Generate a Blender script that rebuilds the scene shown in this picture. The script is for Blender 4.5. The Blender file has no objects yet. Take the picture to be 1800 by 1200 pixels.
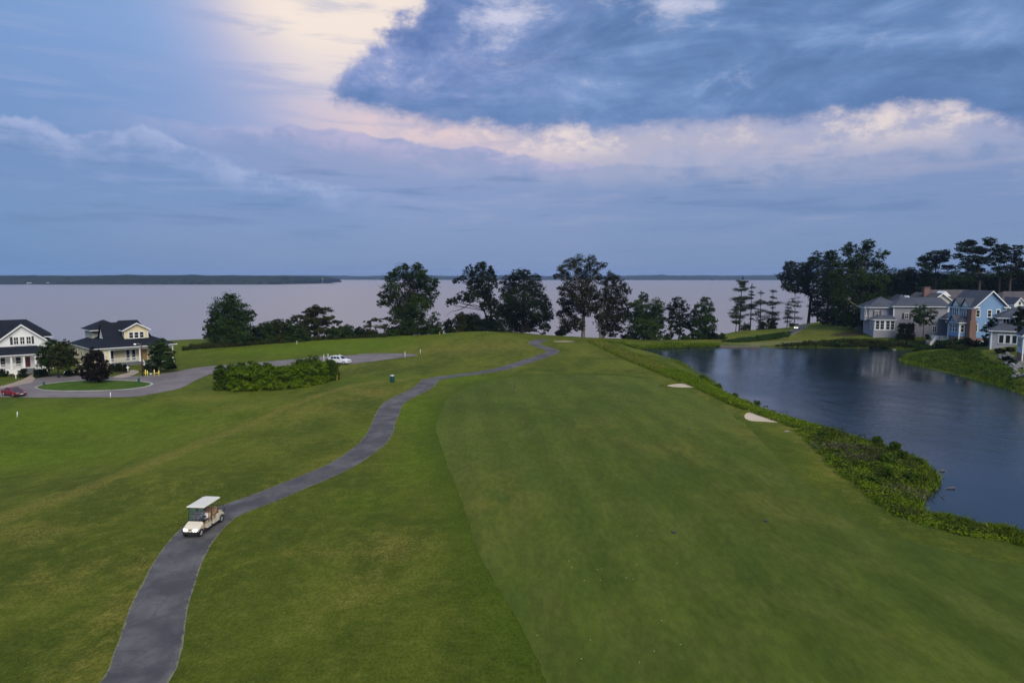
import bpy, math, random
import numpy as np
from mathutils import Vector, Matrix, geometry as mgeo

random.seed(7)
RNG = np.random.default_rng(7)
SC = bpy.context.scene
COL = SC.collection

# ------------------------------------------------------------------ camera
CAM_H = 18.0
PITCH = math.radians(5.48)
cam_d = bpy.data.cameras.new('camera')
cam_d.lens = 24.0
cam_d.sensor_width = 36.0
cam_d.clip_start = 0.5
cam_d.clip_end = 20000.0
cam = bpy.data.objects.new('camera', cam_d)
cam.location = (0, 0, CAM_H)
cam.rotation_euler = (math.pi / 2 - PITCH, 0, 0)
COL.objects.link(cam)
SC.camera = cam

# ------------------------------------------------------------------ exposure
EXPOSURE = 0.7
SC.view_settings.view_transform = 'Standard'
SC.view_settings.look = 'None'
SC.view_settings.exposure = EXPOSURE
SC.view_settings.gamma = 1.0
SC.view_settings.use_curve_mapping = False
SC.cycles.use_denoising = True
SC.cycles.max_bounces = 8
SC.cycles.volume_bounces = 0
SC.cycles.caustics_reflective = False
SC.cycles.caustics_refractive = False

# ------------------------------------------------------------------ sun
SUN_EL, SUN_AZ = 42.0, 152.0        # azimuth clockwise from +Y (behind, to the right)
sun_d = bpy.data.lights.new('sun', 'SUN')
sun_d.energy = 2.0
sun_d.angle = math.radians(50)
sun_d.color = (1.0, 0.90, 0.74)
sun = bpy.data.objects.new('sun', sun_d)
COL.objects.link(sun)
_e, _a = math.radians(SUN_EL), math.radians(SUN_AZ)
_to = Vector((math.sin(_a) * math.cos(_e), math.cos(_a) * math.cos(_e), math.sin(_e)))
sun.rotation_euler = _to.to_track_quat('Z', 'Y').to_euler()
sun.location = _to * 100


# ------------------------------------------------------------------ node helper
def lin(r, g, b):
    f = lambda c: c / 12.92 if c <= 0.04045 else ((c + 0.055) / 1.055) ** 2.4
    return (f(r / 255), f(g / 255), f(b / 255))


class NT:
    """A thin layer over a node tree, so that shaders read as formulas."""

    def __init__(self, tree):
        self.t = tree
        self.n = tree.nodes
        self.l = tree.links

    def put(self, sock, v):
        if hasattr(v, 'is_linked') or isinstance(v, bpy.types.NodeSocket):
            self.l.new(v, sock)
        elif isinstance(v, (tuple, list)) and len(v) == 3 and sock.type == 'RGBA':
            sock.default_value = (*v, 1)
        else:
            sock.default_value = v

    def m(self, op, a, b=0.0, c=0.0, clamp=False):
        n = self.n.new('ShaderNodeMath')
        n.operation = op
        n.use_clamp = clamp
        self.put(n.inputs[0], a)
        self.put(n.inputs[1], b)
        self.put(n.inputs[2], c)
        return n.outputs[0]

    def add(self, a, b): return self.m('ADD', a, b)
    def sub(self, a, b): return self.m('SUBTRACT', a, b)
    def mul(self, a, b): return self.m('MULTIPLY', a, b)
    def div(self, a, b): return self.m('DIVIDE', a, b)

    def ss(self, v, lo, hi, a=0.0, b=1.0):
        n = self.n.new('ShaderNodeMapRange')
        n.interpolation_type = 'SMOOTHSTEP'
        n.clamp = True
        self.put(n.inputs[0], v)
        self.put(n.inputs[1], lo)
        self.put(n.inputs[2], hi)
        self.put(n.inputs[3], a)
        self.put(n.inputs[4], b)
        return n.outputs[0]

    def mr(self, v, lo, hi, a=0.0, b=1.0):
        n = self.n.new('ShaderNodeMapRange')
        n.clamp = True
        for i, x in enumerate((v, lo, hi, a, b)):
            self.put(n.inputs[i], x)
        return n.outputs[0]

    def mix(self, f, a, b, blend='MIX'):
        n = self.n.new('ShaderNodeMix')
        n.data_type = 'RGBA'
        n.blend_type = blend
        self.put(n.inputs['Factor'], f)
        self.put(n.inputs[6], a)
        self.put(n.inputs[7], b)
        return n.outputs[2]

    def vec(self, x=0.0, y=0.0, z=0.0):
        n = self.n.new('ShaderNodeCombineXYZ')
        for i, v in enumerate((x, y, z)):
            self.put(n.inputs[i], v)
        return n.outputs[0]

    def sep(self, v):
        n = self.n.new('ShaderNodeSeparateXYZ')
        self.put(n.inputs[0], v)
        return n.outputs

    def map(self, v, scale=(1, 1, 1), rot=(0, 0, 0), loc=(0, 0, 0)):
        n = self.n.new('ShaderNodeMapping')
        self.put(n.inputs[0], v)
        n.inputs[1].default_value = loc
        n.inputs[2].default_value = rot
        n.inputs[3].default_value = scale
        return n.outputs[0]

    def noise(self, v, scale=1.0, detail=4.0, rough=0.55, dist=0.0, lac=2.0):
        n = self.n.new('ShaderNodeTexNoise')
        if v is not None:
            self.put(n.inputs['Vector'], v)
        n.inputs['Scale'].default_value = scale
        n.inputs['Detail'].default_value = detail
        n.inputs['Roughness'].default_value = rough
        n.inputs['Lacunarity'].default_value = lac
        n.inputs['Distortion'].default_value = dist
        return n.outputs[0]

    def voronoi(self, v, scale=1.0, feature='F1', rnd=1.0):
        n = self.n.new('ShaderNodeTexVoronoi')
        n.feature = feature
        if v is not None:
            self.put(n.inputs['Vector'], v)
        n.inputs['Scale'].default_value = scale
        n.inputs['Randomness'].default_value = rnd
        return n.outputs[0]

    def ramp(self, f, stops):
        n = self.n.new('ShaderNodeValToRGB')
        self.put(n.inputs[0], f)
        e = n.color_ramp.elements
        e[0].position, e[0].color = stops[0][0], (*stops[0][1], 1)
        e[1].position, e[1].color = stops[-1][0], (*stops[-1][1], 1)
        for p, c in stops[1:-1]:
            k = e.new(p)
            k.color = (*c, 1)
        return n.outputs[0]

    def attr(self, name):
        n = self.n.new('ShaderNodeAttribute')
        n.attribute_name = name
        return n.outputs['Fac']


# ------------------------------------------------------------------ sky
world = bpy.data.worlds.new('World')
SC.world = world
world.use_nodes = True
W = NT(world.node_tree)
W.n.clear()
tc = W.n.new('ShaderNodeTexCoord')
D = tc.outputs['Generated']
dx, dy, dz = W.sep(D)
DEG = 57.29578
EL = W.mul(W.m('ARCSINE', W.m('MINIMUM', W.m('MAXIMUM', dz, -1.0), 1.0)), DEG)
AZ = W.mul(W.m('ARCTAN2', dx, dy), DEG)
# the cloud deck as a plane overhead, seen in perspective
zz = W.add(W.m('MAXIMUM', dz, 0.0), 0.10)
PL = W.vec(W.div(dx, zz), W.div(dy, zz), 0.0)
n_big = W.noise(PL, 0.45, 6, 0.56, 0.4)
n_mid = W.noise(PL, 1.3, 7, 0.6, 0.5)
n_fine = W.noise(W.map(D, (14, 14, 26)), 1.0, 7, 0.62, 0.3)
n_band = W.noise(W.map(D, (5, 5, 42)), 1.0, 6, 0.6, 0.35)
n_soft = W.noise(W.map(D, (2.2, 2.2, 7)), 1.0, 3, 0.5)
n_puff = W.noise(W.map(D, (22, 22, 34)), 1.0, 8, 0.62, 0.0)
G = 1.0 / (2 ** EXPOSURE)

# hazy blue sheet from the horizon upward
base = W.ramp(W.m('DIVIDE', W.add(EL, 2.0), 50.0, clamp=True), [
    (0.00, lin(108, 136, 180)), (0.05, lin(112, 139, 182)), (0.13, lin(118, 144, 188)),
    (0.20, lin(128, 152, 198)), (0.27, lin(138, 162, 211)), (0.36, lin(146, 174, 224)),
    (0.48, lin(154, 184, 230)), (1.00, lin(172, 198, 236))])
# left side is a deeper blue, the middle more lavender
leftness = W.ss(W.add(AZ, W.mul(W.sub(n_soft, 0.5), 30.0)), -40.0, -16.0, 1.0, 0.0)
base = W.mix(W.mul(leftness, W.ss(EL, 0.0, 9.0, 0.75, 0.45)), base, lin(78, 132, 188))
# sunset glow behind thin high cloud
ga = W.div(W.add(AZ, 15.0), W.ss(AZ, -17.0, -13.0, 9.5, 14.0))
ge = W.div(W.sub(EL, 23.0), W.ss(EL, 22.0, 24.0, 11.5, 16.0))
gl = W.m('EXPONENT', W.mul(W.add(W.mul(ga, ga), W.mul(ge, ge)), -1.0))
gl = W.mul(gl, W.add(0.95, W.mul(W.sub(n_soft, 0.5), 0.5)))
base = W.mix(W.ss(gl, 0.03, 0.80), base, W.mix(W.ss(gl, 0.22, 0.80), lin(222, 202, 216), lin(255, 238, 224)))
# pink light carried along under the deck
low0 = W.add(11.1, W.mul(W.m('MAXIMUM', W.sub(-4.0, AZ), 0.0), 0.20))
under = W.mul(W.ss(EL, 6.5, 9.6), W.ss(EL, 15.5, 12.0, 0.0, 1.0))
under = W.mul(under, W.mul(W.ss(AZ, -22.0, -8.0), W.ss(AZ, 26.0, 46.0, 1.0, 0.1)))
base = W.mix(W.mul(under, W.ss(n_fine, 0.25, 0.6, 0.55, 1.0)), base, W.mix(W.ss(AZ, -8.0, 12.0), lin(234, 208, 208), lin(184, 182, 204)))


def bank(base, top, body, lit, strength):
    """one bank of cloud: crisp lumpy top lit from behind, fading downward into haze"""
    t_ = W.sub(top, EL)
    base = W.mix(W.mul(W.ss(t_, 0.0, 0.30), W.mul(W.ss(EL, 1.0, 7.0, 0.25, 1.0), strength)), base, body)
    r_ = W.mul(W.ss(t_, -0.05, 0.25), W.ss(t_, 0.25, 2.6, 1.0, 0.0))
    return W.mix(W.mul(W.mul(r_, W.ss(n_fine, 0.35, 0.62, 0.15, 0.85)), strength), base, lit)


n_lump = W.noise(W.map(D, (11, 11, 9), loc=(3, 1, 0)), 1.0, 6, 0.55)
n_lump2 = W.noise(W.map(D, (8, 8, 7), loc=(9, 4, 0)), 1.0, 6, 0.55)
topB = W.add(W.add(11.6, W.mul(W.ss(AZ, -18.0, 10.0), -2.4)), W.mul(W.sub(n_lump2, 0.5), 3.6))
base = bank(base, topB, lin(132, 152, 198), W.mix(W.ss(AZ, -30.0, -12.0), lin(160, 176, 218), lin(204, 190, 218)), W.mul(W.ss(AZ, 2.0, 16.0, 0.85, 0.0), W.ss(AZ, -36.0, -20.0)))
topA = W.add(W.add(10.2, W.mul(W.ss(AZ, -30.0, -14.0), -3.2)), W.mul(W.sub(n_lump, 0.5), 4.2))
base = bank(base, topA, lin(112, 142, 192), lin(172, 184, 222), W.ss(AZ, -16.0, -8.0, 0.95, 0.0))
topC = W.add(8.6, W.mul(W.sub(n_lump, 0.5), 3.4))
base = bank(base, topC, lin(120, 144, 190), lin(176, 178, 204), W.mul(W.ss(AZ, -6.0, 12.0), 0.75))
# long flat streaks low down
base = W.mix(W.mul(W.ss(n_band, 0.52, 0.70), W.ss(EL, 2.0, 7.0, 0.10, 0.42)), base, W.mix(W.ss(AZ, -20.0, 5.0), lin(150, 168, 212), lin(172, 172, 200)))
base = W.mix(W.mul(W.ss(n_band, 0.47, 0.32), W.mul(W.ss(EL, 1.0, 5.0, 0.12, 0.50), W.ss(EL, 8.0, 11.0, 1.0, 0.0))), base, lin(88, 122, 172))
# heavy blue-grey deck above and to the right
edge = W.add(W.mul(W.sub(n_puff, 0.5), 2.4), W.mul(W.sub(n_fine, 0.5), 1.6))
low = W.sub(W.add(low0, edge), W.ss(AZ, 30.0, 40.0, 0.0, 3.4))
d_low = W.sub(EL, low)
lft = W.add(-14.4, W.mul(W.m('MAXIMUM', W.sub(EL, 15.4), 0.0), 1.05))
lft = W.add(lft, W.add(W.mul(edge, 2.4), W.mul(W.sub(n_lump, 0.5), 9.0)))
d_lft = W.mul(W.sub(AZ, lft), 0.42)
d_rear = W.mul(W.sub(150.0, AZ), 0.3)
d = W.m('MINIMUM', W.m('MINIMUM', d_low, d_lft), d_rear)
deck = W.ss(W.m('MINIMUM', W.mul(d_low, 0.55), W.m('MINIMUM', d_lft, d_rear)), -0.12, 0.75)
n_str = W.noise(W.map(D, (4.5, 4.5, 15), rot=(0.0, 0.12, 0.0)), 1.0, 9, 0.60, 0.7)
n_cell = W.noise(W.map(D, (9, 9, 20)), 1.0, 8, 0.62, 0.5)
tone = W.add(W.mul(n_str, 0.55), W.add(W.mul(n_cell, 0.25), W.mul(n_big, 0.20)))
deck_c = W.ramp(tone, [
    (0.32, lin(74, 106, 156)), (0.44, lin(90, 122, 172)), (0.51, lin(104, 137, 188)),
    (0.58, lin(126, 156, 204)), (0.68, lin(166, 184, 224)), (0.80, lin(214, 218, 240))])
# nearer the glow the cloud is thinner and more violet
near_g = W.mul(W.ss(AZ, -12.0, 14.0, 1.0, 0.0), W.ss(EL, 12.0, 16.0, 0.45, 1.0))
deck_c = W.mix(W.mul(near_g, 0.75), deck_c, W.ramp(W.add(W.mul(n_cell, 0.6), W.mul(n_puff, 0.4)), [
    (0.36, lin(96, 122, 180)), (0.48, lin(128, 146, 200)), (0.56, lin(160, 168, 212)), (0.64, lin(222, 212, 228))]))
deck_c = W.mix(W.ss(d_low, 0.3, 3.4, 0.60, 0.0), deck_c, lin(82, 116, 172))
# pale edge where light comes through the thin rim
deck_c = W.mix(W.mul(W.ss(d, 1.4, 0.1), 0.5), deck_c, lin(186, 184, 214))
# rents high in the deck
rw = W.add(W.m('EXPONENT', W.mul(W.add(W.m('POWER', W.div(W.add(AZ, 2.5), 4.5), 2.0), W.m('POWER', W.div(W.sub(EL, 20.0), 2.6), 2.0)), -1.0)),
           W.m('EXPONENT', W.mul(W.add(W.m('POWER', W.div(W.sub(AZ, 12.5), 4.0), 2.0), W.m('POWER', W.div(W.sub(EL, 20.2), 1.2), 2.0)), -1.0)))
rent = W.ss(W.add(W.mul(rw, 0.20), W.add(W.mul(n_cell, 0.7), W.mul(n_puff, 0.3))), 0.58, 0.84)
deck_c = W.mix(W.mul(rent, 0.80), deck_c, lin(222, 220, 238))
# openings to the bright far sky just under the deck
hw = W.add(W.m('EXPONENT', W.mul(W.m('POWER', W.div(W.sub(AZ, 4.5), 4.5), 2.0), -1.0)), W.m('EXPONENT', W.mul(W.m('POWER', W.div(W.sub(AZ, 28.0), 5.5), 2.0), -1.0)))
hot = W.mul(W.mul(W.ss(d_low, -2.4, -0.5), W.ss(W.add(W.mul(n_puff, 0.6), W.add(W.mul(n_fine, 0.4), W.mul(hw, 0.16))), 0.54, 0.72)), W.ss(AZ, -10.0, -2.0))
base = W.mix(W.mul(hot, 0.78), base, lin(246, 228, 220))
cloud = W.mix(deck, base, deck_c)
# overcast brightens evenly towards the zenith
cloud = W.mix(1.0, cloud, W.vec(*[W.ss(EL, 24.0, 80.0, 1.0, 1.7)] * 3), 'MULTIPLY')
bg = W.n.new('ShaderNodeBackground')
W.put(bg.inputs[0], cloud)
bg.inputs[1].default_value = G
sky = W.n.new('ShaderNodeTexSky')
sky.sky_type = 'NISHITA'
sky.sun_disc = False
sky.sun_elevation = math.radians(SUN_EL)
sky.sun_rotation = math.radians(SUN_AZ)
bg2 = W.n.new('ShaderNodeBackground')
W.put(bg2.inputs[0], sky.outputs[0])
bg2.inputs[1].default_value = 0.06
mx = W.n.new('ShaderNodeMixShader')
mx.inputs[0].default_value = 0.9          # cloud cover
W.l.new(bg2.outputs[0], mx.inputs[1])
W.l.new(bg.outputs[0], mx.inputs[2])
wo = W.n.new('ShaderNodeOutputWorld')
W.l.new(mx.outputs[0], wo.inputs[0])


# ------------------------------------------------------------------ object helpers
def tag(o, label=None, cat=None, group=None, kind=None):
    if label: o['label'] = label
    if cat: o['category'] = cat
    if group: o['group'] = group
    if kind: o['kind'] = kind
    return o


def empty(name, loc, rz=0.0, label=None, cat=None, group=None):
    o = bpy.data.objects.new(name, None)
    o.empty_display_size = 0.3
    o.location = loc
    o.rotation_euler = (0, 0, rz)
    COL.objects.link(o)
    return tag(o, label, cat, group)


def link(name, me, parent=None, loc=None, rz=None):
    o = bpy.data.objects.new(name, me)
    COL.objects.link(o)
    if parent: o.parent = parent
    if loc is not None: o.location = loc
    if rz is not None: o.rotation_euler = (0, 0, rz)
    return o


def copy_tree(o, parent=None):
    c = o.copy()
    COL.objects.link(c)
    if parent: c.parent = parent
    for ch in [x for x in o.children]:
        copy_tree(ch, c)
    return c


class MB:
    """Collects boxes, prisms and tubes; build() links them as ONE mesh object."""

    def __init__(self):
        self.v, self.f, self.mi, self.sm = [], [], [], []

    def _add(self, vs, fs, mi=0, sm=False):
        b = len(self.v)
        self.v += [tuple(p) for p in vs]
        self.f += [tuple(b + i for i in f) for f in fs]
        self.mi += [mi] * len(fs)
        self.sm += [sm] * len(fs)
        return self

    def box(self, x0, x1, y0, y1, z0, z1, mi=0):
        vs = [(x0, y0, z0), (x1, y0, z0), (x1, y1, z0), (x0, y1, z0), (x0, y0, z1), (x1, y0, z1), (x1, y1, z1), (x0, y1, z1)]
        return self._add(vs, [(3, 2, 1, 0), (4, 5, 6, 7), (0, 1, 5, 4), (1, 2, 6, 5), (2, 3, 7, 6), (3, 0, 4, 7)], mi)

    def hexa(self, lo, hi, mi=0):
        """lo and hi: two rings of four points."""
        return self._add(list(lo) + list(hi), [(3, 2, 1, 0), (4, 5, 6, 7), (0, 1, 5, 4), (1, 2, 6, 5), (2, 3, 7, 6), (3, 0, 4, 7)], mi)

    def prism(self, poly, axis, a, b, mi=0):
        """poly: 2-D outline; axis y -> (x,z) outline, x -> (y,z) outline, z -> (x,y)."""
        n = len(poly)
        mk = {'y': lambda p, t: (p[0], t, p[1]), 'x': lambda p, t: (t, p[0], p[1]), 'z': lambda p, t: (p[0], p[1], t)}[axis]
        vs = [mk(p, a) for p in poly] + [mk(p, b) for p in poly]
        fs = [tuple(range(n))[::-1], tuple(range(n, 2 * n))] + [(i, (i + 1) % n, n + (i + 1) % n, n + i) for i in range(n)]
        return self._add(vs, fs, mi)

    def tube(self, pts, rads, n=8, mi=0, cap=True):
        pts = [Vector(p) for p in pts]
        if not hasattr(rads, '__len__'): rads = [rads] * len(pts)
        vs, fs = [], []
        for i, p in enumerate(pts):
            t = (pts[min(i + 1, len(pts) - 1)] - pts[max(i - 1, 0)]).normalized()
            u = t.orthogonal().normalized() if abs(t.z) > .95 else t.cross(Vector((0, 0, 1))).normalized()
            w = t.cross(u)
            for k in range(n):
                a = 2 * math.pi * k / n
                vs.append(p + (u * math.cos(a) + w * math.sin(a)) * rads[i])
        for i in range(len(pts) - 1):
            for k in range(n):
                fs.append((i * n + k, i * n + (k + 1) % n, (i + 1) * n + (k + 1) % n, (i + 1) * n + k))
        self._add(vs, fs, mi, True)
        if cap:
            b = len(self.v) - len(vs)
            self.f += [tuple(b + k for k in range(n))[::-1], tuple(b + (len(pts) - 1) * n + k for k in range(n))]
            self.mi += [mi, mi]
            self.sm += [False, False]
        return self

    def disc(self, c, axis, r, w, n=16, mi=0):
        """a solid wheel-like disc along an axis"""
        ax = {'x': Vector((1, 0, 0)), 'y': Vector((0, 1, 0)), 'z': Vector((0, 0, 1))}[axis]
        c = Vector(c)
        return self.tube([c - ax * w / 2, c - ax * w * .36, c + ax * w * .36, c + ax * w / 2], [r * .9, r, r, r * .9], n, mi)

    def ball(self, c, r, n=8, mi=0, sq=(1, 1, 1)):
        vs, fs = [], []
        m = n // 2 + 1
        for i in range(m + 1):
            th = math.pi * i / m
            for k in range(n):
                a = 2 * math.pi * k / n
                vs.append((c[0] + r * sq[0] * math.sin(th) * math.cos(a), c[1] + r * sq[1] * math.sin(th) * math.sin(a), c[2] + r * sq[2] * math.cos(th)))
        for i in range(m):
            for k in range(n):
                fs.append((i * n + k, (i + 1) * n + k, (i + 1) * n + (k + 1) % n, i * n + (k + 1) % n))
        return self._add(vs, fs, mi, True)

    def mesh(self, name, mats):
        me = bpy.data.meshes.new(name)
        me.from_pydata(self.v, [], self.f)
        if not isinstance(mats, (list, tuple)): mats = [mats]
        for m in mats: me.materials.append(m)
        me.polygons.foreach_set('material_index', self.mi)
        me.polygons.foreach_set('use_smooth', self.sm)
        me.validate()
        me.update()
        return me

    def build(self, name, mats, parent=None, loc=None, rz=None, bevel=0.0):
        o = link(name, self.mesh(name, mats), parent, loc, rz)
        if bevel:
            b = o.modifiers.new('bevel', 'BEVEL')
            b.width = bevel
            b.segments = 2
            b.limit_method = 'ANGLE'
        return o


# ------------------------------------------------------------------ materials
def new_mat(name):
    m = bpy.data.materials.new(name)
    m.use_nodes = True
    t = NT(m.node_tree)
    p = m.node_tree.nodes['Principled BSDF']
    return m, t, p


def plain(name, col, rough=0.6, var=0.12, scale=1.5, bump=0.0, bscale=20.0, metal=0.0, spec=0.5, emit=None, es=0.0):
    """a surface colour with slight weathering and fine relief"""
    m, t, p = new_mat(name)
    g = t.n.new('ShaderNodeTexCoord').outputs['Object']
    n = t.noise(g, scale, 5, 0.6)
    c = t.mix(1.0, col, t.vec(*[t.mr(n, 0.25, 0.75, 1 - var, 1 + var)] * 3), 'MULTIPLY')
    t.put(p.inputs['Base Color'], c)
    p.inputs['Roughness'].default_value = rough
    p.inputs['Metallic'].default_value = metal
    p.inputs['Specular IOR Level'].default_value = spec
    if bump:
        b = t.n.new('ShaderNodeBump')
        b.inputs['Strength'].default_value = bump
        b.inputs['Distance'].default_value = 0.02
        t.put(b.inputs['Height'], t.noise(g, bscale, 4, 0.6))
        t.put(p.inputs['Normal'], b.outputs[0])
    if emit:
        p.inputs['Emission Color'].default_value = (*emit, 1)
        p.inputs['Emission Strength'].default_value = es
    return m


def siding(name, col, board=0.18):
    m, t, p = new_mat(name)
    g = t.n.new('ShaderNodeTexCoord').outputs['Object']
    x, y, z = t.sep(g)
    f = t.m('FRACT', t.div(z, board))
    n = t.noise(g, 0.8, 5, 0.6)
    c = t.mix(1.0, col, t.vec(*[t.mr(n, 0.25, 0.75, 0.88, 1.06)] * 3), 'MULTIPLY')
    t.put(p.inputs['Base Color'], c)
    p.inputs['Roughness'].default_value = 0.6
    b = t.n.new('ShaderNodeBump')
    b.inputs['Strength'].default_value = 0.7
    b.inputs['Distance'].default_value = 0.03
    t.put(b.inputs['Height'], t.sub(1.0, f))
    t.put(p.inputs['Normal'], b.outputs[0])
    return m


def shingle(name, col):
    m, t, p = new_mat(name)
    g = t.n.new('ShaderNodeTexCoord').outputs['Object']
    v = t.voronoi(t.map(g, (3, 3, 6)), 1.0)
    n = t.noise(g, 0.5, 5, 0.6)
    k = t.add(t.mr(n, 0.3, 0.7, 0.7, 1.1), t.mul(t.noise(t.map(g, (2.5, 2.5, 9)), 1.5, 2), 0.35))
    t.put(p.inputs['Base Color'], t.mix(1.0, col, t.vec(k, k, k), 'MULTIPLY'))
    p.inputs['Roughness'].default_value = 0.85
    p.inputs['Specular IOR Level'].default_value = 0.15
    b = t.n.new('ShaderNodeBump')
    b.inputs['Strength'].default_value = 0.5
    b.inputs['Distance'].default_value = 0.05
    t.put(b.inputs['Height'], v)
    t.put(p.inputs['Normal'], b.outputs[0])
    return m


def brick_mat(name, col):
    m, t, p = new_mat(name)
    g = t.n.new('ShaderNodeTexCoord').outputs['Object']
    x, y, z = t.sep(g)
    n = t.n.new('ShaderNodeTexBrick')
    t.put(n.inputs['Vector'], t.vec(t.add(x, y), z, 0.0))
    n.inputs['Color1'].default_value = (*col, 1)
    n.inputs['Color2'].default_value = (col[0] * .7, col[1] * .7, col[2] * .7, 1)
    n.inputs['Mortar'].default_value = (.32, .28, .25, 1)
    n.inputs['Scale'].default_value = 2.4
    t.put(p.inputs['Base Color'], n.outputs[0])
    p.inputs['Roughness'].default_value = 0.85
    return m


def leafy(name, dark, light, spread=0.5, rough=0.9):
    """foliage: each leaf has its own shade"""
    m, t, p = new_mat(name)
    g = t.n.new('ShaderNodeNewGeometry')
    tcx = t.n.new('ShaderNodeTexCoord').outputs['Object']
    n = t.noise(tcx, 0.35, 3, 0.6)
    r = g.outputs['Random Per Island']
    f = t.add(t.mul(r, spread), t.mul(t.mr(n, 0.3, 0.7), 1 - spread))
    c = t.mix(f, dark, light)
    t.put(p.inputs['Base Color'], c)
    p.inputs['Roughness'].default_value = rough
    p.inputs['Specular IOR Level'].default_value = 0.04
    tr = t.n.new('ShaderNodeBsdfTranslucent')
    t.put(tr.inputs[0], c)
    mxs = t.n.new('ShaderNodeMixShader')
    mxs.inputs[0].default_value = 0.22
    t.l.new(p.outputs[0], mxs.inputs[1])
    t.l.new(tr.outputs[0], mxs.inputs[2])
    t.l.new(mxs.outputs[0], t.n['Material Output'].inputs[0])
    return m


def bark(name, col):
    return plain(name, col, 0.9, 0.3, 2.0, 0.6, 6.0, spec=0.2)


M = {}
M['white'] = plain('white_paint', (0.74, 0.74, 0.72), 0.5, 0.06)
M['cream_roof'] = plain('cream_plastic', (0.62, 0.58, 0.48), 0.45, 0.05)
M['beige'] = plain('beige_plastic', (0.66, 0.58, 0.44), 0.35, 0.05)
M['black'] = plain('black_plastic', (0.02, 0.02, 0.022), 0.5, 0.1)
M['rubber'] = plain('rubber', (0.018, 0.018, 0.018), 0.85, 0.2)
M['rim'] = plain('grey_metal', (0.55, 0.55, 0.55), 0.35, 0.05, metal=0.6)
M['tan_vinyl'] = plain('tan_vinyl', (0.30, 0.19, 0.11), 0.5, 0.1)
M['tan_light'] = plain('tan_cushion', (0.46, 0.34, 0.22), 0.5, 0.1)
M['glass'] = plain('dark_glass', (0.018, 0.022, 0.028), 0.08, 0.1)
M['siding_white'] = siding('white_siding', (0.74, 0.75, 0.74))
M['siding_yellow'] = siding('yellow_siding', (0.72, 0.62, 0.38))
M['siding_cream'] = siding('cream_siding', (0.48, 0.47, 0.39))
M['siding_grey'] = siding('grey_siding', (0.25, 0.245, 0.275))
M['siding_blue'] = siding('blue_siding', (0.16, 0.285, 0.48))
M['siding_lgrey'] = siding('light_grey_siding', (0.33, 0.33, 0.355))
M['siding_pblue'] = siding('pale_blue_siding', (0.38, 0.45, 0.55))
M['roof_black'] = shingle('black_shingle', (0.010, 0.012, 0.018))
M['roof_grey'] = shingle('grey_shingle', (0.055, 0.060, 0.074))
M['roof_brown'] = shingle('brown_shingle', (0.075, 0.066, 0.068))
M['brick'] = brick_mat('red_brick', (0.15, 0.055, 0.038))
M['shutter'] = plain('dark_shutter', (0.03, 0.035, 0.045), 0.6)
M['door_red'] = plain('dark_red_paint', (0.08, 0.008, 0.012), 0.5)
M['door_wood'] = plain('varnished_wood', (0.40, 0.24, 0.06), 0.5)
M['wood_grey'] = plain('weathered_wood', (0.16, 0.14, 0.12), 0.85, 0.3, 3.0)
M['wood_red'] = plain('red_brown_post', (0.06, 0.022, 0.018), 0.8, 0.2)
M['step'] = plain('painted_step', (0.11, 0.115, 0.12), 0.8, 0.15)
M['lattice'] = plain('white_lattice', (0.60, 0.62, 0.62), 0.7, 0.2, 6.0)
M['yellow'] = plain('yellow_paint', (0.72, 0.56, 0.10), 0.5, 0.1)
M['teal'] = plain('green_bin_plastic', (0.006, 0.06, 0.06), 0.45, 0.1)
M['car_red'] = plain('red_car_paint', (0.22, 0.006, 0.014), 0.25, 0.04)
M['car_white'] = plain('white_car_paint', (0.72, 0.72, 0.74), 0.25, 0.04)
M['lamp_on'] = plain('lit_lamp', (0.9, 0.85, 0.75), 0.4, 0.0, emit=(1.0, 0.85, 0.6), es=4.0)
M['head_on'] = plain('lit_headlight', (0.9, 0.9, 0.88), 0.3, 0.0, emit=(1.0, 0.96, 0.88), es=5.0)
M['tail'] = plain('tail_light', (0.25, 0.01, 0.01), 0.3)
M['skin'] = plain('skin', (0.50, 0.30, 0.22), 0.55, 0.04)
M['stone'] = plain('pale_stone', (0.20, 0.19, 0.175), 0.9, 0.3, 1.5, 0.5, 5.0)
M['driftwood'] = plain('driftwood', (0.10, 0.09, 0.08), 0.9, 0.3, 4.0)
M['bark_dark'] = bark('dark_bark', (0.035, 0.030, 0.025))
M['bark_pale'] = bark('pale_bark', (0.16, 0.145, 0.125))
M['bark_pine'] = bark('pine_bark', (0.075, 0.058, 0.048))
M['leaf_oak'] = leafy('oak_leaf', (0.009, 0.018, 0.005), (0.052, 0.088, 0.016))
M['leaf_dark'] = leafy('dark_leaf', (0.006, 0.011, 0.005), (0.027, 0.042, 0.012))
M['leaf_brown'] = leafy('dull_leaf', (0.012, 0.014, 0.008), (0.048, 0.050, 0.020))
M['leaf_mid'] = leafy('mid_leaf', (0.010, 0.022, 0.005), (0.050, 0.090, 0.016))
M['leaf_bright'] = leafy('bright_leaf', (0.042, 0.082, 0.003), (0.165, 0.245, 0.012))
M['leaf_bush'] = leafy('bush_leaf', (0.024, 0.048, 0.004), (0.085, 0.135, 0.012))
M['leaf_olive'] = leafy('olive_leaf', (0.016, 0.022, 0.006), (0.060, 0.070, 0.016))
M['leaf_pine'] = leafy('pine_needle', (0.007, 0.014, 0.008), (0.028, 0.046, 0.018))
M['leaf_lpine'] = leafy('light_pine_needle', (0.014, 0.028, 0.010), (0.058, 0.082, 0.026))
M['leaf_plum'] = leafy('purple_leaf', (0.010, 0.010, 0.008), (0.036, 0.026, 0.018))
M['weed'] = leafy('weed_leaf', (0.055, 0.100, 0.004), (0.180, 0.240, 0.016))
M['reed'] = leafy('reed_blade', (0.065, 0.110, 0.005), (0.170, 0.225, 0.018))
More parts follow.
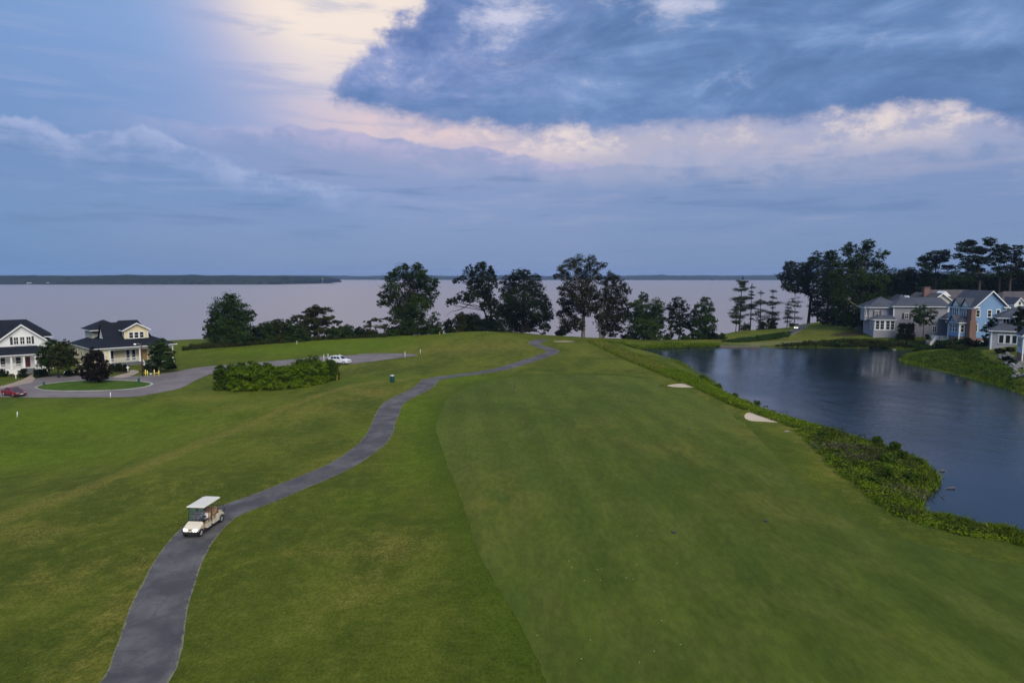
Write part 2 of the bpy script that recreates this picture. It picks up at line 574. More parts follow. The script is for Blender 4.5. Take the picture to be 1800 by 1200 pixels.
M['straw'] = leafy('straw_blade', (0.110, 0.100, 0.022), (0.300, 0.240, 0.075))


M['dead'] = leafy('dead_stalk', (0.09, 0.08, 0.055), (0.22, 0.19, 0.14))


def path_glass():
    m, t, p = new_mat('windscreen_glass')
    p.inputs['Base Color'].default_value = (0.75, 0.85, 0.80, 1)
    p.inputs['Roughness'].default_value = 0.03
    tr = t.n.new('ShaderNodeBsdfTransparent')
    tr.inputs[0].default_value = (0.84, 0.90, 0.87, 1)
    gl = t.n.new('ShaderNodeBsdfGlossy')
    gl.inputs['Roughness'].default_value = 0.03
    s = t.n.new('ShaderNodeMixShader')
    lw = t.n.new('ShaderNodeLayerWeight')
    lw.inputs[0].default_value = 0.4
    t.put(s.inputs[0], t.m('ADD', t.mul(lw.outputs['Fresnel'], 0.5), 0.04))
    t.l.new(tr.outputs[0], s.inputs[1])
    t.l.new(gl.outputs[0], s.inputs[2])
    t.l.new(s.outputs[0], t.n['Material Output'].inputs[0])
    return m


M['windscreen'] = path_glass()

# ------------------------------------------------------------------ the lie of the land
POND_Z, RIVER_Z = -0.5, -8.0
_cp, _sp = math.cos(PITCH), math.sin(PITCH)


def ray(px, py):
    a, b = (px - 900) / 1200.0, (600 - py) / 1200.0
    d = Vector((a, _cp + b * _sp, -_sp + b * _cp))
    return d / d.y


def P(px, py, Y):
    """sight line through a photograph point, taken out to distance Y"""
    d = ray(px, py)
    return (d.x * Y, Y, CAM_H + d.z * Y)


def PZ(px, py, z):
    d = ray(px, py)
    Y = (z - CAM_H) / d.z
    return (d.x * Y, Y, z)


_pts = [PZ(*p) for p in [
    (240, 1200, 0), (900, 1200, .3), (1500, 1200, .5), (1800, 1150, .3), (0, 1200, -.3), (0, 1050, -.4),
    (345, 935, 0), (480, 880, 0), (600, 815, 0), (680, 740, .1), (720, 690, .25), (745, 668, .5),
    (900, 1000, .35), (1200, 1000, .6), (1100, 850, .8), (1000, 750, .9), (900, 700, .7), (1100, 700, .9),
    (1000, 650, .7), (1345, 745, .5), (1197, 680, .8), (1350, 850, .6), (1500, 930, .4), (1700, 990, .3),
    (870, 652, .4), (950, 632, .6), (1050, 625, 1.0), (1000, 605, 1.0), (990, 595, 1.2), (940, 600, 1.0),
    (0, 915, -.25), (200, 840, -.15), (350, 780, -.15), (560, 695, .3), (640, 676, .45), (690, 669, .5),
    (0, 862, -1.3), (150, 820, -1.3), (300, 752, -1.4), (0, 760, -1.6), (200, 720, -1.3), (400, 705, -1.0), (500, 690, -.8),
    (30, 695, -1.0), (165, 680, -.9), (215, 652, -.7), (30, 662, -.8), (480, 690, -.9), (400, 640, -.6), (595, 642, -.4),
    (650, 632, -.3), (640, 658, -.4), (320, 618, .3), (450, 606, .4), (600, 592, .6), (520, 625, -.2), (730, 589, 1.2),
    (760, 608, .9), (700, 640, 0.0), (850, 622, 1.0),
    (1430, 752, .1), (1400, 752, .5), (1480, 835, .3), (1580, 903, .2), (1100, 634, 1.1), (1040, 603, 1.2)]]
_pts += [P(*p) for p in [
    (870, 584, 180), (800, 590, 178), (930, 593, 186), (850, 602, 165), (1300, 590, 205), (1300, 581, 225), (1340, 582, 215),
    (1370, 578, 216), (1400, 572, 235), (1450, 568, 250), (1420, 570, 240), (1370, 600, 190), (1450, 603, 180),
    (1720, 606, 163), (1770, 606, 140), (1690, 612, 150),
    (1700, 640, 135), (1795, 640, 122), (1640, 588, 185), (1530, 588, 186), (1580, 588, 184), (1660, 590, 184), (1600, 586, 196), (1540, 602, 179), (1620, 602, 178), (1500, 604, 178)]]
_pts += [(-150, 160, -.3), (-220, 160, -.5), (-160, 120, -.8), (-120, 40, -1.3), (-220, 40, -1.5), (-60, 0, -.4), (0, 0, .1), (60, 0, .3), (60, 30, .2),
         (0, -60, 0), (-120, -80, -1), (120, -60, .5), (-220, 178, -2), (-220, 215, -9), (-150, 181, -.8), (-150, 216, -9), (-85, 193, .2), (-85, 226, -9),
         (-40, 200, .6), (-40, 232, -9), (0, 208, .6), (0, 238, -9), (60, 208, -.6), (60, 238, -9), (40, 186, .3), (75, 186, .2),
         (85, 238, -5), (95, 262, -9), (122, 290, -4), (130, 310, -9), (160, 280, 2.5), (200, 300, 4), (150, 150, 4), (250, 200, 5), (260, 330, 4),
         (120, 230, 2.5), (160, 100, 3), (130, 60, 2), (220, 40, 3), (200, 330, -1), (260, 380, -2), (200, 420, -9), (0, 300, -12), (-150, 300, -12),
         (120, 400, -12), (400, 300, 4), (-400, 150, -2), (-400, 240, -9), (400, 0, 3), (-400, 0, -1.5), (400, -120, 2), (-400, -120, -1)]
CPT = np.array(_pts)


def _phi(r2):
    return np.where(r2 > 1e-9, 0.5 * r2 * np.log(np.maximum(r2, 1e-9)), 0.0)


_S = 100.0
_X = CPT[:, :2] / _S
_n = len(_X)
_K = _phi(((_X[:, None] - _X[None]) ** 2).sum(-1)) + np.eye(_n) * 0.0012
_Pm = np.hstack([np.ones((_n, 1)), _X])
_A = np.zeros((_n + 3, _n + 3))
_A[:_n, :_n], _A[:_n, _n:], _A[_n:, :_n] = _K, _Pm, _Pm.T
_w = np.linalg.solve(_A, np.concatenate([CPT[:, 2], np.zeros(3)]))

POND = np.array([PZ(a, b, POND_Z)[:2] for a, b in [
    (1120, 615), (1180, 631), (1225, 654), (1262, 679), (1300, 702), (1345, 724), (1430, 748), (1500, 772), (1560, 790), (1615, 812),
    (1642, 838), (1640, 858), (1618, 880), (1612, 897), (1640, 912), (1700, 926), (1800, 947), (1900, 975)]] + [(60, 38), (95, 34), (112, 60), (108, 85)] +
    [PZ(a, b, POND_Z)[:2] for a, b in [(1860, 712), (1800, 694), (1750, 677), (1690, 662), (1620, 645), (1577, 633), (1595, 624), (1625, 618.5), (1610, 616), (1560, 613.5), (1480, 611.5),
                                        (1400, 610.5), (1330, 610), (1270, 609), (1200, 611)]])


def catmull(pts, per=6, closed=False):
    pts = [np.array(p, float) for p in pts]
    n = len(pts)
    out = []
    for i in range(n if closed else n - 1):
        g = lambda k: pts[k % n] if closed else pts[min(max(k, 0), n - 1)]
        p0, p1, p2, p3 = g(i - 1), g(i), g(i + 1), g(i + 2)
        for j in range(per):
            t = j / per
            out.append(0.5 * ((2 * p1) + (-p0 + p2) * t + (2 * p0 - 5 * p1 + 4 * p2 - p3) * t * t + (-p0 + 3 * p1 - 3 * p2 + p3) * t ** 3))
    if not closed: out.append(pts[-1])
    return np.array(out)


POND_S = catmull(POND, 4, True)


def seg_dist(q, line, closed=False):
    """distance of points q (n,2) from a polyline"""
    d = np.full(len(q), 1e9)
    n = len(line)
    for i in range(n if closed else n - 1):
        a, b = line[i], line[(i + 1) % n]
        ab = b - a
        t = np.clip(((q - a) @ ab) / max(ab @ ab, 1e-9), 0, 1)
        d = np.minimum(d, ((q - a - t[:, None] * ab) ** 2).sum(1))
    return np.sqrt(d)


def inside(q, poly):
    r = np.zeros(len(q), bool)
    n = len(poly)
    for i in range(n):
        a, b = poly[i], poly[(i + 1) % n]
        c = (a[1] > q[:, 1]) != (b[1] > q[:, 1])
        xi = (b[0] - a[0]) * (q[:, 1] - a[1]) / (b[1] - a[1] + 1e-12) + a[0]
        r ^= c & (q[:, 0] < xi)
    return r


_plo, _phi2 = POND_S.min(0) - 8, POND_S.max(0) + 8


def heights(q):
    q = np.asarray(q, float)
    out = np.empty(len(q))
    for s in range(0, len(q), 20000):
        c = q[s:s + 20000]
        r2 = (((c[:, None] / _S) - _X[None]) ** 2).sum(-1)
        out[s:s + 20000] = _phi(r2) @ _w[:_n] + _w[_n] + (c / _S) @ _w[_n + 1:]
    # slight natural unevenness
    x, y = q[:, 0], q[:, 1]
    out += 0.05 * np.sin(x * .31 + 1.3 * np.sin(y * .12)) * np.sin(y * .27 + .8 * np.sin(x * .17)) + 0.10 * np.sin(x * .085 + 1) * np.sin(y * .07 + 2)
    near = (q > _plo).all(1) & (q < _phi2).all(1)
    if near.any():
        c = q[near]
        s = seg_dist(c, POND_S, True)
        ins = inside(c, POND_S)
        hb = np.maximum(out[near], -0.25)
        t = np.clip(s / 4.5, 0, 1)
        w = t * t * (3 - 2 * t)
        out[near] = np.where(ins, POND_Z - np.minimum(2.5, .35 * s), POND_Z * (1 - w) + hb * w)
    return np.clip(out, -14, 9)


def h(x, y):
    return float(heights(np.array([[x, y]]))[0])


_YS = np.concatenate([np.arange(18, 130, .5), np.arange(130, 420, 1.0)])


def at(px, py):
    """the ground point seen at a photograph point"""
    d = ray(px, py)
    q = np.stack([d.x * _YS, _YS], 1)
    g = CAM_H + d.z * _YS - heights(q)
    k = np.argmax(g < 0)
    if g[k] >= 0: k = len(g) - 1
    f = g[k - 1] / (g[k - 1] - g[k] + 1e-9) if k else 0
    Y = _YS[k - 1] + f * (_YS[k] - _YS[k - 1])
    return np.array([d.x * Y, Y, CAM_H + d.z * Y])


def atz(px, py): return tuple(at(px, py))


def ground_at(x, y): return (x, y, h(x, y))


# ------------------------------------------------------------------ ground sheet
def axis(lo, hi, zones):
    out = [lo]
    while out[-1] < hi:
        x = out[-1]
        st = 14.0
        for a, b, s in zones:
            if a <= x < b: st = min(st, s)
        out.append(x + st)
    return np.array(out)


gx = axis(-600, 600, [(-50, 62, .7), (-110, 110, 1.4), (-160, 160, 3.0), (-260, 260, 6)])
gy = axis(-200, 620, [(26, 110, .7), (110, 200, 1.2), (10, 240, 1.6), (-40, 300, 5)])
GXX, GYY = np.meshgrid(gx, gy)
GQ = np.stack([GXX.ravel(), GYY.ravel()], 1)
GH = heights(GQ)


def field(blobs, q):
    """soft patches: (px, py, half width in m, half depth in m, amount)"""
    v = np.zeros(len(q))
    for px, py, rx, ry, k in blobs:
        c = at(px, py)
        v = np.maximum(v, k * np.exp(-((q[:, 0] - c[0]) / rx) ** 2 - ((q[:, 1] - c[1]) / ry) ** 2))
    return v


def line_field(lines, q):
    v = np.zeros(len(q))
    for pts, wd, k in lines:
        L = np.array([at(a, b)[:2] for a, b in pts])
        L = catmull(L, 4)
        v = np.maximum(v, k * np.exp(-(seg_dist(q, L) / wd) ** 2))
    return v


PATH_PX = [(236, 1230), (238, 1200), (266, 1120), (285, 1050), (313, 985), (345, 940), (388, 904), (467, 874), (530, 848), (600, 818), (638, 793), (664, 768),
           (681, 727), (697, 705), (737, 685), (752, 674), (756, 668), (775, 664), (833, 656.5), (883, 648), (930, 634), (962, 623), (972, 617), (958, 611), (943, 606), (940, 601.5), (955, 596)]
DRY = [(60, 935, 4, 2.5, .8), (262, 990, 2.0, 3.0, .8), (235, 1060, 2.0, 4.0, .85), (200, 1130, 1.6, 4, .6), (150, 1170, 2, 4, .6), (690, 960, 3, 3, .85), (640, 1030, 2, 4, .55), (560, 970, 3, 2, .5),
       (850, 608, 18, 16, .8), (760, 612, 10, 16, .75), (650, 690, 6, 6, .85), (560, 720, 7, 6, .7), (610, 700, 6, 4, .75), (450, 745, 8, 5, .6), (360, 700, 8, 3, .7), (420, 715, 6, 4, .6), (1400, 752, 4, 3, .75),
       (1300, 725, 4, 6, .6), (1230, 695, 3, 6, .5), (1330, 600, 20, 9, .75), (1400, 590, 14, 14, .5), (1050, 620, 8, 10, .5), (990, 606, 8, 10, .4), (1690, 645, 7, 5, .7), (880, 640, 8, 12, .4), (1110, 652, 7, 9, .4), (640, 645, 10, 10, .35), (1690, 642, 8, 6, .8),
       (500, 780, 5, 6, .35), (280, 860, 6, 5, .4), (110, 1010, 4, 4, .5)]
LUSH = [(100, 740, 26, 12, .9), (300, 760, 12, 10, .6), (640, 760, 2, 4, .5), (730, 720, 4, 10, .9), (760, 740, 2.5, 14, .8), (745, 800, 3, 9, .6), (600, 606, 30, 16, .85), (480, 615, 20, 14, .7), (700, 600, 8, 14, .8), (165, 682, 12, 8, .6),
        (60, 800, 14, 8, .8), (230, 790, 10, 7, .5), (820, 665, 8, 6, .8), (620, 668, 12, 6, .4), (640, 880, 3, 3, .4), (420, 700, 6, 4, .4), (1500, 1000, .1, .1, 0)]
dry = np.maximum(field(DRY, GQ), line_field([
    ([(0, 912), (150, 858), (300, 800), (450, 740), (560, 695), (640, 674), (700, 668)], 1.8, .95),
    ([(660, 745), (690, 705), (720, 675)], 1.2, .6),
    ([(225, 1200), (300, 985), (330, 930), (470, 860), (580, 810), (640, 770)], 1.9, .45),
    ([(1020, 602), (1100, 636), (1200, 676), (1290, 716), (1390, 752)], .9, .4),
    ([(1390, 752), (1470, 840), (1580, 905), (1800, 952)], .8, .45)], GQ))
lush = np.maximum(field(LUSH, GQ), line_field([
    ([(800, 690), (778, 740), (788, 800), (818, 880), (860, 980), (930, 1120)], 1.2, .35)], GQ))
tall = line_field([([(960, 1200), (905, 1090), (850, 985), (816, 900), (793, 830), (776, 790), (768, 760), (771, 735), (781, 708), (803, 690), (842, 673), (900, 663), (980, 659.5), (1060, 659), (1120, 664)], 2.4, 1.0), ([(1290, 730), (1335, 772), (1385, 822), (1440, 868), (1500, 905)], 1.6, .6)], GQ)
bank_d = seg_dist(GQ, POND_S, True)
wild = np.exp(-(bank_d / 3.5) ** 2)
wild = np.maximum(wild, np.clip((-GH - 1.9) / 1.0, 0, 1))
# woodland floor behind the far houses, mulch beds by the cottages
mulch = field([(1560, 520, 60, 40, .0), (60, 660, 9, 2.5, .9), (215, 653, 6, 2.2, .9), (285, 652, 5, 2.2, .9), (1400, 590, 0.1, .1, 0), (1500, 586, 9, 5, .9)], GQ)
nx_, ny_ = len(gx), len(gy)
me = bpy.data.meshes.new('ground')
me.vertices.add(nx_ * ny_)
me.vertices.foreach_set('co', np.column_stack([GQ, GH]).ravel())
ii = (np.arange(ny_ - 1)[:, None] * nx_ + np.arange(nx_ - 1)[None]).ravel()
quads = np.stack([ii, ii + 1, ii + nx_ + 1, ii + nx_], 1)
me.loops.add(quads.size)
me.loops.foreach_set('vertex_index', quads.ravel().astype(np.int32))
me.polygons.add(len(quads))
me.polygons.foreach_set('loop_start', np.arange(0, quads.size, 4, dtype=np.int32))
me.update(calc_edges=True)
me.polygons.foreach_set('use_smooth', np.ones(len(quads), bool))
for nm, v in (('dry', dry), ('lush', lush), ('wild', wild), ('mulch', mulch), ('tall', tall)):
    a = me.attributes.new(nm, 'FLOAT', 'POINT')
    a.data.foreach_set('value', v.astype(np.float32))


def grass_mat():
    m, t, p = new_mat('rough_grass')
    g = t.n.new('ShaderNodeTexCoord').outputs['Object']
    n0 = t.noise(g, 0.035, 4, 0.6)
    n1 = t.noise(t.map(g, (1, .6, 1)), 0.16, 5, 0.62, 0.6)
    n2 = t.noise(g, 0.9, 5, 0.65)
    n3 = t.noise(t.map(g, (1.0, 0.7, 1)), 6.0, 5, 0.78)
    n4 = t.noise(g, 14.0, 3, 0.7)
    c = t.mix(t.ss(t.add(t.mul(n1, .6), t.mul(n0, .4)), 0.40, 0.60), (0.044, 0.062, 0.006), (0.082, 0.098, 0.010))
    c = t.mix(t.mul(t.ss(n2, 0.45, 0.68), 0.45), c, (0.100, 0.106, 0.016))
    lush_ = t.attr('lush')
    c = t.mix(t.mul(lush_, t.mr(n1, 0.3, 0.7, 0.65, 1.0)), c, t.mix(n2, (0.052, 0.094, 0.002), (0.104, 0.152, 0.004)))
    dryv = t.add(t.mul(t.attr('dry'), 0.66), t.mul(t.sub(n2, 0.5), 0.9))
    dryv = t.add(dryv, t.mul(t.sub(n1, 0.5), 0.6))
    fl = t.ss(n3, 0.42, 0.60, 0.45, 1.0)
    c = t.mix(t.mul(t.mul(t.ss(dryv, 0.02, 0.75), 0.85), fl), c, t.mix(n3, (0.110, 0.092, 0.012), (0.205, 0.165, 0.038)))
    c = t.mix(t.mul(t.attr('tall'), 0.62), c, (0.030, 0.056, 0.003))
    wd = t.attr('wild')
    c = t.mix(t.mul(wd, t.mr(n2, 0.3, 0.6, 0.6, 1.0)), c, t.mix(t.ss(n1, 0.4, 0.6), (0.034, 0.058, 0.004), (0.070, 0.078, 0.010)))
    c = t.mix(t.ss(t.add(t.attr('mulch'), t.mul(t.sub(n2, .5), .5)), .45, .65), c, (0.030, 0.020, 0.014))
    k = t.add(t.add(t.ss(n3, 0.34, 0.66, 0.70, 1.24), t.mul(t.sub(n4, 0.5), 0.9)), t.mul(t.sub(n2, 0.5), 0.4))
    c = t.mix(1.0, c, t.vec(k, k, k), 'MULTIPLY')
    t.put(p.inputs['Base Color'], c)
    p.inputs['Roughness'].default_value = 0.9
    p.inputs['Specular IOR Level'].default_value = 0.04
    p.inputs['Sheen Weight'].default_value = 0.05
    p.inputs['Sheen Roughness'].default_value = 0.55
    p.inputs['Sheen Tint'].default_value = (0.60, 0.62, 0.14, 1)
    b = t.n.new('ShaderNodeBump')
    b.inputs['Strength'].default_value = 0.55
    b.inputs['Distance'].default_value = 0.12
    t.put(b.inputs['Height'], t.add(t.mul(n3, 0.6), t.mul(n4, 0.4)))
    t.put(p.inputs['Normal'], b.outputs[0])
    return m


M['grass'] = grass_mat()
me.materials.append(M['grass'])
ground = link('ground', me)
tag(ground, 'mown rough grass of the golf course with dry straw coloured patches', kind='structure')


# ------------------------------------------------------------------ draped sheets
def drape(name, poly, off, mats, spacing=1.0, smooth_per=5, dish=0.0, extra=None):
    """a thin sheet lying on the ground inside a closed outline (world x, y)"""
    B = catmull(poly, smooth_per, True) if smooth_per else np.array(poly)
    if name == 'fairway':                       # the mown edge wavers
        dd = np.concatenate([[0], np.cumsum(np.linalg.norm(np.diff(np.vstack([B, B[:1]]), axis=0), axis=1))])
        ss_ = np.arange(0, dd[-1], .7)
        B = np.stack([np.interp(ss_, dd, np.append(B[:, k], B[0, k])) for k in (0, 1)], 1)
        rj = np.random.default_rng(2)
        B = B + rj.normal(0, .055, B.shape) + .10 * np.stack([np.sin(ss_ * .33), np.sin(ss_ * .21 + 1)], 1)
    lo, hi = B.min(0), B.max(0)
    X, Y = np.meshgrid(np.arange(lo[0], hi[0], spacing), np.arange(lo[1], hi[1], spacing))
    q = np.stack([X.ravel(), Y.ravel()], 1)
    q = q[inside(q, B)]
    q = q[seg_dist(q, B, True) > spacing * .4]
    n = len(B)
    allp = [Vector(p) for p in np.vstack([B, q])]
    r = mgeo.delaunay_2d_cdt(allp, [], [list(range(n))], 1, 1e-5)
    v2 = np.array([[p.x, p.y] for p in r[0]])
    z = heights(v2) + off
    if dish:
        z -= dish * np.clip(seg_dist(v2, B, True) / 1.2, 0, 1)
    me = bpy.data.meshes.new(name)
    me.from_pydata(np.column_stack([v2, z]).tolist(), [], [tuple(f) for f in r[2]])
    for m in (mats if isinstance(mats, list) else [mats]): me.materials.append(m)
    me.polygons.foreach_set('use_smooth', np.ones(len(me.polygons), bool))
    d = me.attributes.new('rim', 'FLOAT', 'POINT')
    d.data.foreach_set('value', seg_dist(v2, B, True).astype(np.float32))
    if extra is not None:
        for nm, fn in extra.items():
            a = me.attributes.new(nm, 'FLOAT', 'POINT')
            a.data.foreach_set('value', fn(v2).astype(np.float32))
    me.update()
    if len(me.polygons) and me.polygons[0].normal.z < 0: me.flip_normals()
    return link(name, me)


def fairway_mat():
    m, t, p = new_mat('fairway_grass')
    g = t.n.new('ShaderNodeTexCoord').outputs['Object']
    x, y, z = t.sep(g)
    n0 = t.noise(t.map(g, (1, .45, 1)), 0.06, 5, 0.6, 0.6)
    n1 = t.noise(t.map(g, (1, .5, 1)), 0.32, 6, 0.65, 0.8)
    n2 = t.noise(t.map(g, (1.6, .6, 1)), 1.6, 5, 0.7)
    n3 = t.noise(g, 9.0, 4, 0.75)
    c = t.mix(t.ss(n0, 0.36, 0.64), (0.043, 0.063, 0.008), (0.067, 0.087, 0.011))
    c = t.mix(t.mul(t.ss(n1, 0.42, 0.7), 0.5), c, (0.088, 0.097, 0.020))
    c = t.mix(t.mul(t.ss(n1, 0.47, 0.30), 0.35), c, (0.036, 0.062, 0.012))
    # mower passes run up the hole
    s = t.m('SINE', t.mul(t.add(t.add(x, t.mul(y, 0.10)), t.mul(n0, 3.0)), 1.55))
    k = t.add(t.mul(t.ss(s, -.5, .5, -1.0, 1.0), 0.055), t.ss(n2, 0.36, 0.64, 0.86, 1.14))
    k = t.add(k, t.mul(t.sub(n3, 0.5), 0.6))
    c = t.mix(t.mul(t.attr('dry'), t.ss(n1, 0.3, 0.6)), c, (0.130, 0.110, 0.020))
    c = t.mix(1.0, c, t.vec(k, k, k), 'MULTIPLY')
    t.put(p.inputs['Base Color'], c)
    p.inputs['Roughness'].default_value = 0.85
    p.inputs['Specular IOR Level'].default_value = 0.04
    p.inputs['Sheen Weight'].default_value = 0.05
    p.inputs['Sheen Roughness'].default_value = 0.55
    p.inputs['Sheen Tint'].default_value = (0.60, 0.62, 0.14, 1)
    b = t.n.new('ShaderNodeBump')
    b.inputs['Strength'].default_value = 0.35
    b.inputs['Distance'].default_value = 0.05
    t.put(b.inputs['Height'], n3)
    t.put(p.inputs['Normal'], b.outputs[0])
    return m


FAIR_PX = [(960, 1200), (905, 1090), (850, 985), (816, 900), (793, 830), (776, 790), (768, 760), (771, 735), (781, 708), (803, 690), (842, 673), (900, 663),
           (980, 659.5), (1060, 659), (1120, 664), (1180, 676), (1240, 702), (1290, 730), (1335, 772), (1385, 822), (1440, 868), (1500, 905), (1580, 943), (1700, 975), (1850, 1005)]
fair = [at(a, b)[:2] for a, b in FAIR_PX] + [np.array([48, 30]), np.array([40, 16]), np.array([10, 12]), np.array([3.5, 20])]
fway = drape('fairway', fair, 0.022, fairway_mat(), 0.8, extra={'dry': lambda q: field([
    (1330, 760, 3, 4, .7), (860, 880, 3, 6, .45), (1360, 890, 4, 4, .35), (1080, 760, 4, 5, .3), (1190, 790, 3, 4, .4)], q)})
tag(fway, 'close mown fairway running up towards the trees', kind='structure')


def asphalt_mat():
    m, t, p = new_mat('worn_asphalt')
    uv = t.n.new('ShaderNodeTexCoord').outputs['UV']
    g = t.n.new('ShaderNodeTexCoord').outputs['Object']
    u, v, _ = t.sep(uv)
    n0 = t.noise(g, 0.35, 5, 0.6, 0.4)
    n1 = t.noise(g, 1.6, 6, 0.7)
    n2 = t.noise(g, 22.0, 3, 0.7)
    c = t.mix(t.ss(n0, 0.36, 0.66), (0.056, 0.051, 0.050), (0.116, 0.106, 0.099))
    c = t.mix(t.mul(t.ss(n1, 0.5, 0.32), 0.5), c, (0.048, 0.045, 0.045))
    # wheel tracks, cracks, crumbling edge
    tr = t.m('ABSOLUTE', t.sub(t.m('ABSOLUTE', v), 0.62))
    c = t.mix(t.mul(t.ss(tr, 0.05, 0.32, 1.0, 0.0), 0.22), c, (0.058, 0.058, 0.064))
    cr = t.voronoi(t.add_v(g, n1) if hasattr(t, 'add_v') else t.map(g, (.42, .30, 1)), 1.0, 'DISTANCE_TO_EDGE')
    wob = t.voronoi(t.vec(t.add(t.mul(t.sep(g)[0], .5), t.mul(n1, .35)), t.add(t.mul(t.sep(g)[1], .34), t.mul(n0, .6)), 0.0), 1.0, 'DISTANCE_TO_EDGE')
    crack = t.mul(t.ss(wob, 0.004, 0.018, 1.0, 0.0), t.ss(n0, 0.42, 0.56))
    c = t.mix(t.mul(crack, 0.35), c, (0.03, 0.03, 0.034))
    edge = t.ss(t.add(t.m('ABSOLUTE', v), t.mul(t.sub(n1, 0.5), 0.55)), 1.40, 1.48)
    c = t.mix(edge, c, t.mix(n2, (0.12, 0.110, 0.05), (0.22, 0.195, 0.11)))
    k = t.mr(n2, 0.2, 0.8, 0.78, 1.2)
    c = t.mix(1.0, c, t.vec(k, k, k), 'MULTIPLY')
    t.put(p.inputs['Base Color'], c)
    p.inputs['Roughness'].default_value = 0.8
    p.inputs['Specular IOR Level'].default_value = 0.3
    b = t.n.new('ShaderNodeBump')
    b.inputs['Strength'].default_value = 0.4
    b.inputs['Distance'].default_value = 0.02
    t.put(b.inputs['Height'], t.sub(n2, t.mul(crack, 1.5)))
    t.put(p.inputs['Normal'], b.outputs[0])
    return m


M['asphalt'] = asphalt_mat()


def ribbon(name, line, half, off, mt, step=0.8, nacross=9):
    L = catmull(line, 8)
    d = np.concatenate([[0], np.cumsum(np.linalg.norm(np.diff(L, axis=0), axis=1))])
    s = np.arange(0, d[-1], step)
    C = np.stack([np.interp(s, d, L[:, 0]), np.interp(s, d, L[:, 1])], 1)
    for _ in range(3):
        C[1:-1] = (C[:-2] + 2 * C[1:-1] + C[2:]) / 4
    T = np.gradient(C, axis=0)
    T /= np.linalg.norm(T, axis=1)[:, None]
    N = np.stack([T[:, 1], -T[:, 0]], 1)
    ws = np.linspace(-1, 1, nacross)
    rg = np.random.default_rng(3)
    jl = np.convolve(rg.normal(0, .09, len(C) + 4), np.ones(5) / 5, 'valid')
    jr = np.convolve(rg.normal(0, .09, len(C) + 4), np.ones(5) / 5, 'valid')
    hw = half + np.where(ws[None] < 0, jl[:, None], jr[:, None])
    V = C[:, None] + N[:, None] * (ws[None, :] * hw)[..., None]
    v2 = V.reshape(-1, 2)
    z = heights(v2) + off - 0.012 * (np.abs(np.tile(ws, len(C))) > .99)
    nA = nacross
    fs = [(i * nA + k, i * nA + k + 1, (i + 1) * nA + k + 1, (i + 1) * nA + k) for i in range(len(C) - 1) for k in range(nA - 1)]
    me = bpy.data.meshes.new(name)
    me.from_pydata(np.column_stack([v2, z]).tolist(), [], fs)
    uvl = me.uv_layers.new(name='UVMap')
    UV = np.stack([np.repeat(s, nA), np.tile(ws * half, len(C))], 1)
    li = np.empty(len(me.loops), np.int32)
    me.loops.foreach_get('vertex_index', li)
    uvl.data.foreach_set('uv', UV[li].ravel())
    me.materials.append(mt)
    me.polygons.foreach_set('use_smooth', np.ones(len(me.polygons), bool))
    me.update()
    if me.polygons[0].normal.z < 0: me.flip_normals()
    return link(name, me)


path_line = [at(a, b)[:2] for a, b in PATH_PX]
path_line = [np.array([-15.5, 12.0]), np.array([-16.6, 22.0])] + path_line[1:]
tag(ribbon('cart_path', path_line, 1.5, 0.04, M['asphalt']), 'winding asphalt cart path with crumbling tan edges', kind='structure')
far_path = [at(a, b)[:2] for a, b in [(1368, 594), (1385, 588), (1400, 580), (1412, 573), (1425, 569.5)]]
tag(ribbon('cart_path', far_path, 1.7, 0.06, M['asphalt'], 1.5, 5), 'short stretch of grey cart path climbing the hill beyond the pond', kind='structure')


def gravel_mat(name, a, b):
    m, t, p = new_mat(name)
    g = t.n.new('ShaderNodeTexCoord').outputs['Object']
    n0 = t.noise(g, 0.18, 5, 0.6, 0.4)
    n2 = t.noise(g, 6.0, 4, 0.75)
    c = t.mix(t.ss(n0, 0.35, 0.65), a, b)
    k = t.mr(n2, 0.2, 0.8, 0.82, 1.18)
    c = t.mix(1.0, c, t.vec(k, k, k), 'MULTIPLY')
    t.put(p.inputs['Base Color'], c)
    p.inputs['Roughness'].default_value = 0.9
    b_ = t.n.new('ShaderNodeBump')
    b_.inputs['Strength'].default_value = 0.3
    b_.inputs['Distance'].default_value = 0.03
    t.put(b_.inputs['Height'], n2)
    t.put(p.inputs['Normal'], b_.outputs[0])
    return m


M['drive'] = gravel_mat('pinkish_tarmac', (0.112, 0.092, 0.088), (0.170, 0.138, 0.130))
M['walk'] = gravel_mat('tan_walk', (0.26, 0.19, 0.14), (0.32, 0.25, 0.19))
M['sand'] = gravel_mat('bunker_sand', (0.42, 0.335, 0.225), (0.50, 0.40, 0.28))
M['sand_far'] = gravel_mat('thin_sand', (0.15, 0.13, 0.06), (0.23, 0.19, 0.10))
M['kerb'] = gravel_mat('kerb_concrete', (0.24, 0.22, 0.20), (0.36, 0.33, 0.30))
ROAD_PX = [(0, 678), (45, 672), (60, 666), (110, 660), (150, 661.5), (205, 662.5), (255, 660), (300, 655), (335, 648), (375, 643), (440, 638), (500, 633), (560, 627), (600, 625.5), (640, 622), (690, 621), (732, 623),
           (722, 626.5), (690, 630.5), (650, 636), (612, 640.5), (560, 641), (500, 645), (420, 651), (378, 655), (345, 668), (318, 682), (270, 692), (225, 698), (100, 699), (0, 698)]
road = [at(a, b)[:2] for a, b in ROAD_PX] + [np.array([-96, 107.5]), np.array([-110, 107]), np.array([-110, 119]), np.array([-96, 119])]
tag(drape('driveway', road, 0.035, M['drive'], 1.2, 4), 'pinkish tarmac drive that loops round the oval lawn', kind='structure')
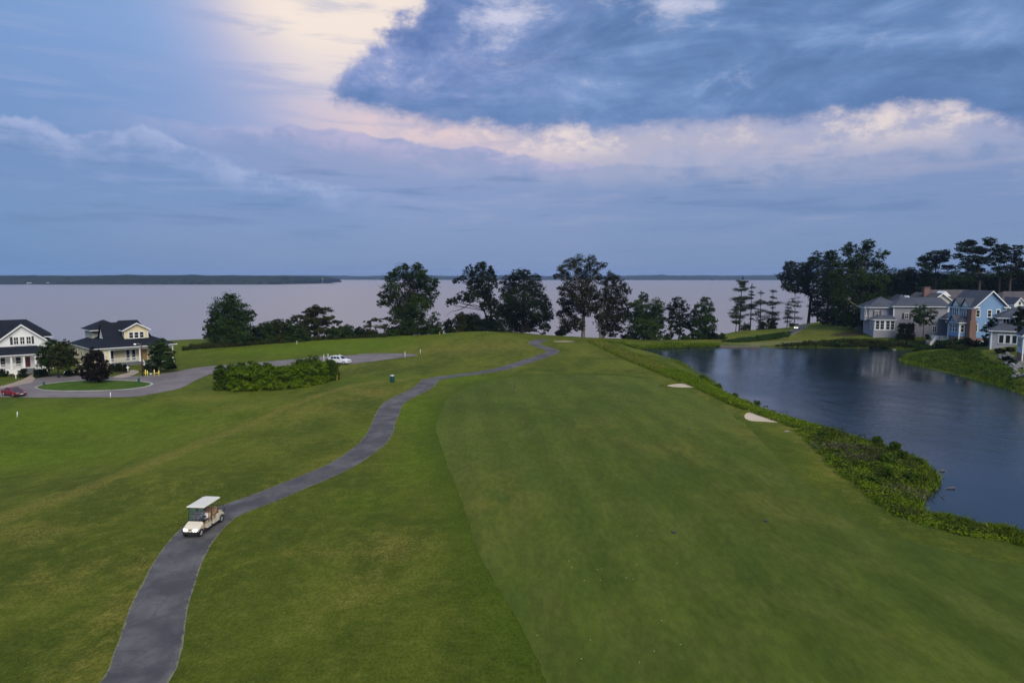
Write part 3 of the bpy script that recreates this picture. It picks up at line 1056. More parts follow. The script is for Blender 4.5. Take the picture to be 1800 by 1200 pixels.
for nm, pl, lb in (('walkway', [(38, 668), (54, 659.5), (62, 659.5), (58, 671), (44, 675), (0, 683), (0, 680)], 'tan walk from the white cottage steps to the drive'),
                   ('walkway', [(228, 651), (240, 651), (244, 655), (222, 663.5), (198, 664), (206, 660), (226, 655)], 'tan walk from the yellow cottage steps to the drive')):
    tag(drape(nm, [at(a, b)[:2] for a, b in pl], 0.065, M['walk'], .8, 3), lb, kind='structure')

# oval island in the drive with a kerb
isl = at(167, 678)
ICX, ICY, IRX, IRY = isl[0], isl[1], 9.2, 5.6
ring = MB()
NS = 72
irnd = random.Random(5)
isl_root = empty('island_kerb', ground_at(ICX, ICY), 0, 'ring of pale kerb stones round the oval lawn in the drive', 'kerb')
kz = isl[2]
for k in range(NS):
    a0, a1 = 2 * math.pi * (k + .04) / NS, 2 * math.pi * (k + .96) / NS
    mb = MB()
    w = .42 + irnd.uniform(-.05, .05)
    def pt(a, o, z): return ((IRX + o) * math.cos(a), (IRY + o) * math.sin(a), z)
    def gz(a, o): return h(ICX + (IRX + o) * math.cos(a), ICY + (IRY + o) * math.sin(a)) - kz
    zt = max(gz(a0, 0), gz(a1, 0), gz(a0, w), gz(a1, w)) + .13 + irnd.uniform(-.015, .015)
    zb = min(gz(a0, 0), gz(a1, w)) - .1
    mb.hexa([pt(a0, 0, zb), pt(a1, 0, zb), pt(a1, w, zb), pt(a0, w, zb)], [pt(a0, 0, zt), pt(a1, 0, zt), pt(a1, w, zt), pt(a0, w, zt)])
    mb.build('kerb_stone', M['kerb'], isl_root)


def lawn_mat():
    m, t, p = new_mat('lawn_grass')
    g = t.n.new('ShaderNodeTexCoord').outputs['Object']
    n1, n2 = t.noise(g, .5, 5, .65), t.noise(g, 7, 4, .75)
    c = t.mix(t.ss(n1, .35, .65), (0.034, 0.070, 0.004), (0.058, 0.098, 0.006))
    k = t.mr(n2, .2, .8, .75, 1.25)
    t.put(p.inputs['Base Color'], t.mix(1.0, c, t.vec(k, k, k), 'MULTIPLY'))
    p.inputs['Roughness'].default_value = .9
    p.inputs['Specular IOR Level'].default_value = .12
    return m


ov = [np.array([ICX + IRX * math.cos(2 * math.pi * k / 48), ICY + IRY * math.sin(2 * math.pi * k / 48)]) for k in range(48)]
M['lawn'] = lawn_mat()
tag(drape('island_lawn', ov, 0.12, M['lawn'], 1.0, 0), 'oval lawn in the middle of the drive', kind='structure')

# sand bunkers
for pl, lb in (([(1311, 729), (1318, 725.5), (1331, 726), (1342, 728), (1358, 733), (1372, 738), (1388, 742), (1372, 743), (1345, 741.5), (1322, 740), (1312, 736)], 'larger pale sand bunker beside the pond'),
               ([(1173, 678.5), (1183, 675.5), (1200, 674.5), (1212, 677), (1221, 681), (1208, 681.5), (1188, 681)], 'small pale sand bunker farther up the pond side'),
               ([(972, 599.6), (986, 598.6), (1006, 599), (1010, 600.4), (998, 601.6), (978, 601.4)], 'distant sand bunker under the pale trunked trees')):
    bo = [at(a, b)[:2] for a, b in pl]
    near_b = bo[0][1] < 130
    if near_b:
        bc_ = np.mean(bo, axis=0)
        bo = [bc_ + (p_ - bc_) * 1.10 for p_ in bo]
    bk = tag(drape('sand_bunker', bo, 0.03, M['sand'] if near_b else M['sand_far'], .5, 4), lb, kind='structure')
    if not near_b: continue
    B_ = catmull(bo, 6, True)
    nb_ = len(B_)
    nr_ = np.roll(B_, -1, 0) - np.roll(B_, 1, 0)
    nr_ = np.stack([nr_[:, 1], -nr_[:, 0]], 1) / np.linalg.norm(nr_, axis=1)[:, None]
    if inside(B_[:1] + nr_[:1] * .1, B_)[0]: nr_ = -nr_
    back = np.clip(.5 + .5 * (nr_[:, 1]), .1, 1)
    V_ = []
    for o_, z_ in ((-.12, -.02), (-.02, .16), (.10, .24), (.45, .17), (1.3, -.03)):
        q_ = B_ + nr_ * o_
        V_.append(np.column_stack([q_, heights(q_) + z_ * np.where(z_ > 0, .35 + .9 * back, 1) + .02]))
    V_ = np.vstack(V_)
    lm = bpy.data.meshes.new('grass_lip')
    lm.from_pydata(V_.tolist(), [], [(r * nb_ + k, r * nb_ + (k + 1) % nb_, (r + 1) * nb_ + (k + 1) % nb_, (r + 1) * nb_ + k) for r in range(4) for k in range(nb_)])
    lm.materials.append(M['grass'])
    lm.polygons.foreach_set('use_smooth', [True] * len(lm.polygons))
    link('grass_lip', lm, bk)
# far green beyond the pond
tag(drape('far_green', [at(a, b)[:2] for a, b in [(1265, 606), (1300, 603.5), (1360, 601), (1430, 598), (1470, 600), (1400, 605), (1330, 608), (1280, 608.5)]], 0.05,
          gravel_mat('dry_green', (0.084, 0.088, 0.012), (0.120, 0.112, 0.018)), 1.5, 4), 'pale mown strip on the far side of the pond', kind='structure')


# ------------------------------------------------------------------ water
def water_mat(name, col, rough, scale, strength, stretch=(1, 1, 1), ior=1.33, patch=0.0, wave=1.0):
    m, t, p = new_mat(name)
    g = t.n.new('ShaderNodeTexCoord').outputs['Object']
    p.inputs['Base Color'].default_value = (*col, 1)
    p.inputs['IOR'].default_value = ior
    n = t.noise(t.map(g, stretch), scale, 5, 0.62, 0.3)
    n2 = t.noise(t.map(g, stretch), scale * 0.14, 3, 0.5, 0.2)
    lull = t.noise(g, 0.028, 4, 0.55, 0.5)
    t.put(p.inputs['Roughness'], t.mr(lull, 0.35, 0.65, rough * (1 - patch), rough * (1 + patch)))
    b = t.n.new('ShaderNodeBump')
    t.put(b.inputs['Strength'], t.mr(lull, 0.35, 0.65, strength * (1 - patch), strength * (1 + patch)))
    b.inputs['Distance'].default_value = 0.12
    t.put(b.inputs['Height'], t.add(n, t.mul(n2, wave)))
    t.put(p.inputs['Normal'], b.outputs[0])
    return m


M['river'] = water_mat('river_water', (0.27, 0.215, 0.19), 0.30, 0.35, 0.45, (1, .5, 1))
M['pond'] = water_mat('pond_water', (0.012, 0.020, 0.030), 0.06, 2.2, 0.32, (1, .7, 1), patch=0.7, wave=2.0)
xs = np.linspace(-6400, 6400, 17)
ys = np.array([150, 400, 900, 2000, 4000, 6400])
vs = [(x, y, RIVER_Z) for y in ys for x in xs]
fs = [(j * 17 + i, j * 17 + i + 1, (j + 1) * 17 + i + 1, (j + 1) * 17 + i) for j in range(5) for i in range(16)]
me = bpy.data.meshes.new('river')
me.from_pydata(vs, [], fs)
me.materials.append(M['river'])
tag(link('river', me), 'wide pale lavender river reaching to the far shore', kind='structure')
c0 = POND_S.mean(0)
nrm = np.roll(POND_S, -1, 0) - np.roll(POND_S, 1, 0)
nrm = np.stack([nrm[:, 1], -nrm[:, 0]], 1) / np.linalg.norm(nrm, axis=1)[:, None]
if inside(POND_S[:1] + nrm[:1] * .5, POND_S)[0]: nrm = -nrm
PO = POND_S + nrm * 0.8
r = mgeo.delaunay_2d_cdt([Vector(p) for p in PO], [], [list(range(len(PO)))], 1, 1e-4)
me = bpy.data.meshes.new('pond')
me.from_pydata([(p.x, p.y, POND_Z) for p in r[0]], [], [tuple(f) for f in r[2]])
me.materials.append(M['pond'])
me.update()
if me.polygons[0].normal.z < 0: me.flip_normals()
tag(link('pond', me), 'dark blue pond beside the fairway', kind='structure')


# ------------------------------------------------------------------ far shores
def canopy(name, line, depth, hgt, seed, spacing, mt, label, kind):
    """a wood seen far off as one mass: a lumpy canopy on a low bank"""
    rg = np.random.default_rng(seed)
    L = np.array(line, float)
    d = np.concatenate([[0], np.cumsum(np.linalg.norm(np.diff(L, axis=0), axis=1))])
    n = int(d[-1] / spacing)
    s = np.linspace(0, d[-1], n)
    C = np.stack([np.interp(s, d, L[:, 0]), np.interp(s, d, L[:, 1])], 1)
    if np.ndim(hgt): hh = np.interp(s, d, hgt)
    else: hh = np.full(n, hgt)
    rows = [(0, -.02), (0.01, .35), (0.06, .72), (0.16, .92), (0.4, 1.0), (0.7, 1.0), (1.0, .95), (1.05, 0)]
    V = []
    lump = np.convolve(rg.normal(0, 1, n + 8), np.ones(9) / 9, 'valid') * .22
    for k, (f, z) in enumerate(rows):
        jit = rg.normal(0, .09, n) * (0.15 < z) + lump * (z > .5)
        zz_ = hh * (z * (1 + jit))
        V.append(np.column_stack([C[:, 0] + rg.normal(0, spacing * .25, n), C[:, 1] + f * depth + rg.normal(0, spacing * .3, n) * (f > 0), RIVER_Z + zz_]))
    V = np.vstack(V)
    fs = [(k * n + i, k * n + i + 1, (k + 1) * n + i + 1, (k + 1) * n + i) for k in range(len(rows) - 1) for i in range(n - 1)]
    me = bpy.data.meshes.new(name)
    me.from_pydata(V.tolist(), [], fs)
    me.materials.append(mt)
    return tag(link(name, me), label, kind=kind)


def wood_mat():
    m, t, p = new_mat('far_wood')
    g = t.n.new('ShaderNodeTexCoord').outputs['Object']
    n = t.noise(g, 0.05, 5, 0.7)
    t.put(p.inputs['Base Color'], t.mix(t.ss(n, .35, .65), (0.010, 0.014, 0.009), (0.026, 0.034, 0.016)))
    p.inputs['Roughness'].default_value = 1
    p.inputs['Specular IOR Level'].default_value = 0.0
    return m


M['far_wood'] = wood_mat()


def RV(px, py):
    p = PZ(px, py, RIVER_Z)
    return (p[0], p[1])


near_sh = [RV(-700, 499.5), RV(-300, 500), RV(0, 500), RV(250, 500.2), RV(420, 500.2), RV(478, 500.0), RV(500, 499.6)]
canopy('far_wood', near_sh, 700, [22, 23, 22, 24, 24, 23, 10], 3, 9, M['far_wood'], 'wooded point of land across the river on the left', 'stuff')
spit = [RV(486, 499.5), RV(520, 499.2), RV(550, 498.8), RV(573, 498.4), RV(584, 498.2)]
canopy('far_spit', spit, 60, [7, 6, 7, 3, .5], 5, 6, M['far_wood'], 'low scrubby spit running out from the wooded point', 'stuff')
far_sh = [(-4200, 4700), (-1900, 4650), (-800, 4500), (0, 4350), (900, 4300), (1800, 4250), (2800, 4200), (4200, 4100)]
canopy('far_wood', far_sh, 900, [26, 26, 25, 25, 27, 28, 30, 28], 8, 22, M['far_wood'], 'long blue wooded shore on the horizon across the river', 'stuff')
for i, (px, w) in enumerate([(58, 14), (90, 10), (139, 12), (165, 22), (181, 14)]):
    p = RV(px, 499.9)
    b = MB().box(-w / 2, w / 2, -4, 4, 0, 5.0).prism([(-w / 2 - .5, 5), (w / 2 + .5, 5), (0, 8)], 'y', -4.5, 4.5, 1)
    o = b.build('waterfront_house', [M['white'], M['roof_grey']], None, (p[0], p[1] - 12, RIVER_Z + .6))
    tag(o, 'tiny white waterfront house at the foot of the far wooded point', 'house', 'tiny houses on the far shore')
    MB().box(-w / 2 - 2, w / 2 + 2, -8, 8, -1.2, .0).build('foundation', M['stone'], o)
p = RV(566, 498.6)
b = MB().tube([(0, 0, 0), (0, 0, 16)], [1.4, .9], 8)
o = b.build('beacon_tower', M['wood_grey'], None, (p[0], p[1] + 10, RIVER_Z))
tag(o, 'slender grey beacon tower on the far low spit', 'tower')
MB().tube([(0, 0, 16), (0, 0, 18)], [1.6, 1.2], 8).build('lantern', M['white'], o)

# ------------------------------------------------------------------ haze
hz = MB().box(-6500, 6500, -300, 6500, -16, 60)
hm = bpy.data.materials.new('haze')
hm.use_nodes = True
hm.node_tree.nodes.clear()
_v = hm.node_tree.nodes.new('ShaderNodeVolumePrincipled')
_v.inputs['Color'].default_value = (0.46, 0.64, 1.0, 1)
_v.inputs['Density'].default_value = 0.00009
_v.inputs['Anisotropy'].default_value = 0.0
_o = hm.node_tree.nodes.new('ShaderNodeOutputMaterial')
hm.node_tree.links.new(_v.outputs[0], _o.inputs['Volume'])
tag(hz.build('haze', hm), 'thin blue evening haze over the whole view', kind='stuff')

# ------------------------------------------------------------------ foliage
def leaf_quads(cen, size, rng, up=0.35, aspect=0.6, out=None):
    """many small leaf faces: rhombs of random attitude"""
    n = len(cen)
    nv = rng.normal(0, 1, (n, 3))
    nv /= np.linalg.norm(nv, axis=1)[:, None] + 1e-9
    nv[:, 2] = np.abs(nv[:, 2])
    nv += np.array([0, 0, up])
    if out is not None: nv += out * 0.6
    nv /= np.linalg.norm(nv, axis=1)[:, None] + 1e-9
    a = rng.normal(0, 1, (n, 3))
    u = np.cross(nv, a)
    u /= np.linalg.norm(u, axis=1)[:, None] + 1e-9
    w = np.cross(nv, u)
    s = size * rng.uniform(.6, 1.35, n)[:, None] * .5
    fold = nv * s * rng.uniform(-.25, .25, (n, 1))
    return np.stack([cen - u * s + fold, cen - w * s * aspect, cen + u * s + fold, cen + w * s * aspect], 1).reshape(-1, 3)


def quads_mesh(name, v, mt):
    n = len(v) // 4
    me = bpy.data.meshes.new(name)
    me.vertices.add(len(v))
    me.vertices.foreach_set('co', v.astype(np.float32).ravel())
    me.loops.add(4 * n)
    me.loops.foreach_set('vertex_index', np.arange(4 * n, dtype=np.int32))
    me.polygons.add(n)
    me.polygons.foreach_set('loop_start', np.arange(0, 4 * n, 4, dtype=np.int32))
    me.update(calc_edges=True)
    me.materials.append(mt)
    return me


def lobe_leaves(lobes, leaf, rng, dens=1.0, flat=1.0, clump=0.32):
    """leaf clumps through the volume of each lobe (x, y, z, r); returns positions and outward directions"""
    pos, out = [], []
    tot = np.array([np.mean([l[k] for l in lobes]) for k in range(3)])
    for (x, y, z, r) in lobes:
        nc = max(9, int(17 * dens * (r / 1.2) ** 1.5))
        d = rng.normal(0, 1, (nc, 3))
        d /= np.linalg.norm(d, axis=1)[:, None]
        rad = r * rng.uniform(.15, 1.0, (nc, 1)) ** .45
        cc = d * rad * np.array([1, 1, flat]) + np.array([x, y, z])
        area = math.pi * r * r
        nl = int(dens * 8.0 * area / (leaf * leaf * .6) / nc) + 2
        cr = clump * r * rng.uniform(.6, 1.25, (nc, 1, 1))
        q = cc[:, None] + rng.normal(0, .5, (nc, nl, 3)) * cr * np.array([1, 1, .8 * flat])
        pos.append(q.reshape(-1, 3))
    pos = np.vstack(pos)
    o = pos - tot
    o /= np.linalg.norm(o, axis=1)[:, None] + 1e-6
    return pos, o


def limb(mb, a, b, r0, r1, rng, sag=0.12, n=6):
    a, b = np.array(a, float), np.array(b, float)
    L = np.linalg.norm(b - a)
    k = rng.normal(0, sag * L * .5, 3)
    pts, rr = [], []
    for i in range(n):
        t = i / (n - 1)
        pts.append(a + (b - a) * np.array([t, t, t ** .85]) + k * math.sin(math.pi * t) + rng.normal(0, .015 * L, 3) * (0 < i < n - 1))
        rr.append(r0 + (r1 - r0) * t)
    mb.tube(pts, rr, 6)


def tree(name, bx, by, Y, lobes_px, leaf_m, bark_m, label, cat='tree', group=None, leaf=0.42, dens=1.0, flat=0.85, trunk_r=0.3, seed=0, fork=0.35, stems=1, depth=0.55, bz=None, clump=.32):
    """bx, by: foot of the trunk in the photograph; lobes: photograph points and radii of the crown masses, given depth here"""
    rng = np.random.default_rng(seed + int(bx * 7 + by))
    if Y is None:
        b = at(bx, by)
        Y = b[1]
    else:
        b = P(bx, by, Y)
    z0 = h(b[0], b[1]) if bz is None else bz
    lob = []
    wpx = max(l[0] for l in lobes_px) - min(l[0] for l in lobes_px)
    for (px, py, r) in lobes_px:
        dy_ = rng.normal(0, 1) * depth * max(wpx * .32, 6) * Y / 1200
        q = P(px, py, Y)
        R = r * Y / 1200 * 1.26
        lob.append((q[0] - b[0], dy_, q[2] - z0, R))
    root = empty(name, (b[0], b[1], z0), 0, label, cat, group)
    top = max(l[2] for l in lob)
    low_ = min(l[2] - l[3] for l in lob)
    mb = MB()
    for s in range(stems):
        a = 2 * math.pi * s / max(stems, 1) + rng.uniform(0, 1)
        off = np.array([math.cos(a), math.sin(a), 0]) * (trunk_r * 1.6 if stems > 1 else 0)
        fk = off + np.array([off[0] * 2 + rng.normal(0, .02) * top, off[1] * 2, max(top * fork, .8)])
        mid = np.array([np.mean([l[0] for l in lob]) * .5, 0, top * .78]) + off * 2.5
        mb.tube([off + np.array([0, 0, -.5]), off + np.array([0, 0, .05]), off + (fk - off) * .3, fk, (fk + mid) / 2 + rng.normal(0, .02 * top, 3), mid],
                [trunk_r * 1.6, trunk_r * 1.25, trunk_r, trunk_r * .82, trunk_r * .5, trunk_r * .16], 8)
        for i, l in enumerate(lob):
            if i % stems != s: continue
            t = rng.uniform(.0, .7)
            st = fk + (mid - fk) * t
            if l[2] < st[2]: st = fk * np.array([1, 1, 1])
            if l[2] < st[2] - 1.0: st = off + (fk - off) * max(.35, min(1, l[2] / max(fk[2], .1)))
            rr = trunk_r * (.48 - .3 * t)
            limb(mb, st, l[:3], rr, rr * .22, rng)
            for _ in range(2):
                d = rng.normal(0, 1, 3)
                d /= np.linalg.norm(d)
                limb(mb, l[:3], np.array(l[:3]) + d * l[3] * .8, rr * .25, rr * .08, rng, n=4)
    mb.build('trunk', bark_m, root)
    pos, out = lobe_leaves(lob, leaf, rng, dens, flat, clump)
    pos = pos[pos[:, 2] > .05]
    out = pos - np.array([0, 0, top * .55])
    out /= np.linalg.norm(out, axis=1)[:, None] + 1e-6
    link('crown', quads_mesh('crown', leaf_quads(pos, leaf, rng, .3, .62, out), leaf_m), root)
    return root


def conifer(name, bx, by, Y, top_px, wid_px, leaf_m, bark_m, label, group=None, sparse=1.0, bare=.3, seed=0, layers=10, leaf=.36):
    """open pine: a straight stem with flat whorls of branches"""
    rng = np.random.default_rng(seed + int(bx * 3))
    b = P(bx, by, Y)
    z0 = h(b[0], b[1])
    H = P(bx, top_px, Y)[2] - z0
    Wd = wid_px * Y / 1200 / 2
    root = empty(name, (b[0], b[1], z0), 0, label, 'tree', group)
    mb = MB()
    lean = rng.normal(0, .02, 2)
    stem = lambda t: np.array([lean[0] * H * t * t + .12 * math.sin(5 * t), lean[1] * H * t, H * t])
    mb.tube([stem(t) + np.array([0, 0, -.5 * (t == 0)]) for t in np.linspace(0, 1, 8)], np.linspace(.026, .004, 8) * H * .6, 7)
    pos = []
    for k in range(layers):
        t = bare + (1 - bare) * (k + rng.uniform(-.6, 1.0)) / layers
        t = min(max(t, bare * .8), .97)
        rad = Wd * (1.0 - .72 * max(0.0, (t - bare) / (1 - bare)) ** 1.3) * rng.uniform(.55, 1.1)
        nb = rng.integers(2, 6)
        a0 = rng.uniform(0, 6.28)
        for j in range(nb):
            a = a0 + 6.28 * j / nb + rng.normal(0, .3)
            rr = rad * rng.uniform(.35, 1.2)
            s = stem(t)
            e = s + np.array([math.cos(a) * rr, math.sin(a) * rr, rng.uniform(-.22, .38) * rr])
            limb(mb, s, e, .012 * H * .4, .01, rng, .1, 4)
            n = int(130 * sparse * max(rr, .6))
            f = rng.uniform(.35, 1.08, (n, 1))
            q = s + (e - s) * f + rng.normal(0, .20 + .13 * rr, (n, 3)) * np.array([1, 1, .5])
            pos.append(q)
    q = stem(1.0) + rng.normal(0, .4, (60, 3)) * np.array([.6, .6, 1.2]) - np.array([0, 0, .4])
    pos.append(q)
    mb.build('trunk', bark_m, root)
    pos = np.vstack(pos)
    link('crown', quads_mesh('crown', leaf_quads(pos, leaf, rng, .6, .45), leaf_m), root)
    return root


def shrub(name, px, py, r_px, h_px, leaf_m, label, group=None, Y=None, leaf=.24, dens=1.0, seed=0, cat='bush', n=5, xy=None, rad=None, hgt=None, clump=.30, flat=.9, dome=False):
    """a low bush: overlapping lobes of leaf clumps over a few stems"""
    rng = np.random.default_rng(seed + int(px * 5 + py * 3))
    if xy is not None: b = ground_at(*xy)
    elif Y is None: b = atz(px, py)
    else:
        b = P(px, py, Y)
        b = (b[0], b[1], h(b[0], b[1]))
    R = rad if rad else r_px * b[1] / 1200
    Hh = hgt if hgt else h_px * b[1] / 1200
    lob = []
    for i in range(n):
        a = 6.28 * i / n + rng.uniform(0, .8)
        rr = R * rng.uniform(.52, .68)
        lob.append((math.cos(a) * R * .48, math.sin(a) * R * .48, max(Hh - rr * rng.uniform(1.0, 1.5), rr * .55), rr))
        lob.append((math.cos(a + .5) * R * .5, math.sin(a + .5) * R * .5, rr * .6, rr))
    lob.append((0, 0, Hh - R * .55, R * .6))
    lob.append((0, 0, R * .5, R * .6))
    if Hh > 1.9 * R:                           # tall clipped shapes are filled all the way up
        for zt in np.linspace(R * .6, Hh - R * .7, max(2, int(Hh / (R * .6)))):
            lob.append((0, 0, zt, R * (.98 - .22 * (zt / Hh) ** 2)))
    if dome: lob += [(0, 0, Hh - R * .66, R * .74), (0, 0, R * .7, R * .85)]
    root = empty(name, b, 0, label, cat, group)
    mb = MB()
    for l in lob[:5]:
        limb(mb, (0, 0, -.1), l[:3], .05 * R + .01, .008, rng, n=4)
    mb.build('stems', M['bark_dark'], root)
    pos, out = lobe_leaves(lob, leaf, rng, dens, flat, clump)
    pos = pos[(pos[:, 2] > 0.02) & (pos[:, 2] < Hh * 1.06)]
    out = pos - np.array([0, 0, Hh * .4])
    out /= np.linalg.norm(out, axis=1)[:, None] + 1e-6
    link('foliage', quads_mesh('foliage', leaf_quads(pos, leaf, rng, .25, .62, out), leaf_m), root)
    return root


G_BLUFF = 'trees along the bluff above the river'
tree('broadleaf_tree', 398, 607, 172, [(400, 532, 17), (385, 545, 16), (418, 545, 15), (432, 556, 10), (376, 565, 15), (402, 562, 20), (424, 570, 15), (388, 588, 20), (415, 590, 18), (366, 588, 9), (370, 578, 9), (430, 590, 12), (405, 575, 20), (395, 522, 6), (408, 525, 7), (372, 597, 8)],
     M['leaf_mid'], M['bark_dark'], 'dense rounded dark tree standing alone at the left end of the bluff trees', group=G_BLUFF, trunk_r=.3, fork=.2, seed=1)
tree('broadleaf_tree', 553, 598, 188, [(555, 545, 12), (540, 550, 11), (570, 547, 11), (525, 558, 10), (580, 558, 9), (548, 560, 14), (565, 566, 15), (510, 565, 8), (535, 572, 14), (588, 568, 8), (575, 580, 12), (550, 582, 14), (556, 538, 6), (520, 575, 9)],
     M['leaf_olive'], M['bark_dark'], 'broad flat layered tree beside the river left of the tallest bluff trees', group=G_BLUFF, flat=.45, dens=.8, trunk_r=.22, fork=.25, seed=2)
tree('broadleaf_tree', 676, 593, 190, [(660, 563, 9), (680, 562, 9), (695, 566, 9), (650, 572, 8), (670, 574, 10), (690, 578, 9), (703, 575, 6), (645, 566, 6)],
     M['leaf_olive'], M['bark_dark'], 'low airy flat topped tree at the foot of the round bluff tree', group=G_BLUFF, flat=.35, dens=.6, trunk_r=.16, fork=.3, seed=3)
tree('broadleaf_tree', 722, 590, 195, [(728, 480, 13), (708, 478, 12), (745, 483, 10), (690, 490, 11), (718, 495, 16), (748, 500, 14), (764, 496, 7), (692, 510, 15), (730, 515, 19), (758, 515, 10), (682, 527, 10), (705, 532, 17), (735, 538, 17), (752, 532, 10), (668, 534, 6), (715, 556, 16), (698, 550, 11), (735, 562, 13), (722, 575, 14), (675, 518, 7), (735, 468, 7), (715, 468, 6), (690, 480, 7)],
     M['leaf_oak'], M['bark_dark'], 'big round crowned tree with a thrusting left branch on the bluff', group=G_BLUFF, trunk_r=.5, fork=.25, seed=4)
tree('broadleaf_tree', 752, 590, 193, [(765, 556, 7), (760, 568, 10), (772, 572, 7), (750, 578, 11), (768, 582, 9)],
     M['leaf_mid'], M['bark_dark'], 'small leaning tree tucked under the right of the round crowned tree', group=G_BLUFF, dens=.7, trunk_r=.13, seed=5)
t3 = tree('broadleaf_tree', 862, 590, 197, [(843, 468, 9), (828, 476, 10), (855, 478, 11), (866, 486, 8), (838, 488, 13), (858, 498, 13), (832, 500, 11), (873, 498, 7), (803, 493, 6), (812, 489, 6), (845, 512, 13), (830, 518, 11), (814, 521, 9), (800, 527, 7), (792, 533, 5), (858, 520, 10), (866, 532, 9), (852, 537, 8), (868, 550, 8), (858, 562, 8), (870, 570, 10), (845, 470, 7), (789, 528, 4)],
     M['leaf_dark'], M['bark_dark'], 'irregular dark tree with a long low bare branch reaching left', group=G_BLUFF, trunk_r=.42, fork=.3, seed=6, clump=.28)
_b = t3.location
_mb = MB()
_q = [P(x, y, 197) for x, y in [(858, 562), (845, 532), (832, 528), (818, 540), (806, 545), (792, 548), (783, 556)]]
_mb.tube([(a - _b[0], 0.4 * i - 1, c - _b[2]) for i, (a, _, c) in enumerate(_q)], [.26, .22, .17, .13, .10, .06, .02], 6)
_q = [P(x, y, 197) for x, y in [(818, 540), (808, 538), (798, 541)]]
_mb.tube([(a - _b[0], 0.5, c - _b[2]) for a, _, c in _q], [.08, .05, .02], 5)
_mb.build('bare_branch', M['bark_dark'], t3)
tree('broadleaf_tree', 918, 592, 200, [(910, 482, 10), (925, 482, 9), (940, 492, 10), (896, 494, 12), (918, 500, 15), (893, 512, 13), (940, 508, 14), (915, 525, 22), (950, 524, 12), (888, 532, 14), (905, 548, 18), (940, 545, 18), (960, 545, 9), (885, 556, 12), (915, 570, 18), (948, 565, 13), (966, 556, 8), (958, 574, 7), (952, 586, 5), (900, 580, 15), (928, 582, 12), (876, 545, 7), (960, 534, 8)],
     M['leaf_dark'], M['bark_dark'], 'dense very dark tree left of the gap over the path end', group=G_BLUFF, trunk_r=.5, fork=.2, seed=7)
tree('broadleaf_tree', 1025, 594, 197, [(1018, 457, 9), (1000, 462, 8), (1042, 458, 9), (1053, 467, 7), (985, 475, 8), (1012, 470, 10), (1035, 472, 9), (992, 484, 9), (1022, 485, 11), (1045, 484, 9), (976, 485, 5), (1005, 500, 12), (1030, 502, 12), (990, 512, 10), (1015, 520, 14), (1042, 518, 11), (988, 530, 8), (1005, 540, 13), (1030, 542, 13), (1000, 560, 12), (1015, 570, 11), (995, 578, 9), (985, 552, 6), (1060, 466, 4)],
     M['leaf_brown'], M['bark_pale'], 'tallest airy olive brown tree with a pale trunk beside the far bunker', group=G_BLUFF, trunk_r=.5, fork=.33, dens=1.0, seed=8, clump=.40, leaf=.40)
tree('broadleaf_tree', 1058, 598, 195, [(1075, 486, 8), (1062, 494, 9), (1085, 493, 9), (1092, 506, 9), (1072, 508, 12), (1100, 512, 6), (1058, 520, 12), (1085, 524, 12), (1070, 535, 13), (1095, 532, 7), (1050, 540, 10), (1082, 548, 13), (1062, 558, 13), (1100, 545, 6), (1090, 562, 10), (1075, 575, 11), (1093, 580, 7), (1080, 590, 7), (1060, 580, 9), (1108, 538, 5)],
     M['leaf_brown'], M['bark_pale'], 'dull brown tree with twin pale trunks just right of the tallest bluff tree', group=G_BLUFF, trunk_r=.34, fork=.3, dens=.95, stems=2, seed=9, clump=.36)
tree('broadleaf_tree', 1138, 603, 195, [(1135, 525, 8), (1120, 538, 11), (1148, 534, 11), (1133, 548, 17), (1158, 546, 9), (1115, 558, 13), (1152, 562, 14), (1132, 572, 18), (1112, 580, 10), (1158, 580, 11), (1128, 592, 13), (1150, 594, 11), (1110, 594, 8), (1165, 562, 6), (1130, 518, 5)],
     M['leaf_mid'], M['bark_dark'], 'compact dark green tree beside the head of the pond', group=G_BLUFF, trunk_r=.3, fork=.18, seed=10)
tree('broadleaf_tree', 1193, 602, 200, [(1193, 530, 9), (1183, 540, 9), (1203, 540, 8), (1190, 553, 11), (1205, 556, 7), (1178, 562, 7), (1195, 568, 9), (1207, 570, 6), (1183, 578, 8), (1176, 590, 6), (1195, 582, 6), (1200, 589, 4)],
     M['leaf_dark'], M['bark_dark'], 'slim dark tree with a bare lower trunk beyond the pond head', group=G_BLUFF, trunk_r=.22, fork=.35, seed=11)
tree('broadleaf_tree', 1216, 602, 203, [(1218, 550, 7), (1222, 562, 8), (1215, 572, 8), (1220, 584, 6), (1214, 592, 6)],
     M['leaf_dark'], M['bark_dark'], 'thin small tree wedged between the slim dark tree and the bushy one', group=G_BLUFF, trunk_r=.13, seed=12)
tree('broadleaf_tree', 1238, 603, 198, [(1238, 530, 8), (1228, 540, 9), (1245, 542, 9), (1235, 555, 13), (1250, 560, 8), (1228, 568, 10), (1245, 574, 11), (1230, 585, 10), (1248, 590, 8), (1236, 596, 9), (1222, 594, 6)],
     M['leaf_mid'], M['bark_dark'], 'bushy green tree nearest the pines above the pond head', group=G_BLUFF, trunk_r=.22, fork=.2, seed=13)

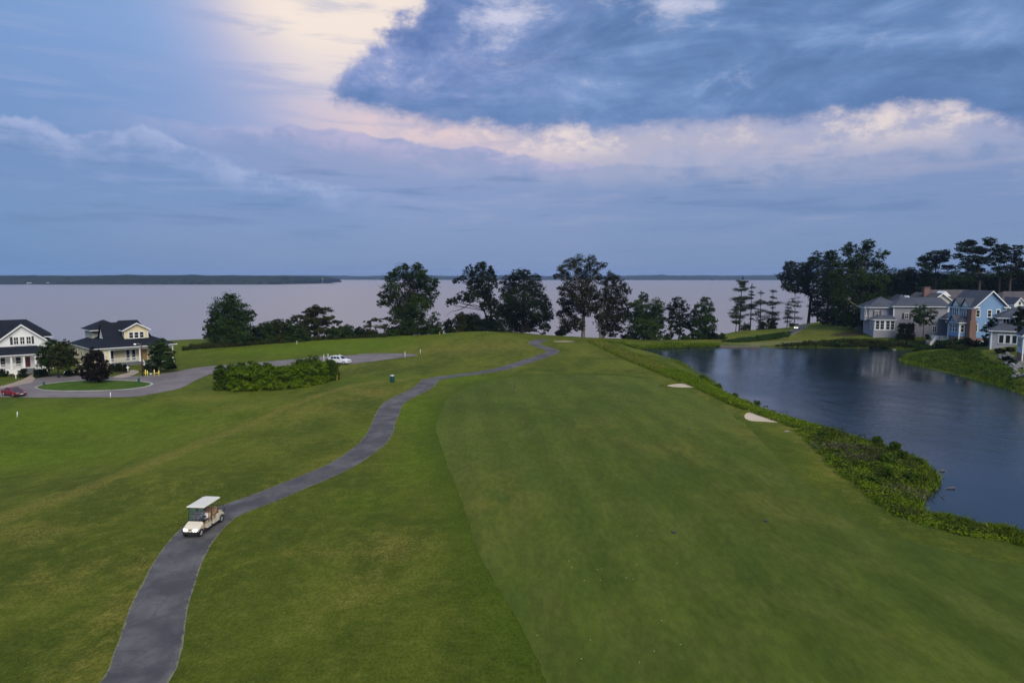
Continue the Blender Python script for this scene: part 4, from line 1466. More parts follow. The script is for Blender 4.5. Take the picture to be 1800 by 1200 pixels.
# undergrowth along the bluff, each bush its own
G_UG = 'undergrowth bushes along the bluff'
_ug = [(452, 604, 14, 30, 'leaf_dark'), (470, 603, 16, 38, 'leaf_mid'), (490, 602, 15, 42, 'leaf_olive'), (508, 601, 14, 34, 'leaf_mid'), (528, 600, 16, 26, 'leaf_mid'), (592, 597, 15, 26, 'leaf_mid'),
       (612, 596, 14, 24, 'leaf_mid'), (632, 595, 13, 20, 'leaf_dark'), (652, 595, 13, 16, 'leaf_olive'), (690, 592, 14, 16, 'leaf_mid'), (712, 591, 13, 14, 'leaf_olive'), (740, 590, 13, 15, 'leaf_mid'),
       (765, 588, 13, 14, 'leaf_dark'), (790, 587, 14, 26, 'leaf_dark'), (812, 586, 14, 34, 'leaf_olive'), (832, 586, 15, 32, 'leaf_dark'), (850, 585, 14, 24, 'leaf_dark'), (874, 585, 13, 20, 'leaf_dark'),
       (1252, 600, 9, 14, 'leaf_dark'), (1268, 598, 9, 12, 'leaf_mid'), (985, 594, 9, 12, 'leaf_dark'), (1100, 602, 10, 10, 'leaf_mid'), (1172, 603, 8, 7, 'leaf_mid'), (1205, 603, 8, 7, 'leaf_mid')]
_lb = ['beside the rounded lone tree', 'second from the rounded lone tree', 'in the taller clump left of the flat layered tree', 'just left of the flat layered tree', 'below the flat layered tree', 'right of the flat layered tree',
       'second right of the flat layered tree', 'left of the airy flat topped tree', 'under the airy flat topped tree', 'under the left of the round crowned tree', 'at the foot of the round crowned tree', 'under the right of the round crowned tree',
       'left of the mown mound', 'behind the left slope of the mown mound', 'under the tip of the bare branch', 'under the long bare branch', 'behind the top of the mown mound', 'behind the right slope of the mown mound',
       'between the bushy tree and the pines', 'nearest the pines', 'left of the pale trunk by the far bunker', 'left of the compact tree at the pond head', 'right of the compact tree at the pond head', 'between the slim dark tree and the bushy one']
_cn = {'leaf_dark': 'very dark', 'leaf_mid': 'dark green', 'leaf_olive': 'olive green'}
for i, ((px, py, r, hp, mt), l) in enumerate(zip(_ug, _lb)):
    Y = 176 + (px - 450) * .06 if px < 700 else 195 + (px > 960) * 5
    if px > 1150: Y = 197
    shrub('undergrowth_bush', px, py, r, hp, M[mt], _cn[mt] + ' bush ' + l, G_UG, Y=Y, leaf=.42, dens=.75, seed=20 + i, n=4)

# pines on the far hill
G_PN = 'open pines on the hill beyond the pond'
for i, (px, py, Y, tp, w, sp, ly, lb) in enumerate([
        (1299, 586, 226, 487, 44, 1.1, 12, 'tallest and leafiest pine of the hill group'), (1293, 586, 222, 535, 26, .9, 7, 'short pine stem close left of the tallest hill pine'), (1318, 584, 228, 500, 28, .7, 9, 'slender pine just right of the tallest hill pine'),
        (1335, 578, 224, 513, 34, .55, 8, 'thin pine with a tuft of branches in mid group'), (1357, 574, 230, 510, 34, .55, 8, 'spiky pine with a dense lower half'),
        (1383, 572, 232, 530, 26, .4, 7, 'sparse low pine left of the layered one'), (1396, 570, 236, 512, 36, .45, 7, 'layered sparse pine nearest the path hill')]):
    conifer('pine_tree', px, py, Y, tp, w, M['leaf_lpine'] if i < 2 else M['leaf_pine'], M['bark_pine'], lb, G_PN, sp, .28, 40 + i, ly)
for i, (px, py, r, hp, lb) in enumerate([(1310, 588, 9, 16, 'dark bush at the feet of the hill pines'), (1340, 580, 9, 20, 'olive bush among the stems of the mid hill pines'), (1357, 576, 9, 24, 'dark bush round the spiky hill pine'), (1395, 571, 8, 5, 'low dark bush under the layered hill pine'), (1325, 583, 8, 14, 'low olive bush between the slender and the thin hill pine')]):
    shrub('hill_bush', px, py, r, hp, M['leaf_olive'], lb, 'bushes under the hill pines', Y=226 + i * 2, leaf=.42, dens=.7, seed=60 + i, n=4)

# big trees at the right
G_RT = 'big trees on the far bank'
tree('broadleaf_tree', 1421, 566, 240, [(1383, 470, 9), (1378, 484, 9), (1392, 480, 11), (1405, 472, 10), (1388, 495, 10), (1376, 504, 7), (1405, 490, 13), (1420, 468, 10), (1418, 480, 13), (1430, 495, 13), (1410, 506, 10), (1425, 515, 9), (1395, 508, 8), (1400, 462, 5), (1428, 455, 6)],
     M['leaf_dark'], M['bark_dark'], 'dark tree with a clear lower trunk left of the other far bank trees', group=G_RT, trunk_r=.5, fork=.42, seed=70, leaf=.5)
tree('broadleaf_tree', 1452, 572, 235, [(1440, 450, 8), (1430, 462, 9), (1455, 450, 9), (1460, 462, 11), (1445, 472, 13), (1465, 480, 13), (1438, 488, 13), (1455, 498, 15), (1475, 500, 13), (1440, 510, 12), (1462, 520, 14), (1445, 530, 11), (1475, 530, 12)],
     M['leaf_dark'], M['bark_dark'], 'middle dark tree pressed against the tallest far bank tree', group=G_RT, trunk_r=.5, fork=.3, seed=71, leaf=.5)
tree('broadleaf_tree', 1511, 588, 200, [(1522, 428, 9), (1510, 436, 10), (1534, 434, 8), (1498, 440, 9), (1485, 448, 9), (1518, 446, 11), (1540, 448, 9), (1530, 458, 11), (1500, 456, 12), (1550, 464, 8), (1478, 462, 10), (1515, 468, 14), (1540, 474, 11), (1490, 474, 14), (1472, 482, 10), (1508, 488, 17), (1535, 492, 14), (1550, 486, 6), (1485, 500, 17), (1515, 508, 17), (1540, 510, 12), (1475, 520, 14), (1500, 526, 18), (1528, 528, 15), (1546, 528, 9), (1488, 546, 15), (1515, 548, 17), (1538, 546, 11), (1500, 564, 13), (1525, 564, 12)],
     M['leaf_oak'], M['bark_pale'], 'tallest spreading tree with a pale flared trunk beside the grey house', group=G_RT, trunk_r=.75, fork=.25, seed=72, leaf=.46, dens=.95)
for i, (px, py, Y, lobes, lb) in enumerate([
        (1462, 576, 215, [(1455, 548, 9), (1468, 540, 10), (1462, 558, 11), (1450, 562, 7), (1472, 562, 9)], 'dark understorey tree left of the pale flared trunk'),
        (1437, 569, 238, [(1435, 540, 9), (1440, 550, 9), (1430, 552, 6), (1445, 558, 8)], 'small understorey tree behind the clear lower trunk'),
        (1486, 580, 212, [(1480, 555, 10), (1490, 562, 10), (1484, 570, 9), (1495, 552, 9)], 'low dark tree close in front of the flared trunk')]):
    tree('understorey_tree', px, py, Y, lobes, M['leaf_dark'], M['bark_dark'], lb, group='understorey trees on the far bank', trunk_r=.16, seed=75 + i, leaf=.46)


def umbrella(px, py, Y, lobes, lb, seed, tr=.34):
    return tree('tall_pine', px, py, Y, lobes, M['leaf_pine'], M['bark_pine'], lb, group='tall flat topped pines behind the houses', flat=.5, trunk_r=tr, fork=.55, seed=seed, leaf=.46, dens=1.0, clump=.30)


umbrella(1640, 560, 225, [(1640, 446, 9), (1650, 444, 8), (1660, 452, 9), (1628, 454, 10), (1645, 458, 12), (1668, 457, 7), (1618, 464, 8), (1635, 468, 11), (1655, 470, 9), (1615, 475, 8), (1628, 482, 10), (1645, 484, 9), (1660, 486, 7)], 'lone flat topped pine over the grey house', 81)
umbrella(1718, 560, 215, [(1715, 426, 9), (1725, 424, 9), (1703, 430, 10), (1738, 428, 8), (1692, 438, 9), (1712, 440, 13), (1732, 440, 10), (1688, 450, 8), (1702, 456, 12), (1722, 458, 12), (1740, 455, 7), (1690, 466, 9), (1710, 472, 11), (1728, 474, 9), (1698, 482, 9), (1715, 486, 9)], 'tallest flat topped pine with a straight grey trunk behind the blue house', 82, .42)
umbrella(1753, 560, 222, [(1755, 434, 8), (1746, 440, 8), (1762, 442, 8), (1750, 450, 9), (1760, 458, 9), (1745, 464, 7), (1755, 472, 8), (1762, 482, 7)], 'narrow flat topped pine right of the tallest one', 83)
umbrella(1772, 560, 212, [(1772, 438, 8), (1782, 436, 8), (1790, 444, 8), (1776, 450, 10), (1766, 456, 7), (1788, 458, 9), (1795, 466, 8), (1778, 470, 9), (1792, 480, 9), (1770, 482, 8)], 'flat topped pine at the right edge with thin dark stem', 84)
umbrella(1822, 560, 214, [(1815, 455, 10), (1830, 450, 10), (1805, 465, 9), (1822, 468, 12), (1810, 480, 10), (1835, 480, 10)], 'flat topped pine cut by the right edge of view', 85)
_wd = [(1560, 560, 232, 482, 20, 'leaf_dark'), (1580, 560, 240, 478, 20, 'leaf_pine'), (1598, 560, 230, 473, 20, 'leaf_dark'), (1618, 560, 236, 486, 22, 'leaf_dark'), (1660, 560, 235, 488, 24, 'leaf_dark'), (1682, 560, 232, 480, 20, 'leaf_mid'),
       (1702, 560, 240, 490, 24, 'leaf_dark'), (1735, 560, 234, 484, 22, 'leaf_mid'), (1762, 560, 228, 478, 22, 'leaf_dark'), (1786, 560, 234, 478, 22, 'leaf_dark'), (1812, 560, 225, 476, 24, 'leaf_dark'), (1545, 560, 246, 492, 20, 'leaf_dark'),
       (1640, 560, 228, 496, 24, 'leaf_mid'), (1720, 560, 226, 500, 24, 'leaf_dark'), (1840, 560, 230, 474, 26, 'leaf_dark')]
_wl = ['behind the chimneyless end of the grey house', 'between the tallest far bank tree and the lone flat topped pine', 'left of the lone flat topped pine', 'at the foot of the lone flat topped pine', 'right of the lone flat topped pine', 'left of the tallest flat topped pine',
       'behind the ridge of the blue house', 'between the two tallest flat topped pines', 'under the narrow flat topped pine', 'under the right edge pines', 'under the pine cut by the right edge', 'close behind the tallest far bank tree',
       'low in front of the lone flat topped pine', 'low behind the brick chimney of the cream house', 'last in the wood at the right edge']
for i, ((px, py, Y, tp, w, mt), l) in enumerate(zip(_wd, _wl)):
    rg = np.random.default_rng(90 + i)
    lobes = [(px + rg.uniform(-w, w) * .8 * math.sin(math.pi * min(1, (y - tp) / 60 + .25)), y, rg.uniform(.55, .75) * w) for y in np.linspace(tp + 8, 545, 11)]
    tree('woodland_tree', px, py, Y, lobes, M[mt], M['bark_dark'], 'dark woodland tree ' + l, group='woodland trees behind the far houses', trunk_r=.3, fork=.3, seed=90 + i, leaf=.55, dens=.95)

# trees by the cottages
tree('garden_tree', 88, 662, None, [(90, 606, 9.8), (80, 612, 9.8), (100, 610, 11.0), (74, 622, 9.8), (90, 622, 13.4), (72, 634, 8.5), (84, 636, 12.2), (98, 632, 11.0)], M['leaf_mid'], M['bark_dark'], 'leafy tree before the porch of the white cottage', group='garden trees by the cottages', trunk_r=.12, fork=.3, leaf=.28, seed=120)
tree('garden_tree', 103, 664, None, [(108, 612, 11.0), (118, 620, 11.0), (104, 626, 12.2), (127, 628, 9.8), (116, 634, 12.2), (130, 636, 7.3), (106, 640, 8.5), (112, 604, 7.3)], M['leaf_olive'], M['bark_dark'], 'olive leafed tree right of the white cottage porch', group='garden trees by the cottages', trunk_r=.13, fork=.3, leaf=.28, seed=121)
tree('garden_tree', 282, 655, None, [(283, 604, 8.5), (276, 610, 9.8), (290, 610, 9.8), (270, 620, 9.8), (284, 620, 12.2), (297, 620, 8.5), (272, 632, 9.8), (288, 632, 12.2), (299, 632, 7.3), (280, 640, 8.5)], M['leaf_mid'], M['bark_dark'], 'green tree at the right corner of the yellow cottage', group='garden trees by the cottages', trunk_r=.10, fork=.25, leaf=.26, seed=122)
tree('plum_tree', 166, 674, None, [(165, 620, 9.3), (158, 626, 8.3), (175, 625, 9.3), (154, 634, 8.3), (166, 636, 12.4), (180, 636, 8.3), (151, 648, 8.3), (165, 650, 13.5), (183, 648, 8.3), (150, 660, 6.2), (160, 663, 10.4), (175, 662, 10.4), (185, 660, 6.2)], M['leaf_plum'], M['bark_dark'], 'bushy purple brown tree on the oval lawn', group=None, trunk_r=.14, fork=.15, leaf=.22, seed=123, dens=1.2)
# the bright clump on the course
G_BC = 'bright green bushes clumped on the course'
_bc = [(396, 684, 17, 42, 'leaf_bush', 'darker bush at the left end of the bright clump'), (417, 686, 15, 40, 'leaf_bright', 'front bush second from the left end of the clump'), (438, 686, 17, 42, 'leaf_bright', 'yellow green front bush beside the second one in the clump'),
       (459, 685, 16, 40, 'leaf_bright', 'front bush left of the white stake before the clump'), (480, 684, 16, 40, 'leaf_bright', 'front bush just behind the white stake'), (500, 683, 16, 40, 'leaf_bright', 'front bush just right of the white stake'),
       (520, 681, 16, 40, 'leaf_bright', 'front bush second right of the white stake'), (541, 678, 16, 38, 'leaf_bright', 'front bush below the dip in the back row'), (562, 674, 16, 38, 'leaf_bright', 'front bush second from the right end of the clump'),
       (581, 668, 15, 36, 'leaf_bush', 'darker bush at the right end of the clump near the white car'),
       (425, 668, 15, 30, 'leaf_bush', 'back row bush at the left of the clump'), (447, 667, 15, 30, 'leaf_bush', 'back row bush second from the left'), (470, 665, 15, 27, 'leaf_bush', 'back row bush left of the gap'),
       (530, 661, 15, 30, 'leaf_bush', 'back row bush right of the gap'), (550, 659, 16, 31, 'leaf_bush', 'tallest dark back row bush near the white car')]
for i, (px, py, r, hp, mt, lb) in enumerate(_bc):
    shrub('round_bush', px, py, r * 1.08, hp * 1.06, M[mt], lb, G_BC, leaf=.24, dens=.8, seed=130 + i, n=5, dome=True)
# hedges and shrubs by the cottages
G_GS = 'clipped shrubs along the cottage fronts'
for i, (px, py, r, hp, lb) in enumerate([(5, 662, 8, 15, 'dark shrub under the railing at the left edge'), (41, 663, 7, 16, 'dark shrub left of the white cottage steps'), (66, 663, 7, 15, 'dark shrub right of the white cottage steps'), (76, 661, 7, 14, 'second dark shrub right of the white cottage steps'),
                                         (122, 661, 8, 13, 'dark shrub between the two cottages'), (138, 658, 7, 12, 'dark shrub at the side wall of the yellow cottage'),
                                         (196, 651, 7, 13, 'dark shrub at the near corner of the yellow porch'), (208, 652, 7, 14, 'dark shrub in the middle of the yellow porch front'), (221, 652, 7, 13, 'dark shrub left of the yellow cottage steps'), (259, 651, 7, 12, 'dark shrub right of the yellow cottage steps'), (271, 651, 6, 10, 'second dark shrub right of the yellow cottage steps'), (300, 648, 9, 9, 'low dark shrub under the corner tree')]):
    shrub('garden_shrub', px, py, r, hp, M['leaf_dark'], lb, G_GS, leaf=.18, dens=.9, seed=160 + i, n=4)
hyd = shrub('flowering_bush', 300, 645, 7, 18, M['leaf_mid'], 'bush with white blossom at the right end of the yellow cottage', None, leaf=.2, seed=175, cat='bush')
_fl = MB()
for k in range(9):
    a_ = 6.28 * k / 9
    _fl.ball((.72 * math.cos(a_), .72 * math.sin(a_), .7 + .55 * ((k * 5) % 9) / 9), .13, 6)
_fl.build('blossom', M['white'], hyd)

# by the far houses
shrub('round_topiary', 1585, 588, 8.5, 33, M['leaf_dark'], 'left one of two tall clipped evergreens against the grey house', 'clipped evergreens at the grey house', Y=179, leaf=.26, seed=180, dens=1.1)
shrub('round_topiary', 1599, 588, 8, 33, M['leaf_dark'], 'right one of two tall clipped evergreens against the grey house', 'clipped evergreens at the grey house', Y=179, leaf=.26, seed=181, dens=1.1)
tree('garden_tree', 1622, 588, 178, [(1622, 543, 8), (1612, 550, 8), (1633, 550, 8), (1608, 558, 6), (1622, 556, 10), (1636, 560, 5), (1617, 564, 7), (1628, 565, 6)], M['leaf_mid'], M['bark_dark'], 'small round tree in front of the grey house wall', group='garden trees by the far houses', trunk_r=.1, fork=.4, leaf=.28, seed=182)
shrub('cone_shrub', 1630, 588, 4, 14, M['leaf_dark'], 'small pointed shrub right of the round garden tree', None, Y=178, leaf=.2, seed=183)
tree('garden_tree', 1743, 612, 146, [(1744, 564, 7), (1748, 574, 7), (1738, 578, 8), (1746, 588, 9), (1736, 592, 7), (1745, 602, 8), (1736, 604, 6), (1750, 560, 4)], M['leaf_mid'], M['bark_dark'], 'narrow dark tree between the blue house and the porch house', group='garden trees by the far houses', trunk_r=.12, fork=.2, leaf=.28, seed=184)
tree('garden_tree', 1791, 606, 131, [(1794, 545, 8), (1786, 556, 8), (1800, 556, 9), (1784, 568, 7), (1796, 570, 10), (1806, 575, 9), (1790, 580, 6)], M['leaf_dark'], M['bark_dark'], 'dark tree in front of the porch house at the right edge', group='garden trees by the far houses', trunk_r=.14, fork=.3, leaf=.28, seed=185)
_fs = [(1652, 604, 9, 16, 158, 'leaf_mid', 'bush on the bank below the white deck'), (1668, 607, 9, 16, 156, 'leaf_mid', 'bush below the left corner of the blue house'), (1684, 610, 9, 18, 152, 'leaf_mid', 'bush below the brick chimney of the blue house'),
       (1700, 611, 9, 18, 150, 'leaf_dark', 'dark bush at the foot of the brick chimney'), (1716, 610, 8, 13, 148, 'leaf_dark', 'dark bush before the white basement of the blue house'), (1730, 612, 6, 8, 146, 'leaf_dark', 'low bush by the pale patio stones'),
       (1640, 598, 8, 12, 165, 'leaf_mid', 'bush left of the white deck'), (1572, 592, 7, 8, 168, 'leaf_olive', 'low bush at the left clipped evergreen'), (1555, 590, 8, 7, 172, 'leaf_dark', 'low bush under the sunroom of the grey house'),
       (1538, 590, 8, 7, 173, 'leaf_dark', 'low bush at the left end of the sunroom'), (1612, 592, 7, 7, 168, 'leaf_dark', 'low bush under the round garden tree'), (1758, 612, 8, 8, 136, 'leaf_dark', 'low bush under the porch windows'), (1775, 614, 8, 8, 135, 'leaf_dark', 'low bush at the right of the porch windows'),
       (1778, 634, 7, 12, 124, 'leaf_dark', 'dark bush beside the brick based bay'), (1770, 622, 7, 8, 130, 'leaf_dark', 'low bush above the pale boulders'),
       (1600, 605, 12, 10, 172, 'leaf_mid', 'rough bush on the bank below the clipped evergreens'), (1625, 607, 12, 10, 168, 'leaf_mid', 'rough bush on the bank below the round garden tree'), (1570, 606, 12, 9, 174, 'leaf_olive', 'rough bush on the bank below the sunroom'), (1540, 606, 12, 9, 176, 'leaf_olive', 'rough bush on the bank below the pale flared trunk'),
       (1505, 607, 12, 9, 177, 'leaf_olive', 'rough bush at the water left of the flared trunk'), (1475, 607, 12, 8, 177, 'leaf_mid', 'rough bush at the water below the far path')]
for i, (px, py, r, hp, Y, mt, lb) in enumerate(_fs):
    shrub('bank_bush', px, py, r, hp, M[mt], lb, 'bushes on the bank below the far houses', Y=Y, leaf=.34, dens=.7, seed=190 + i, n=4)

# ------------------------------------------------------------------ rank growth: nobody could count it
def scatter_poly(poly, n, rng):
    poly = np.array(poly)
    lo, hi = poly.min(0), poly.max(0)
    out = []
    while sum(len(o) for o in out) < n:
        q = rng.uniform(lo, hi, (n * 2, 2))
        out.append(q[inside(q, poly)])
    return np.vstack(out)[:n]


def blades(name, q, hmin, hmax, wid, mt, label, rng, lean=.35, per=1):
    """upright grass or reed blades: tapering triangles, bent"""
    n = len(q)
    z = heights(q)
    hh = rng.uniform(hmin, hmax, n)
    a = rng.uniform(0, 6.28, n)
    u = np.stack([np.cos(a), np.sin(a), np.zeros(n)], 1) * wid
    l = rng.normal(0, lean, (n, 2)) * hh[:, None]
    b = np.column_stack([q, z - .03])
    mid = b + np.column_stack([l * .35, hh * .6])
    tip = b + np.column_stack([l, hh])
    v = np.stack([b - u, b + u, mid + u * .75, tip], 1).reshape(-1, 3)
    o = link(name, quads_mesh(name, v, mt))
    return tag(o, label, kind='stuff')


def weeds(name, q, size, hmax, mt, label, rng, n_leaf=26):
    """leafy weed clumps"""
    z = heights(q)
    k = len(q)
    hh = rng.uniform(.3, 1.0, k) * hmax
    c = np.column_stack([q, z])[:, None] + rng.normal(0, 1, (k, n_leaf, 3)) * np.array([.32, .32, .0]) + np.stack([np.zeros((k, n_leaf)), np.zeros((k, n_leaf)), rng.uniform(0.02, 1, (k, n_leaf)) ** .8 * hh[:, None]], 2)
    o = link(name, quads_mesh(name, leaf_quads(c.reshape(-1, 3), size, rng, .5, .6), mt))
    return tag(o, label, kind='stuff')


rg = np.random.default_rng(44)
MOUND = [at(a, b)[:2] for a, b in [(1402, 757), (1440, 752), (1500, 772), (1560, 792), (1612, 815), (1640, 838), (1636, 858), (1616, 880), (1610, 898), (1640, 914), (1700, 928), (1798, 948), (1798, 954), (1700, 942), (1640, 926), (1575, 905), (1520, 868), (1470, 826), (1430, 785)]]
weeds('bank_weeds', scatter_poly(MOUND, 2300, rg), .17, .42, M['weed'], 'rank bright green weeds over the point beside the pond', rg)
weeds('bank_weeds', scatter_poly(MOUND, 500, rg), .19, .9, M['leaf_olive'], 'taller olive weeds over the point beside the pond', rg)
_dp = np.vstack([np.array(at(1490, 790)[:2]) + rg.normal(0, 1, (900, 2)) * np.array([1.7, .8]), np.array(at(1520, 808)[:2]) + rg.normal(0, 1, (700, 2)) * np.array([1.4, .6]), np.array(at(1600, 870)[:2]) + rg.normal(0, 1, (400, 2)) * np.array([1.0, .6])])
blades('dead_weeds', _dp, .25, .6, .035, M['dead'], 'dead grey brown stalks among the weeds of the point', rg, .5)
RIDGE_A = [at(a, b)[:2] for a, b in [(1028, 600), (1105, 636), (1205, 677), (1292, 716), (1392, 752)]]
RL = catmull(RIDGE_A, 8)
RD = np.gradient(RL, axis=0)
RD /= np.linalg.norm(RD, axis=1)[:, None]
RN = np.stack([RD[:, 1], -RD[:, 0]], 1)
RN[RN[:, 0] < 0] *= -1


def strip_pts(n, w0, w1, t0=0.0, t1=1.0):
    t = rg.uniform(t0, t1, n) * (len(RL) - 1.001)
    i = t.astype(int)
    f = (t - i)[:, None]
    c = RL[i] * (1 - f) + RL[np.minimum(i + 1, len(RL) - 1)] * f
    return c + RN[i] * rg.uniform(w0, w1, n)[:, None]


q = strip_pts(4200, .9, 4.2, .0, 1)
q = q[heights(q) > POND_Z - .15]
weeds('bank_weeds', q, .22, .55, M['weed'], 'green weeds on the bank between the fairway and the pond', rg, 20)
q = strip_pts(3500, .8, 4.0, 0, .35)
q = q[heights(q) > POND_Z - .1]
blades('tall_grass', q, .35, .8, .035, M['straw'], 'tall straw coloured grass along the upper pond bank', rg)
q = strip_pts(16000, .3, 5.5, 0, 1)
q = q[heights(q) > POND_Z - .1]
blades('tall_grass', q, .3, .7, .035, M['reed'], 'tall green grass along the upper pond bank', rg)
# reeds round the margin
t = rg.uniform(0, 1, 30000) * len(POND_S)
i = t.astype(int) % len(POND_S)
q = POND_S[i] + (np.roll(POND_S, -1, 0)[i] - POND_S[i]) * (t % 1)[:, None] - nrm[i] * rg.uniform(-1.6, .35, len(t))[:, None]
sel = (np.sin(q[:, 0] * .35) + np.sin(q[:, 1] * .27 + 1) + rg.normal(0, .6, len(q))) > -.2
blades('shore_grass', q[sel], .25, .75, .035, M['reed'], 'fringe of rough grass round the pond margin', rg)
for j, (px, py, n, hm, lb) in enumerate([(1660, 919, 420, 1.0, 'reed clump at the near shore left of the others'), (1692, 927, 420, 1.0, 'second reed clump from the weedy point'), (1725, 934, 360, .8, 'middle reed clump on the near shore'), (1760, 941, 460, 1.05, 'tall reed clump near the right edge'), (1792, 948, 360, .9, 'reed clump cut by the right edge')]):
    c = PZ(px, py, POND_Z)
    pts = np.array(c[:2]) + np.clip(rg.normal(0, 1, (n, 2)), -1.6, 1.6) * np.array([.45, .28])
    o = blades('reed_clump', pts, hm * .5, hm, .03, M['reed'], None, rg, .2)
    del o['kind']
    tag(o, lb, 'reeds', 'reed clumps on the near shore')
for j, (px, py, r, hp, lb) in enumerate([(1452, 772, 12, 14, 'low bush on the upper edge of the weedy point'), (1518, 776, 9, 14, 'bush at the waterline below the bunker side of the point'), (1542, 785, 9, 15, 'bush on the waterline second along the point'), (1573, 800, 10, 20, 'tallest bush on the waterline of the point'),
                                          (1586, 812, 8, 16, 'bush right of the tallest waterline bush'), (1617, 820, 7, 12, 'bush near the tip of the point'), (1556, 815, 14, 16, 'broad dark bush in the middle of the point'), (1562, 842, 10, 18, 'dark bush low on the middle of the point'),
                                          (1508, 822, 9, 9, 'small dark bush in the weeds of the point'), (1535, 850, 12, 12, 'spreading bush on the landward side of the point'), (1600, 850, 12, 16, 'bush beside the tip of the point'), (1470, 800, 9, 8, 'small bush on the upper landward side of the point'),
                                          (1330, 715, 9, 14, 'dark bush at the waterline above the larger bunker'), (1345, 722, 8, 12, 'second dark bush above the larger bunker'), (1432, 747, 6, 8, 'single small bush between bunker and point'), (1262, 684, 10, 12, 'bush midway along the pond bank'), (1290, 700, 9, 12, 'bush on the pond bank left of the larger bunker'), (1236, 668, 10, 11, 'bush on the upper pond bank')]):
    shrub('shore_bush', px, py, r * (1.1 if j < 12 else .8), hp * (1.3 if j < 12 else .9), M['leaf_bush'], lb, 'bushes along the pond shore', leaf=.15, dens=.9, seed=220 + j, n=4)
# rank growth on the far bank and the right hand point
FB = np.array([at(a, b)[:2] for a, b in [(1360, 609), (1420, 604), (1480, 600), (1560, 602), (1640, 604), (1700, 612), (1690, 618), (1640, 612), (1590, 611), (1480, 610)]])
weeds('bank_weeds', scatter_poly(FB, 2600, rg), .32, 1.1, M['leaf_olive'], 'rank olive growth on the far bank below the grey house', rg, 18)
FP = np.array([at(a, b)[:2] for a, b in [(1580, 630), (1620, 621), (1680, 614), (1720, 616), (1760, 640), (1798, 672), (1798, 690), (1750, 674), (1690, 659), (1620, 643)]])
weeds('bank_weeds', scatter_poly(FP, 1300, rg), .28, .4, M['leaf_bush'], 'rough olive growth over the right hand point', rg, 16)
FS = np.array([at(a, b)[:2] for a, b in [(1268, 601), (1300, 596), (1345, 590), (1392, 584), (1385, 592), (1350, 598), (1300, 602)]])
weeds('bank_weeds', scatter_poly(FS, 1500, rg), .30, .6, M['leaf_mid'], 'dark unmown growth in the hollow below the hill pines', rg, 16)
FH = np.array([at(a, b)[:2] for a, b in [(1040, 603), (1100, 606), (1180, 605), (1265, 605), (1262, 609), (1195, 610.5), (1130, 614)]])
weeds('bank_weeds', scatter_poly(FH, 2200, rg), .28, .8, M['weed'], 'tall green growth on the strip between pond and river', rg, 16)
# rough fringe below the bluff trees
t = rg.uniform(0, 1, 9000)
fx = np.interp(t, [0, .35, .6, .8, 1], [at(320, 616)[0], at(520, 600)[0], at(680, 592)[0], at(760, 587)[0], at(800, 585)[0]])
fy = np.interp(t, [0, .35, .6, .8, 1], [at(320, 616)[1], at(520, 600)[1], at(680, 592)[1], at(760, 587)[1], at(800, 585)[1]]) + rg.uniform(-1, 5, 9000)
blades('tall_grass', np.stack([fx, fy], 1), .5, 1.3, .06, M['leaf_olive'], 'unmown grass fringe below the bluff trees', rg)
# tufts in the near rough
q = np.stack([rg.uniform(-34, 6, 60000), rg.uniform(26, 75, 60000)], 1)
ed = seg_dist(q, catmull(path_line, 4))
fairB = catmull(fair, 5, True)
q = q[(ed > 1.62) & ~inside(q, fairB) & (np.abs(q[:, 0] / q[:, 1]) < .85)]
blades('rough_grass', q[:22000], .03, .085, .022, M['reed'], 'short tufts of rough grass beside the cart path', rg, .6)
q = np.stack([rg.uniform(-34, 2, 40000), rg.uniform(26, 75, 40000)], 1)
ed = seg_dist(q, catmull(path_line, 4))
q = q[(ed > 1.55) & (ed < 4 + 2 * np.sin(q[:, 1] * .5)) & ~inside(q, fairB)]
blades('dry_grass', q[:9000], .03, .08, .02, M['straw'], 'dry straw coloured tufts along the path edges', rg, .6)

# ------------------------------------------------------------------ house parts
_wcache = {}
FACE = {'S': 0.0, 'W': -math.pi / 2, 'E': math.pi / 2, 'N': math.pi}


def window(par, x, y, z, w, hh, face='S', nx=1, ny=2, frame='white', board=.10, label=None, glass='glass'):
    """frame with panes; (x, y, z) is the middle of its sill on the wall face"""
    key = (round(w, 2), round(hh, 2), nx, ny, frame)
    if key not in _wcache:
        f = MB()
        b = board
        f.box(-w / 2 - b, -w / 2, -.06, .02, -b, hh + b).box(w / 2, w / 2 + b, -.06, .02, -b, hh + b)
        f.box(-w / 2, w / 2, -.06, .02, hh, hh + b * 1.3).box(-w / 2, w / 2, -.10, .02, -b, 0)
        for i in range(1, nx):
            u = -w / 2 + w * i / nx
            f.box(u - .035, u + .035, -.05, .02, 0, hh)
        for j in range(1, ny):
            v = hh * j / ny
            f.box(-w / 2, w / 2, -.045, .018, v - .03, v + .03)
        p = MB().box(-w / 2 / nx + .02, w / 2 / nx - .02, -.025, .01, .02, hh / ny - .02)
        _wcache[key] = (f.mesh('window', M[frame]), p.mesh('pane', M[glass]))
    fm, pm = _wcache[key]
    o = link('window', fm, par, (x, y, z), FACE[face])
    for i in range(nx):
        for j in range(ny):
            link('pane', pm, o, (-w / 2 + w * (i + .5) / nx, 0, hh * j / ny))
    if label: o['label'] = label
    return o


def shutter(par, x, y, z, w, hh, face='S'):
    f = MB().box(-w / 2, w / 2, -.05, .01, 0, hh)
    for k in range(9):
        f.box(-w / 2 + .05, w / 2 - .05, -.07, -.04, hh * (k + .3) / 9.3, hh * (k + .75) / 9.3)
    return f.build('shutter', M['shutter'], par, (x, y, z), FACE[face])


